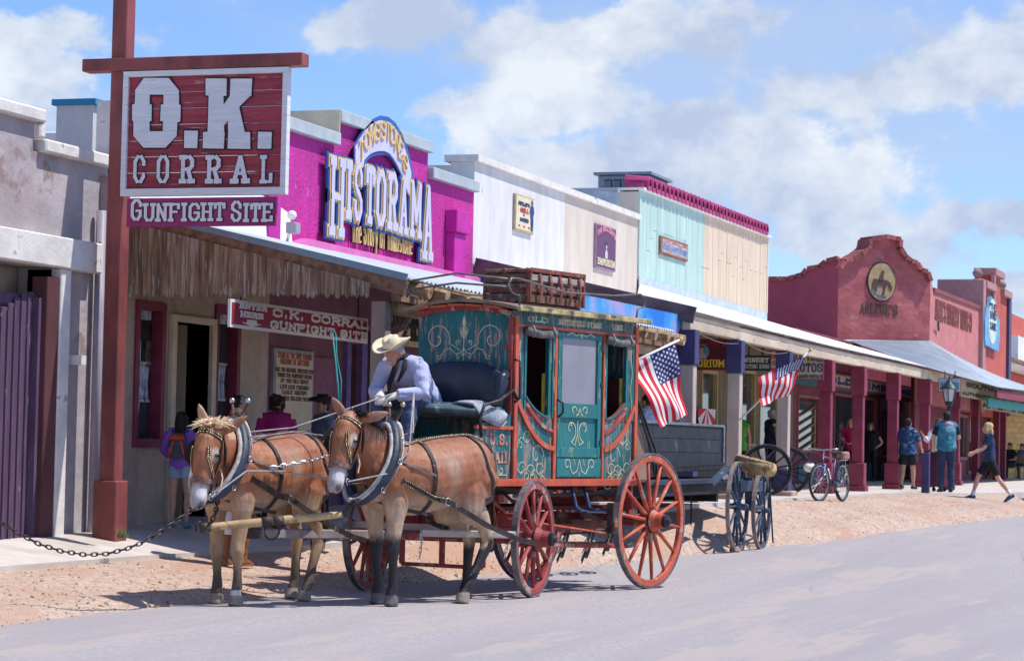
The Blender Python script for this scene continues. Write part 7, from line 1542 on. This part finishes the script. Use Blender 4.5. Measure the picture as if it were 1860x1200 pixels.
# ------------------------------------------------------------ people
def skin(c): return mat('skin_%d'%int(c[0]*100),c,.6,.06,8,bump=.08,spec=.35)
SK=(.52,.28,.19); SK2=(.60,.36,.27); SKD=(.36,.19,.13)
def cloth(nm,c,**k):
    kk=dict(var=.10,scale=5,bump=.35,bscale=9); kk.update(k); return mat('cloth_'+nm,c,.85,**kk)
def person(label,loc,rz,H=1.72,pose=None,skinc=SK,wear=(),hair=None,hat=None,shoes=(.03,.03,.035),headyaw=0,headpitch=0,build=1.0,vox=.013,cat='person',socks=None,group=None,extra=None,fem=False):
    t=top('person',label,cat,loc,rz,group,scale=H/1.75)
    J=dict(pel=(0,0,.97),wai=(0,0,1.12),che=(.01,0,1.30),nek=(-.01,0,1.47),hed=(.02,0,1.62),
      shL=(-.0,.18,1.42),elL=(-.03,.25,1.14),wrL=(.05,.26,.90),shR=(-.0,-.18,1.42),elR=(-.03,-.25,1.14),wrR=(.05,-.26,.90),
      hiL=(0,.09,.93),knL=(.03,.11,.50),anL=(0,.11,.085),hiR=(0,-.09,.93),knR=(.03,-.11,.50),anR=(0,-.11,.085))
    J.update(pose or {}); J={k:V(v) for k,v in J.items()}; B=build
    g=1.0 if not fem else .92
    def footdir(s): 
        k='to'+s
        return (J[k]-J['an'+s]).normalized() if k in J else V((1,.12*(1 if s=='L' else -1),0)).normalized()
    def limb(b,pts,rs,off=0,flat=1.0,n=12):
        b.loft(pts,[r+off for r in rs],[(r+off)*flat for r in rs],(0,1,0) if abs((V(pts[-1])-V(pts[0])).normalized().y)<.8 else (0,0,1),n)
    def torso(b,off=0,lo=True,hip=1.0):
        pel,wai,che,nek=J['pel'],J['wai'],J['che'],J['nek']; up=(nek-che).normalized()
        P_=[pel+(pel-wai).normalized()*.09,pel-(wai-pel)*.1,pel.lerp(wai,.55),wai.lerp(che,.35),che,che.lerp(nek,.55),nek.lerp(che,.12)]
        a=[.12,.170*hip,.158*hip,.148*g,.170*g,.165*g,.075]; c=[.09,.115*hip,.112,.102,.118,.095,.06]
        sh=(J['shL']-J['shR']).normalized()
        b.loft(P_,[q*B+off for q in a],[q*B+off for q in c],sh,18)
        b.loft([J['shR'],J['shR'].lerp(J['shL'],.5)+up*.03,J['shL']],[.062*B+off]*3,[.058*B+off,.07*B+off,.058*B+off],up,12)
    def arm(b,s,f0=0,f1=2,off=0):
        sh,el,wr=J['sh'+s],J['el'+s],J['wr'+s]; pts=[];rs=[]
        for f,r in ((0,.058),(.35,.052),(.75,.042),(1,.038),(1.25,.041),(1.6,.035),(2,.026)):
            if f<f0-.01 or f>f1+.01: continue
            pts.append(sh.lerp(el,f) if f<=1 else el.lerp(wr,f-1)); rs.append(r*(.5+.5*B)*(g if fem else 1))
        if f1 not in (0,.35,.75,1,1.25,1.6,2): pts.append(sh.lerp(el,f1) if f1<=1 else el.lerp(wr,f1-1)); rs.append(rs[-1])
        limb(b,pts,rs,off)
    def leg(b,s,f0=0,f1=2,off=0,flare=0):
        hi,kn,an=J['hi'+s],J['kn'+s],J['an'+s]; pts=[];rs=[]
        for f,r in ((0,.092),(.3,.088),(.7,.066),(1,.055),(1.12,.052),(1.35,.057),(1.7,.040),(2,.034)):
            if f<f0-.01 or f>f1+.01: continue
            pts.append(hi.lerp(kn,f) if f<=1 else kn.lerp(an,f-1)); rs.append(r*(.4+.6*B)+flare*max(0,f-f0)/2)
        if f1 not in (1,2,.7,.3,1.35): pts.append(hi.lerp(kn,f1) if f1<=1 else kn.lerp(an,f1-1)); rs.append(rs[-1])
        limb(b,pts,rs,off)
    hm=Matrix.Rotation(headyaw,3,'Z')@Matrix.Rotation(headpitch,3,'Y'); hc=J['hed']
    h_=lambda x,y,z: hc+hm@V((x,y,z))
    b=MB(); torso(b,-.008)
    b.loft([J['nek']-(J['nek']-J['che'])*.1,J['nek'].lerp(hc,.5),h_(-.02,0,-.04)],[.062*B,.054,.055],[.06*B,.055,.055],(0,1,0),12)
    b.ball(h_(-.012,0,.025),(.095,.076,.095),14,10,hm); b.loft([h_(.03,0,.05),h_(.045,0,-.02),h_(.05,0,-.075),h_(.045,0,-.115)],[.062,.062,.048,.022],[.05,.052,.045,.02],hm@V((0,1,0)),12)
    b.loft([h_(.088,0,.015),h_(.108,0,-.025),h_(.092,0,-.045)],[.010,.016,.012],[.010,.016,.010],hm@V((0,1,0)),8)
    b.ball(h_(.088,0,-.075),(.014,.024,.010),8,6,hm)
    for s_ in (1,-1): b.ball(h_(-.005,s_*.080,-.005),(.020,.012,.032),8,6,hm)
    for s in 'LR':
        arm(b,s); leg(b,s)
        an=J['an'+s]; fd=footdir(s); b.loft([an-fd*.05-Z*.035,an+fd*.04-Z*.035,an+fd*.14-Z*.055,an+fd*.17-Z*.06],[.032,.036,.042,.03],[.04,.036,.022,.015],(-fd.y,fd.x,0),10)
        # hand with five fingers
        el,wr=J['el'+s],J['wr'+s]; d=(wr-el).normalized(); si=1 if s=='L' else -1
        hp_=J.get('hd'+s); 
        if hp_ is not None: d=(hp_-wr).normalized()
        pn=d.cross(V((1,0,0))); pn=pn.normalized() if pn.length>.3 else V((0,1,0)); wd=d.cross(pn).normalized()
        palm=wr+d*.05; b.loft([wr-d*.01,wr+d*.03,wr+d*.085],[.024,.038,.040],[.018,.016,.013],wd,10)
        for k,(o,l) in enumerate(((-.029,.062),(-.010,.074),(.010,.070),(.028,.054))):
            l2=l*(.35 if hp_ is not None else 1); p0=wr+d*.08+wd*o; b.tube([p0,p0+d*l2*.5-pn*si*.006,p0+d*l2*.88-pn*si*.022],[.0088,.0085,.007],7)
        p0=wr+d*.03-wd*.03
        if hp_ is None: b.tube([p0,p0+d*.03-wd*.022-pn*si*.012,p0+d*.058-wd*.026-pn*si*.02],[.011,.010,.008],7)
    me=remeshed(b,vox,2,.4); meshobj('body',me,skin(skinc),t)
    o=obj('eyes',MB().ball(h_(.076,.030,.005),(.008,.012,.008),8,6).ball(h_(.076,-.030,.005),(.008,.012,.008),8,6),mat('eye_dark',(.02,.015,.015),.3,.05),t,world=False,smooth=True); o['kind']='stuff'
    obj('mouth',MB().ball(h_(.094,0,-.072),(.006,.020,.004),8,5,hm),mat('lip',(.32,.09,.08),.6,.05),t,world=False,smooth=True)
    for w in wear:
        k=w[0]; m=w[1]; p=w[2] if len(w)>2 else {}
        b=MB()
        if k in('shirt','vest'):
            torso(b,(.021 if H<1.79 else .030) if k=='shirt' else .036)
            f=p.get('sleeve',.6)
            if k=='shirt':
                for s in 'LR': arm(b,s,0,f,(.015 if H<1.79 else .020)+(.006 if f>1 else .010))
            else:
                for s in 'LR': b.ball(J['sh'+s],.075,10,7)
            if p.get('hang'): b.loft([J['pel']+Z*.06,J['pel']-Z*.02,J['pel']-Z*p['hang']],[.17*B,.185*B,.195*B],[.125*B,.13*B,.14*B],(0,1,0),16)
            # collar
            if p.get('collar'): b.loft([J['nek']-Z*.02,J['nek'].lerp(hc,.25)+Z*.0],[.075,.070],[.07,.068],(0,1,0),12)
        elif k in('trousers','shorts'):
            pel=J['pel']; b.loft([pel+(J['wai']-pel)*.25,pel,pel*.5+(J['hiL']+J['hiR'])*.25-Z*.06],[.160*B,.176*B,.155*B],[.118*B,.125*B,.115*B],(0,1,0),18)
            f=p.get('len',1.97)
            for s in 'LR': leg(b,s,0,f,.014,p.get('flare',0))
        elif k=='skirt':
            pel=J['pel']; ln=p.get('len',.5); fl=p.get('flare',.1); b.loft([pel+Z*.08,pel,pel-Z*ln*.5,pel-Z*ln],[.15*B,.18*B,.19*B+fl*.6,.20*B+fl],[.11*B,.135*B,.15*B+fl*.5,.16*B+fl],(0,1,0),20)
        elif k=='boots':
            for s in 'LR': leg(b,s,1.2,2,.012)
            for s in 'LR':
                an=J['an'+s]; fd=footdir(s); b.loft([an-fd*.07-Z*.03,an+fd*.03-Z*.02,an+fd*.15-Z*.05,an+fd*.20-Z*.06],[.042,.045,.046,.03],[.055,.05,.03,.02],(-fd.y,fd.x,0),10)
        me=remeshed(b,vox*.95,2,.5)
        # folds
        NR=[v.normal.copy() for v in me.vertices]
        for v,vn in zip(me.vertices,NR): 
            n=NZ.noise(v.co*9+V((H*7,0,0)))*.5+NZ.noise(V((v.co.x*5,v.co.y*5,v.co.z*22)))*.6; v.co+=vn*n*(.009 if H<1.79 else .015)
        meshobj(p.get('name',k),me,m,t)
    if shoes is not None:
        for s in 'LR':
            an=J['an'+s]; fd=footdir(s); b=MB(); b.loft([an-fd*.075-Z*.03,an-fd*.05-Z*.03,an+fd*.05-Z*.028,an+fd*.14-Z*.05,an+fd*.195-Z*.06],[.03,.042,.044,.050,.03],[.04,.052,.048,.034,.018],(-fd.y,fd.x,0),12)
            me=remeshed(b,.010,2); meshobj('shoe',me,mat('shoe_%d_%d'%(int(shoes[0]*99),int(shoes[2]*99)),shoes,.6,.1),t)
    if socks:
        for s in 'LR': b=MB(); leg(b,s,1.66,2,.008); obj('sock',b,white_p,t,world=False,smooth=True)
    if hair:
        m=mat('hair_'+hair[0],hair[1],.6,.3,18,(1,1,.3),.6,bscale=40); st=hair[2]; b=MB(); b.ball(h_(-.028,0,.045),(.102,.088,.092),14,10,hm)
        if st in('bob','long'):
            L_=.16 if st=='bob' else .30
            b.loft([h_(-.05,0,.02),h_(-.07,0,-.06),h_(-.085,0,-L_*.7),h_(-.075,0,-L_)],[.088,.095,.088,.05],[.06,.055,.045,.03],hm@V((0,1,0)),14)
            for s_ in (1,-1): b.loft([h_(.02,s_*.075,.05),h_(.015,s_*.088,-.03),h_(-.01,s_*.085,-L_*.75)],[.02,.022,.012],[.04,.045,.03],hm@V((0,1,0)),8)
        elif st=='short': b.ball(h_(-.05,0,-.01),(.065,.082,.07),12,8,hm)
        elif st=='curly':
            for i in range(26): q=random.uniform(0,6.28); z_=random.uniform(-.09,.13); b.ball(h_(-.04+.08*math.cos(q)*(1 if math.cos(q)<0 else .5),.085*math.sin(q),z_),.036,7,5)
        me=remeshed(b,.010,1)
        NR=[v.normal.copy() for v in me.vertices]
        for v,vn in zip(me.vertices,NR): v.co+=vn*(NZ.noise(v.co*30)*.012)
        meshobj('hair',me,m,t)
    if hat:
        k,c=hat[0],hat[1]; m=mat('hat_'+k+str(int(c[0]*99)),c,.85,.08,10,bump=.15)
        hq=hm@Matrix.Rotation(R(hat[2] if len(hat)>2 else 0),3,'Y')
        if k=='cowboy':
            b=MB();vs=[];fs=[];n=32
            for r_,z_ in ((.092,.055),(.095,.07),(.13,.064),(.165,.066),(.195,.075)):
                for j in range(n):
                    q=2*math.pi*j/n; lift=(math.sin(q)**2)*max(0,r_-.11)*.75; x_=r_*math.cos(q)*1.10; y_=r_*math.sin(q)*(.98-.6*max(0,r_-.13))
                    vs.append(h_(0,0,0)+hq@V((x_,y_,z_+lift)))
            for i in range(4):
                for j in range(n): fs.append((i*n+j,i*n+(j+1)%n,(i+1)*n+(j+1)%n,(i+1)*n+j))
            b.add(vs,fs); o=obj('hat_brim',b,m,t,world=False,smooth=True); so=o.modifiers.new('s','SOLIDIFY'); so.thickness=.006
            b=MB();vs=[];fs=[]
            for f,z_ in ((1.0,.06),(1.0,.09),(.93,.13),(.84,.165),(.66,.178),(.3,.166),(.05,.160)):
                for j in range(n):
                    q=2*math.pi*j/n; dent=-.022*(abs(math.sin(q))<.5)*(z_>.14)*(1 if math.cos(q)>0 else .4); vs.append(h_(0,0,0)+hq@V((.105*f*math.cos(q),.084*f*math.sin(q),z_+dent)))
            for i in range(6):
                for j in range(n): fs.append((i*n+j,i*n+(j+1)%n,(i+1)*n+(j+1)%n,(i+1)*n+j))
            b.add(vs,fs); obj('hat_crown',b,m,t,world=False,smooth=True)
            obj('hat_band',MB().tube([h_(0,0,0)+hq@V((.106*math.cos(q),.085*math.sin(q),.075)) for q in [i*math.pi/12 for i in range(24)]],.006,6,closed=True),mat('hatband',(.25,.17,.10),.7),t,world=False)
        elif k=='cap':
            b=MB(); b.ball(h_(-.01,0,.045),(.104,.088,.085),16,10,hm); me=remeshed(b,.010,1); meshobj('cap',me,m,t)
            obj('cap_visor',MB().poly([h_(.07,.06,.05),h_(.13,.05,.045),h_(.165,.0,.042),h_(.13,-.05,.045),h_(.07,-.06,.05)],hm@V((0,0,.012))),m,t,world=False,fixn=True)
    if extra: extra(t,J,h_,hm)
    return t
PL=[]
def at(px,py,H,hpx,z=None):
    """stand where the feet are seen; the height in the picture gives the distance"""
    d=4500*H/hpx; p=D(px,py,d); p.z=hgt(p.x,p.y) if z is None else z; return p
def face(a): # 0 = towards the camera, 90 = towards image left, 180 = away, 270 = image right
    return heading(a)
jean=cloth('denim',(.06,.09,.17),wear=(.16,.22,.34),wamt=.3,wscale=6); black_c=cloth('black',(.015,.015,.02)); navy_c=cloth('navy',(.02,.035,.085)); white_c=cloth('white',(.66,.66,.68))
# driver on the seat
sh_=cloth('pale_blue_shirt',(.50,.54,.76),bump=.6)
def drv(t,J,h_,hm):
    obj('spectacles',MB().tube([h_(.096+.0,.03+.017*math.cos(q),.004+.014*math.sin(q)) for q in [i*math.pi/5 for i in range(10)]],.002,5,closed=True).tube([h_(.09,.045,.006),h_(.0,.078,.01)],.002,5),steel,t,world=False)
    obj('moustache',MB().loft([h_(.10,-.035,-.068),h_(.112,0,-.056),h_(.10,.035,-.068)],[.008,.012,.008],[.008,.012,.008],(0,0,1),8),mat('grey_hair',(.5,.48,.46),.8,.1,20),t,world=False,smooth=True)
    nk=J['nek']; b=MB(); b.tube([nk+V((.07*math.cos(q),.075*math.sin(q),.03-.02*math.cos(q))) for q in [i*math.pi/7 for i in range(14)]],.028,8,closed=True)
    b.loft([nk+V((.08,.03,.0)),nk+V((.13,.03,-.10)),nk+V((.17,.0,-.24)),nk+V((.16,-.02,-.33))],[.03,.04,.035,.01],[.012,.014,.012,.005],(0,1,0),8)
    b.loft([nk+V((.04,.09,.0)),nk+V((.10,.12,-.10)),nk+V((.17,.10,-.22))],[.025,.035,.015],[.012,.014,.008],(0,1,0),8)
    obj('neckerchief',b,black_c,t,world=False,smooth=True)
    obj('belt',MB().loft([J['pel'].lerp(J['wai'],.25),J['pel'].lerp(J['wai'],.45)],[.19,.188],[.142,.140],(0,1,0),18),mat('belt_black',(.02,.02,.03),.5),t,world=False,smooth=True)
    gl=mat('glove_leather',(.60,.57,.52),.8,.1,10,bump=.3)
    for s in 'LR':
        wr,el=J['wr'+s],J['el'+s]; d=(J['hd'+s]-wr).normalized(); si=1 if s=='L' else -1; b=MB(); wd=V((0,0,1)).cross(d).normalized(); pn=d.cross(wd)
        b.loft([wr-(wr-el).normalized()*.05,wr,wr+d*.04,wr+d*.09],[.046,.038,.050,.050],[.044,.036,.034,.030],wd,12)
        for o,l in ((-.033,.05),(-.011,.06),(.011,.058),(.033,.045)):
            p0=wr+d*.08+wd*o; b.tube([p0,p0+d*l*.6-pn*si*0-Z*.012,p0+d*l*.75-Z*.045,p0+d*l*.3-Z*.06],[.0165,.016,.015,.012],8)
        p0=wr+d*.03-wd*.035*si; b.tube([p0,p0+d*.04-wd*.02*si-Z*.01,p0+d*.065-Z*.03],[.014,.013,.010],8)
        meshobj('glove',remeshed(b,.0075,1),gl,t)
seat=cw(x1+.36,-.26,1.86); Hs=1.78/1.75
person('driver in straw cowboy hat, pale blue shirt and black neckerchief leaning forward holding the reins',seat,hd,1.80,dict(pel=(.02,0,.10),wai=(.10,0,.24),che=(.26,0,.39),nek=(.43,.0,.51),hed=(.55,.01,.575),
  shL=(.37,.20,.45),shR=(.37,-.20,.45),elL=(.44,.30,.18),elR=(.48,-.27,.19),wrL=(.64,.10,.15),wrR=(.67,-.06,.16),hdL=(.72,.04,.11),hdR=(.75,-.01,.12),
  hiL=(.05,.10,.08),hiR=(.05,-.10,.08),knL=(.50,.20,.12),knR=(.50,-.18,.13),anL=(.60,.20,-.36),anR=(.64,-.16,-.36)),skinc=(.55,.25,.18),
  wear=[('trousers',jean,{'flare':.01}),('shirt',sh_,{'sleeve':1.9,'collar':1}),],hair=('grey',(.34,.33,.33),'short'),hat=('cowboy',(.72,.62,.44),2),shoes=(.10,.06,.05),headyaw=R(-6),headpitch=R(22),build=1.12,vox=.010,extra=drv)
# left group under the porch
def pack(t,J,h_,hm):
    c=J['che']; b=MB(); b.loft([c+V((-.16,0,-.24)),c+V((-.20,0,-.05)),c+V((-.17,0,.12))],[.13,.15,.10],[.07,.10,.06],(0,1,0),14); p=meshobj('backpack',remeshed(b,.012,2),cloth('pack_grey',(.08,.10,.13)),t)
    obj('pack_stripe',MB().loft([c+V((-.265,0,.02)),c+V((-.27,0,.06)),c+V((-.24,0,.10))],[.12,.11,.09],[.03,.03,.02],(0,1,0),12),mat('pack_orange',(.60,.09,.03),.6),t,world=False,smooth=True)
    for s_ in (1,-1): obj('pack_trim',MB().ribbon([c+V((-.28,s_*.06,.0)),c+V((-.28,s_*.10,-.18)),c+V((-.2,s_*.13,-.24))],(-1,0,0),.03,.01),_mats['pack_orange'],t,world=False,fixn=True); obj('pack_strap',MB().tube([c+V((-.1,s_*.11,.15)),c+V((0,s_*.11,.17)),c+V((.12,s_*.11,.05)),c+V((.0,s_*.15,-.2))],.018,6),black_c,t,world=False,smooth=True)
p=at(325,942,1.34,212)
person('girl in purple top, orange and grey backpack and denim shorts facing the shop window',p,face(185),1.34,dict(elL=(.06,.28,1.16),wrL=(.26,.24,1.08),elR=(-.05,-.27,1.15),wrR=(.05,-.24,.98)),SK2,[('shorts',cloth('pale_denim',(.30,.42,.55)),{'len':.42}),('shirt',cloth('purple',(.28,.12,.55)),{'sleeve':1.9})],('dark',(.02,.015,.015),'long'),shoes=(.16,.28,.38),build=.92,fem=True,extra=pack)
p=G(424,1040,.12); p.z=hgt(p.x,p.y)
person('person in tall laced brown boots standing behind the left mule',p,face(200),1.70,None,SK,[('trousers',white_c,{'len':1.35}),('boots',mat('tan_boot',(.26,.10,.045),.6,.15,6)),('shirt',cloth('plum',(.12,.03,.10)),{'sleeve':.7})],('brown',(.08,.04,.02),'short'),shoes=None,build=.95)
PB=[('dark haired person with pale cap and blue shirt in profile by the second shop window',430,1.62,face(262),707,cloth('royal',(.03,.06,.28)),('dark',(.02,.015,.015),'short'),('cap',(.35,.33,.32)),SK,1.05,0),
 ('person with curly dark hair and magenta top seen from behind beside the notice board',498,1.50,face(170),716,cloth('magenta',(.42,.02,.16)),('darkbrown',(.045,.02,.018),'curly'),None,SK2,1.05,1),
 ('man in black cowboy hat and grey blue T-shirt standing by the plum door',583,1.66,face(55),712,cloth('slate',(.14,.18,.28)),('dark',(.02,.015,.015),'short'),('cowboy',(.02,.02,.022)),SK,1.1,0)]
for lb,px_,H_,rz_,topy,cm,hr,ht_,sk_,bd,fm in PB:
    Yq=11.9; v=P(px_,940,Yq); zg=hgt(v.x,v.y); Hh=P(px_,topy,Yq).z-zg
    person(lb,V((v.x,v.y,zg)),rz_,Hh/(1.04 if ht_ else 1.0),None,sk_,[('trousers',black_c,{}),('shirt',cm,{'sleeve':.6})],hr,ht_,build=bd,fem=bool(fm))
# right side
def st(label,px_,feet,topy,H_,rz_,pose,wear,hair,hat=None,sk_=SK,**k):
    p=at(px_,feet,H_,feet-topy); return person(label,p,rz_,H_*(.97 if hat else 1),pose,sk_,wear,hair,hat,**k)
hips=dict(elL=(-.12,.34,1.16),wrL=(.03,.19,1.02))
st('woman in green top with dark hair between the pale posts',1338,900,752,1.66,face(175),None,[('trousers',black_c,{}),('shirt',cloth('green',(.07,.30,.03)),{'sleeve':.3,'hang':.12})],('dark',(.02,.015,.015),'bob'),build=1.1,fem=True)
st('grey haired man in white sleeveless shirt seen from the side between the posts',1400,885,745,1.75,face(245),dict(elL=(.12,.26,1.15),wrL=(.3,.2,1.05)),[('trousers',navy_c,{}),('shirt',white_c,{'sleeve':.2}),('vest',cloth('dark_vest',(.03,.03,.07)),{})],('grey',(.34,.33,.33),'short'),sk_=SKD,build=1.1)
st('pair of blue shirted visitor and folded arms in the shade left of the first pale post',1188,880,722,1.72,face(200),None,[('trousers',navy_c,{}),('shirt',cloth('light_blue',(.30,.40,.62)),{'sleeve':.6})],('dark',(.02,.015,.015),'short')) if False else None
st('man in light blue shirt mostly hidden behind the coach and flag',1172,905,722,1.75,face(120),None,[('trousers',navy_c,{}),('shirt',cloth('light_blue',(.30,.40,.62)),{'sleeve':.6})],('dark',(.02,.015,.015),'short'))
st('woman in white and turquoise T-shirt beside the first crimson post',1516,872,762,1.66,face(10),None,[('shorts',black_c,{'len':.5}),('shirt',cloth('turq',(.45,.60,.68),wear=(.05,.40,.50),wamt=.55,wscale=2),{'sleeve':.5,'hang':.05})],('light',(.42,.30,.18),'short'),build=1.12,fem=True)
st('blonde woman in bright pink T-shirt and black shorts holding a camera',1544,872,755,1.68,face(20),dict(elL=(.02,.25,1.16),wrL=(.20,.06,1.10),elR=(.02,-.25,1.16),wrR=(.20,-.06,1.10)),[('shorts',black_c,{'len':.95}),('shirt',cloth('hot_pink',(.60,.02,.14)),{'sleeve':.6,'hang':.03})],('blonde',(.60,.42,.20),'long'),sk_=SK2,build=1.0,fem=True)
st('woman in black top and trousers with hand on hip under the canopy',1580,870,763,1.66,face(15),hips,[('trousers',black_c,{}),('shirt',black_c,{'sleeve':.35,'hang':.05})],('auburn',(.30,.12,.06),'bob'),sk_=SK2,build=1.12,fem=True)
def cig(t,J,h_,hm): obj('cigarette',MB().cyl(J['wrR']+V((.06,0,-.10)),J['wrR']+V((.12,0,-.12)),.006,n=6),white_p,t,world=False)
st('dark haired person in blue patterned shirt and black skirt shorts walking away',1648,897,768,1.62,face(210),dict(elR=(.10,-.27,1.17),wrR=(.28,-.25,1.0),knL=(.0,.12,.5),anL=(-.12,.12,.10),knR=(.08,-.11,.5),anR=(.10,-.11,.085)),[('shorts',black_c,{'len':.75,'flare':.06}),('shirt',cloth('blue_pattern',(.025,.06,.16),wear=(.12,.30,.48),wamt=.4,wscale=9),{'sleeve':.9,'hang':.12})],('dark',(.02,.015,.015),'short'),build=1.18,fem=True,extra=cig)
def vst(t,J,h_,hm):
    obj('collar_patch',MB().loft([J['nek']+V((-.06,-.12,-.03)),J['nek']+V((-.08,0,.0)),J['nek']+V((-.06,.12,-.03))],[.05,.06,.05],[.03,.035,.03],(0,0,1),10),mat('mauve_patch',(.40,.30,.34),.8),t,world=False,smooth=True)
st('man in denim vest, jeans and dark cap standing with his back turned near the lamp',1718,905,753,1.80,face(178),dict(elL=(.05,.28,1.16),wrL=(.16,.24,.97),elR=(.02,-.28,1.18),wrR=(.20,-.10,1.2)),[('trousers',cloth('dark_jean',(.03,.045,.10)),{'flare':.012}),('shirt',cloth('navy_t',(.015,.02,.05)),{'sleeve':.7}),('vest',cloth('denim_vest',(.04,.20,.30),wear=(.16,.36,.44),wamt=.4,wscale=4),{'hang':.05})],('dark',(.02,.015,.015),'short'),('cap',(.10,.08,.11)),sk_=SK2,build=1.12,extra=vst)
st('person in long dark plum skirt and white blouse in front of the man in denim',1704,900,768,1.60,face(0),dict(elR=(.1,-.3,1.2),wrR=(.15,-.42,1.36)),[('skirt',cloth('plum_skirt',(.09,.02,.05)),{'len':.86,'flare':.16}),('shirt',white_c,{'sleeve':1.6})],('brown',(.08,.04,.02),'bob'),sk_=SK2,build=.95,fem=True)
def side(t,J,h_,hm):
    for s in 'R': obj('side_panel',MB().loft([J['hi'+s]+V((-.01,-.095,-.02)),J['hi'+s].lerp(J['kn'+s],.5)+V((0,-.098,0)),J['hi'+s].lerp(J['kn'+s],.9)+V((0,-.10,0))],[.045,.055,.06],[.008,.010,.010],(1,0,0),8),white_p,t,world=False,smooth=True)
st('blond boy in navy T-shirt and black shorts striding across the street corner',1797,911,766,1.66,face(95),dict(pel=(0,0,.90),wai=(0,0,1.06),che=(.02,0,1.25),nek=(.03,0,1.42),hed=(.06,0,1.57),shL=(.02,.17,1.37),shR=(.02,-.17,1.37),elL=(.14,.22,1.14),wrL=(.36,.20,1.02),elR=(.12,-.22,1.14),wrR=(.34,-.14,1.04),
  hiL=(0,.09,.87),knL=(-.18,.10,.47),anL=(-.46,.10,.12),hiR=(0,-.09,.87),knR=(.24,-.10,.50),anR=(.36,-.11,.085),toL=(-.30,.1,.02),toR=(.6,-.1,.085)),[('shorts',black_c,{'len':.82,'flare':.06}),('shirt',cloth('navy_tee',(.02,.05,.12)),{'sleeve':.75,'hang':.05})],('blond',(.60,.44,.20),'bob'),sk_=SK2,socks=1,shoes=(.05,.10,.16),build=.92,extra=side)
sit=dict(pel=(0,0,.50),wai=(-.02,0,.65),che=(.0,0,.84),nek=(.0,0,1.0),hed=(.04,0,1.15),shL=(0,.19,.95),shR=(0,-.19,.95),elL=(.05,.25,.70),wrL=(.25,.15,.68),elR=(.05,-.25,.70),wrR=(.22,-.1,.85),hiL=(.03,.1,.48),hiR=(.03,-.1,.48),knL=(.45,.12,.50),knR=(.45,-.12,.50),anL=(.45,.12,.085),anR=(.45,-.12,.085))
def bench(t_,p,rz_):
    b_=top('bench',t_,'bench',p,rz_); obj('seat',MB().box(-.2,.25,-.55,.55,.40,.44),_mats['grey_brown_post'],b_,world=False,bev=.006)
    for x_ in (-.15,.2):
        for y_ in (-.5,.5): obj('leg',MB().box(x_-.03,x_+.03,y_-.03,y_+.03,0,.398),_mats['grey_brown_post'],b_,**L0)
    obj('backrest',MB().box(-.22,-.18,-.55,.55,.55,.85),_mats['grey_brown_post'],b_,**L0)
for lb,px_,cm,hr in (('seated person in black shirt on a bench by the yellow plank wall',1834,black_c,('dark',(.02,.015,.015),'short')),('seated person in blue shirt at the right edge by the yellow plank wall',1856,cloth('mid_blue',(.08,.14,.35)),('dark',(.02,.015,.015),'short'))):
    v=P(px_,868,10.6); v.z=hgt(v.x,v.y); person(lb,v,face(40),1.72,sit,SKD,[('trousers',black_c,{}),('shirt',cm,{'sleeve':.6})],hr,build=1.1)
    bench('plain wooden bench under the '+('first' if px_<1840 else 'second')+' seated person by the yellow plank wall',v,face(40))

# weeds at the foot of the walls and posts
gr_=mat('weed_green',(.10,.16,.05),.8,.3,12,rnd=.2)
for lb,px_,py_,z_ in (('small green weed at the foot of the tall signpost',224,974,None),('yellowish weed beside the last purple topped canopy post',1406,888,None),('small tuft of grass at the sidewalk edge by the lead chain',283,1006,None)):
    p=G(px_,py_,.4); p.z=hgt(p.x,p.y); p=G(px_,py_,p.z); w_=top('weed',lb,'weed',p); b=MB()
    for i in range(46):
        a=random.uniform(0,6.28); l=random.uniform(.05,.14); d=V((math.cos(a)*.7,math.sin(a)*.7,1))*l; sd_=V((-math.sin(a),math.cos(a),0))*.006; q=p+V((random.uniform(-.08,.08),random.uniform(-.05,.05),-.01)); k=len(b.v)
        b.v+=[q-sd_,q+sd_,q+d]; b.f.append((k,k+1,k+2)); b.m.append(0)
    o=obj('leaf_blades',b,gr_,w_); o['kind']='stuff'
bpy.data.scenes.remove(_ts)
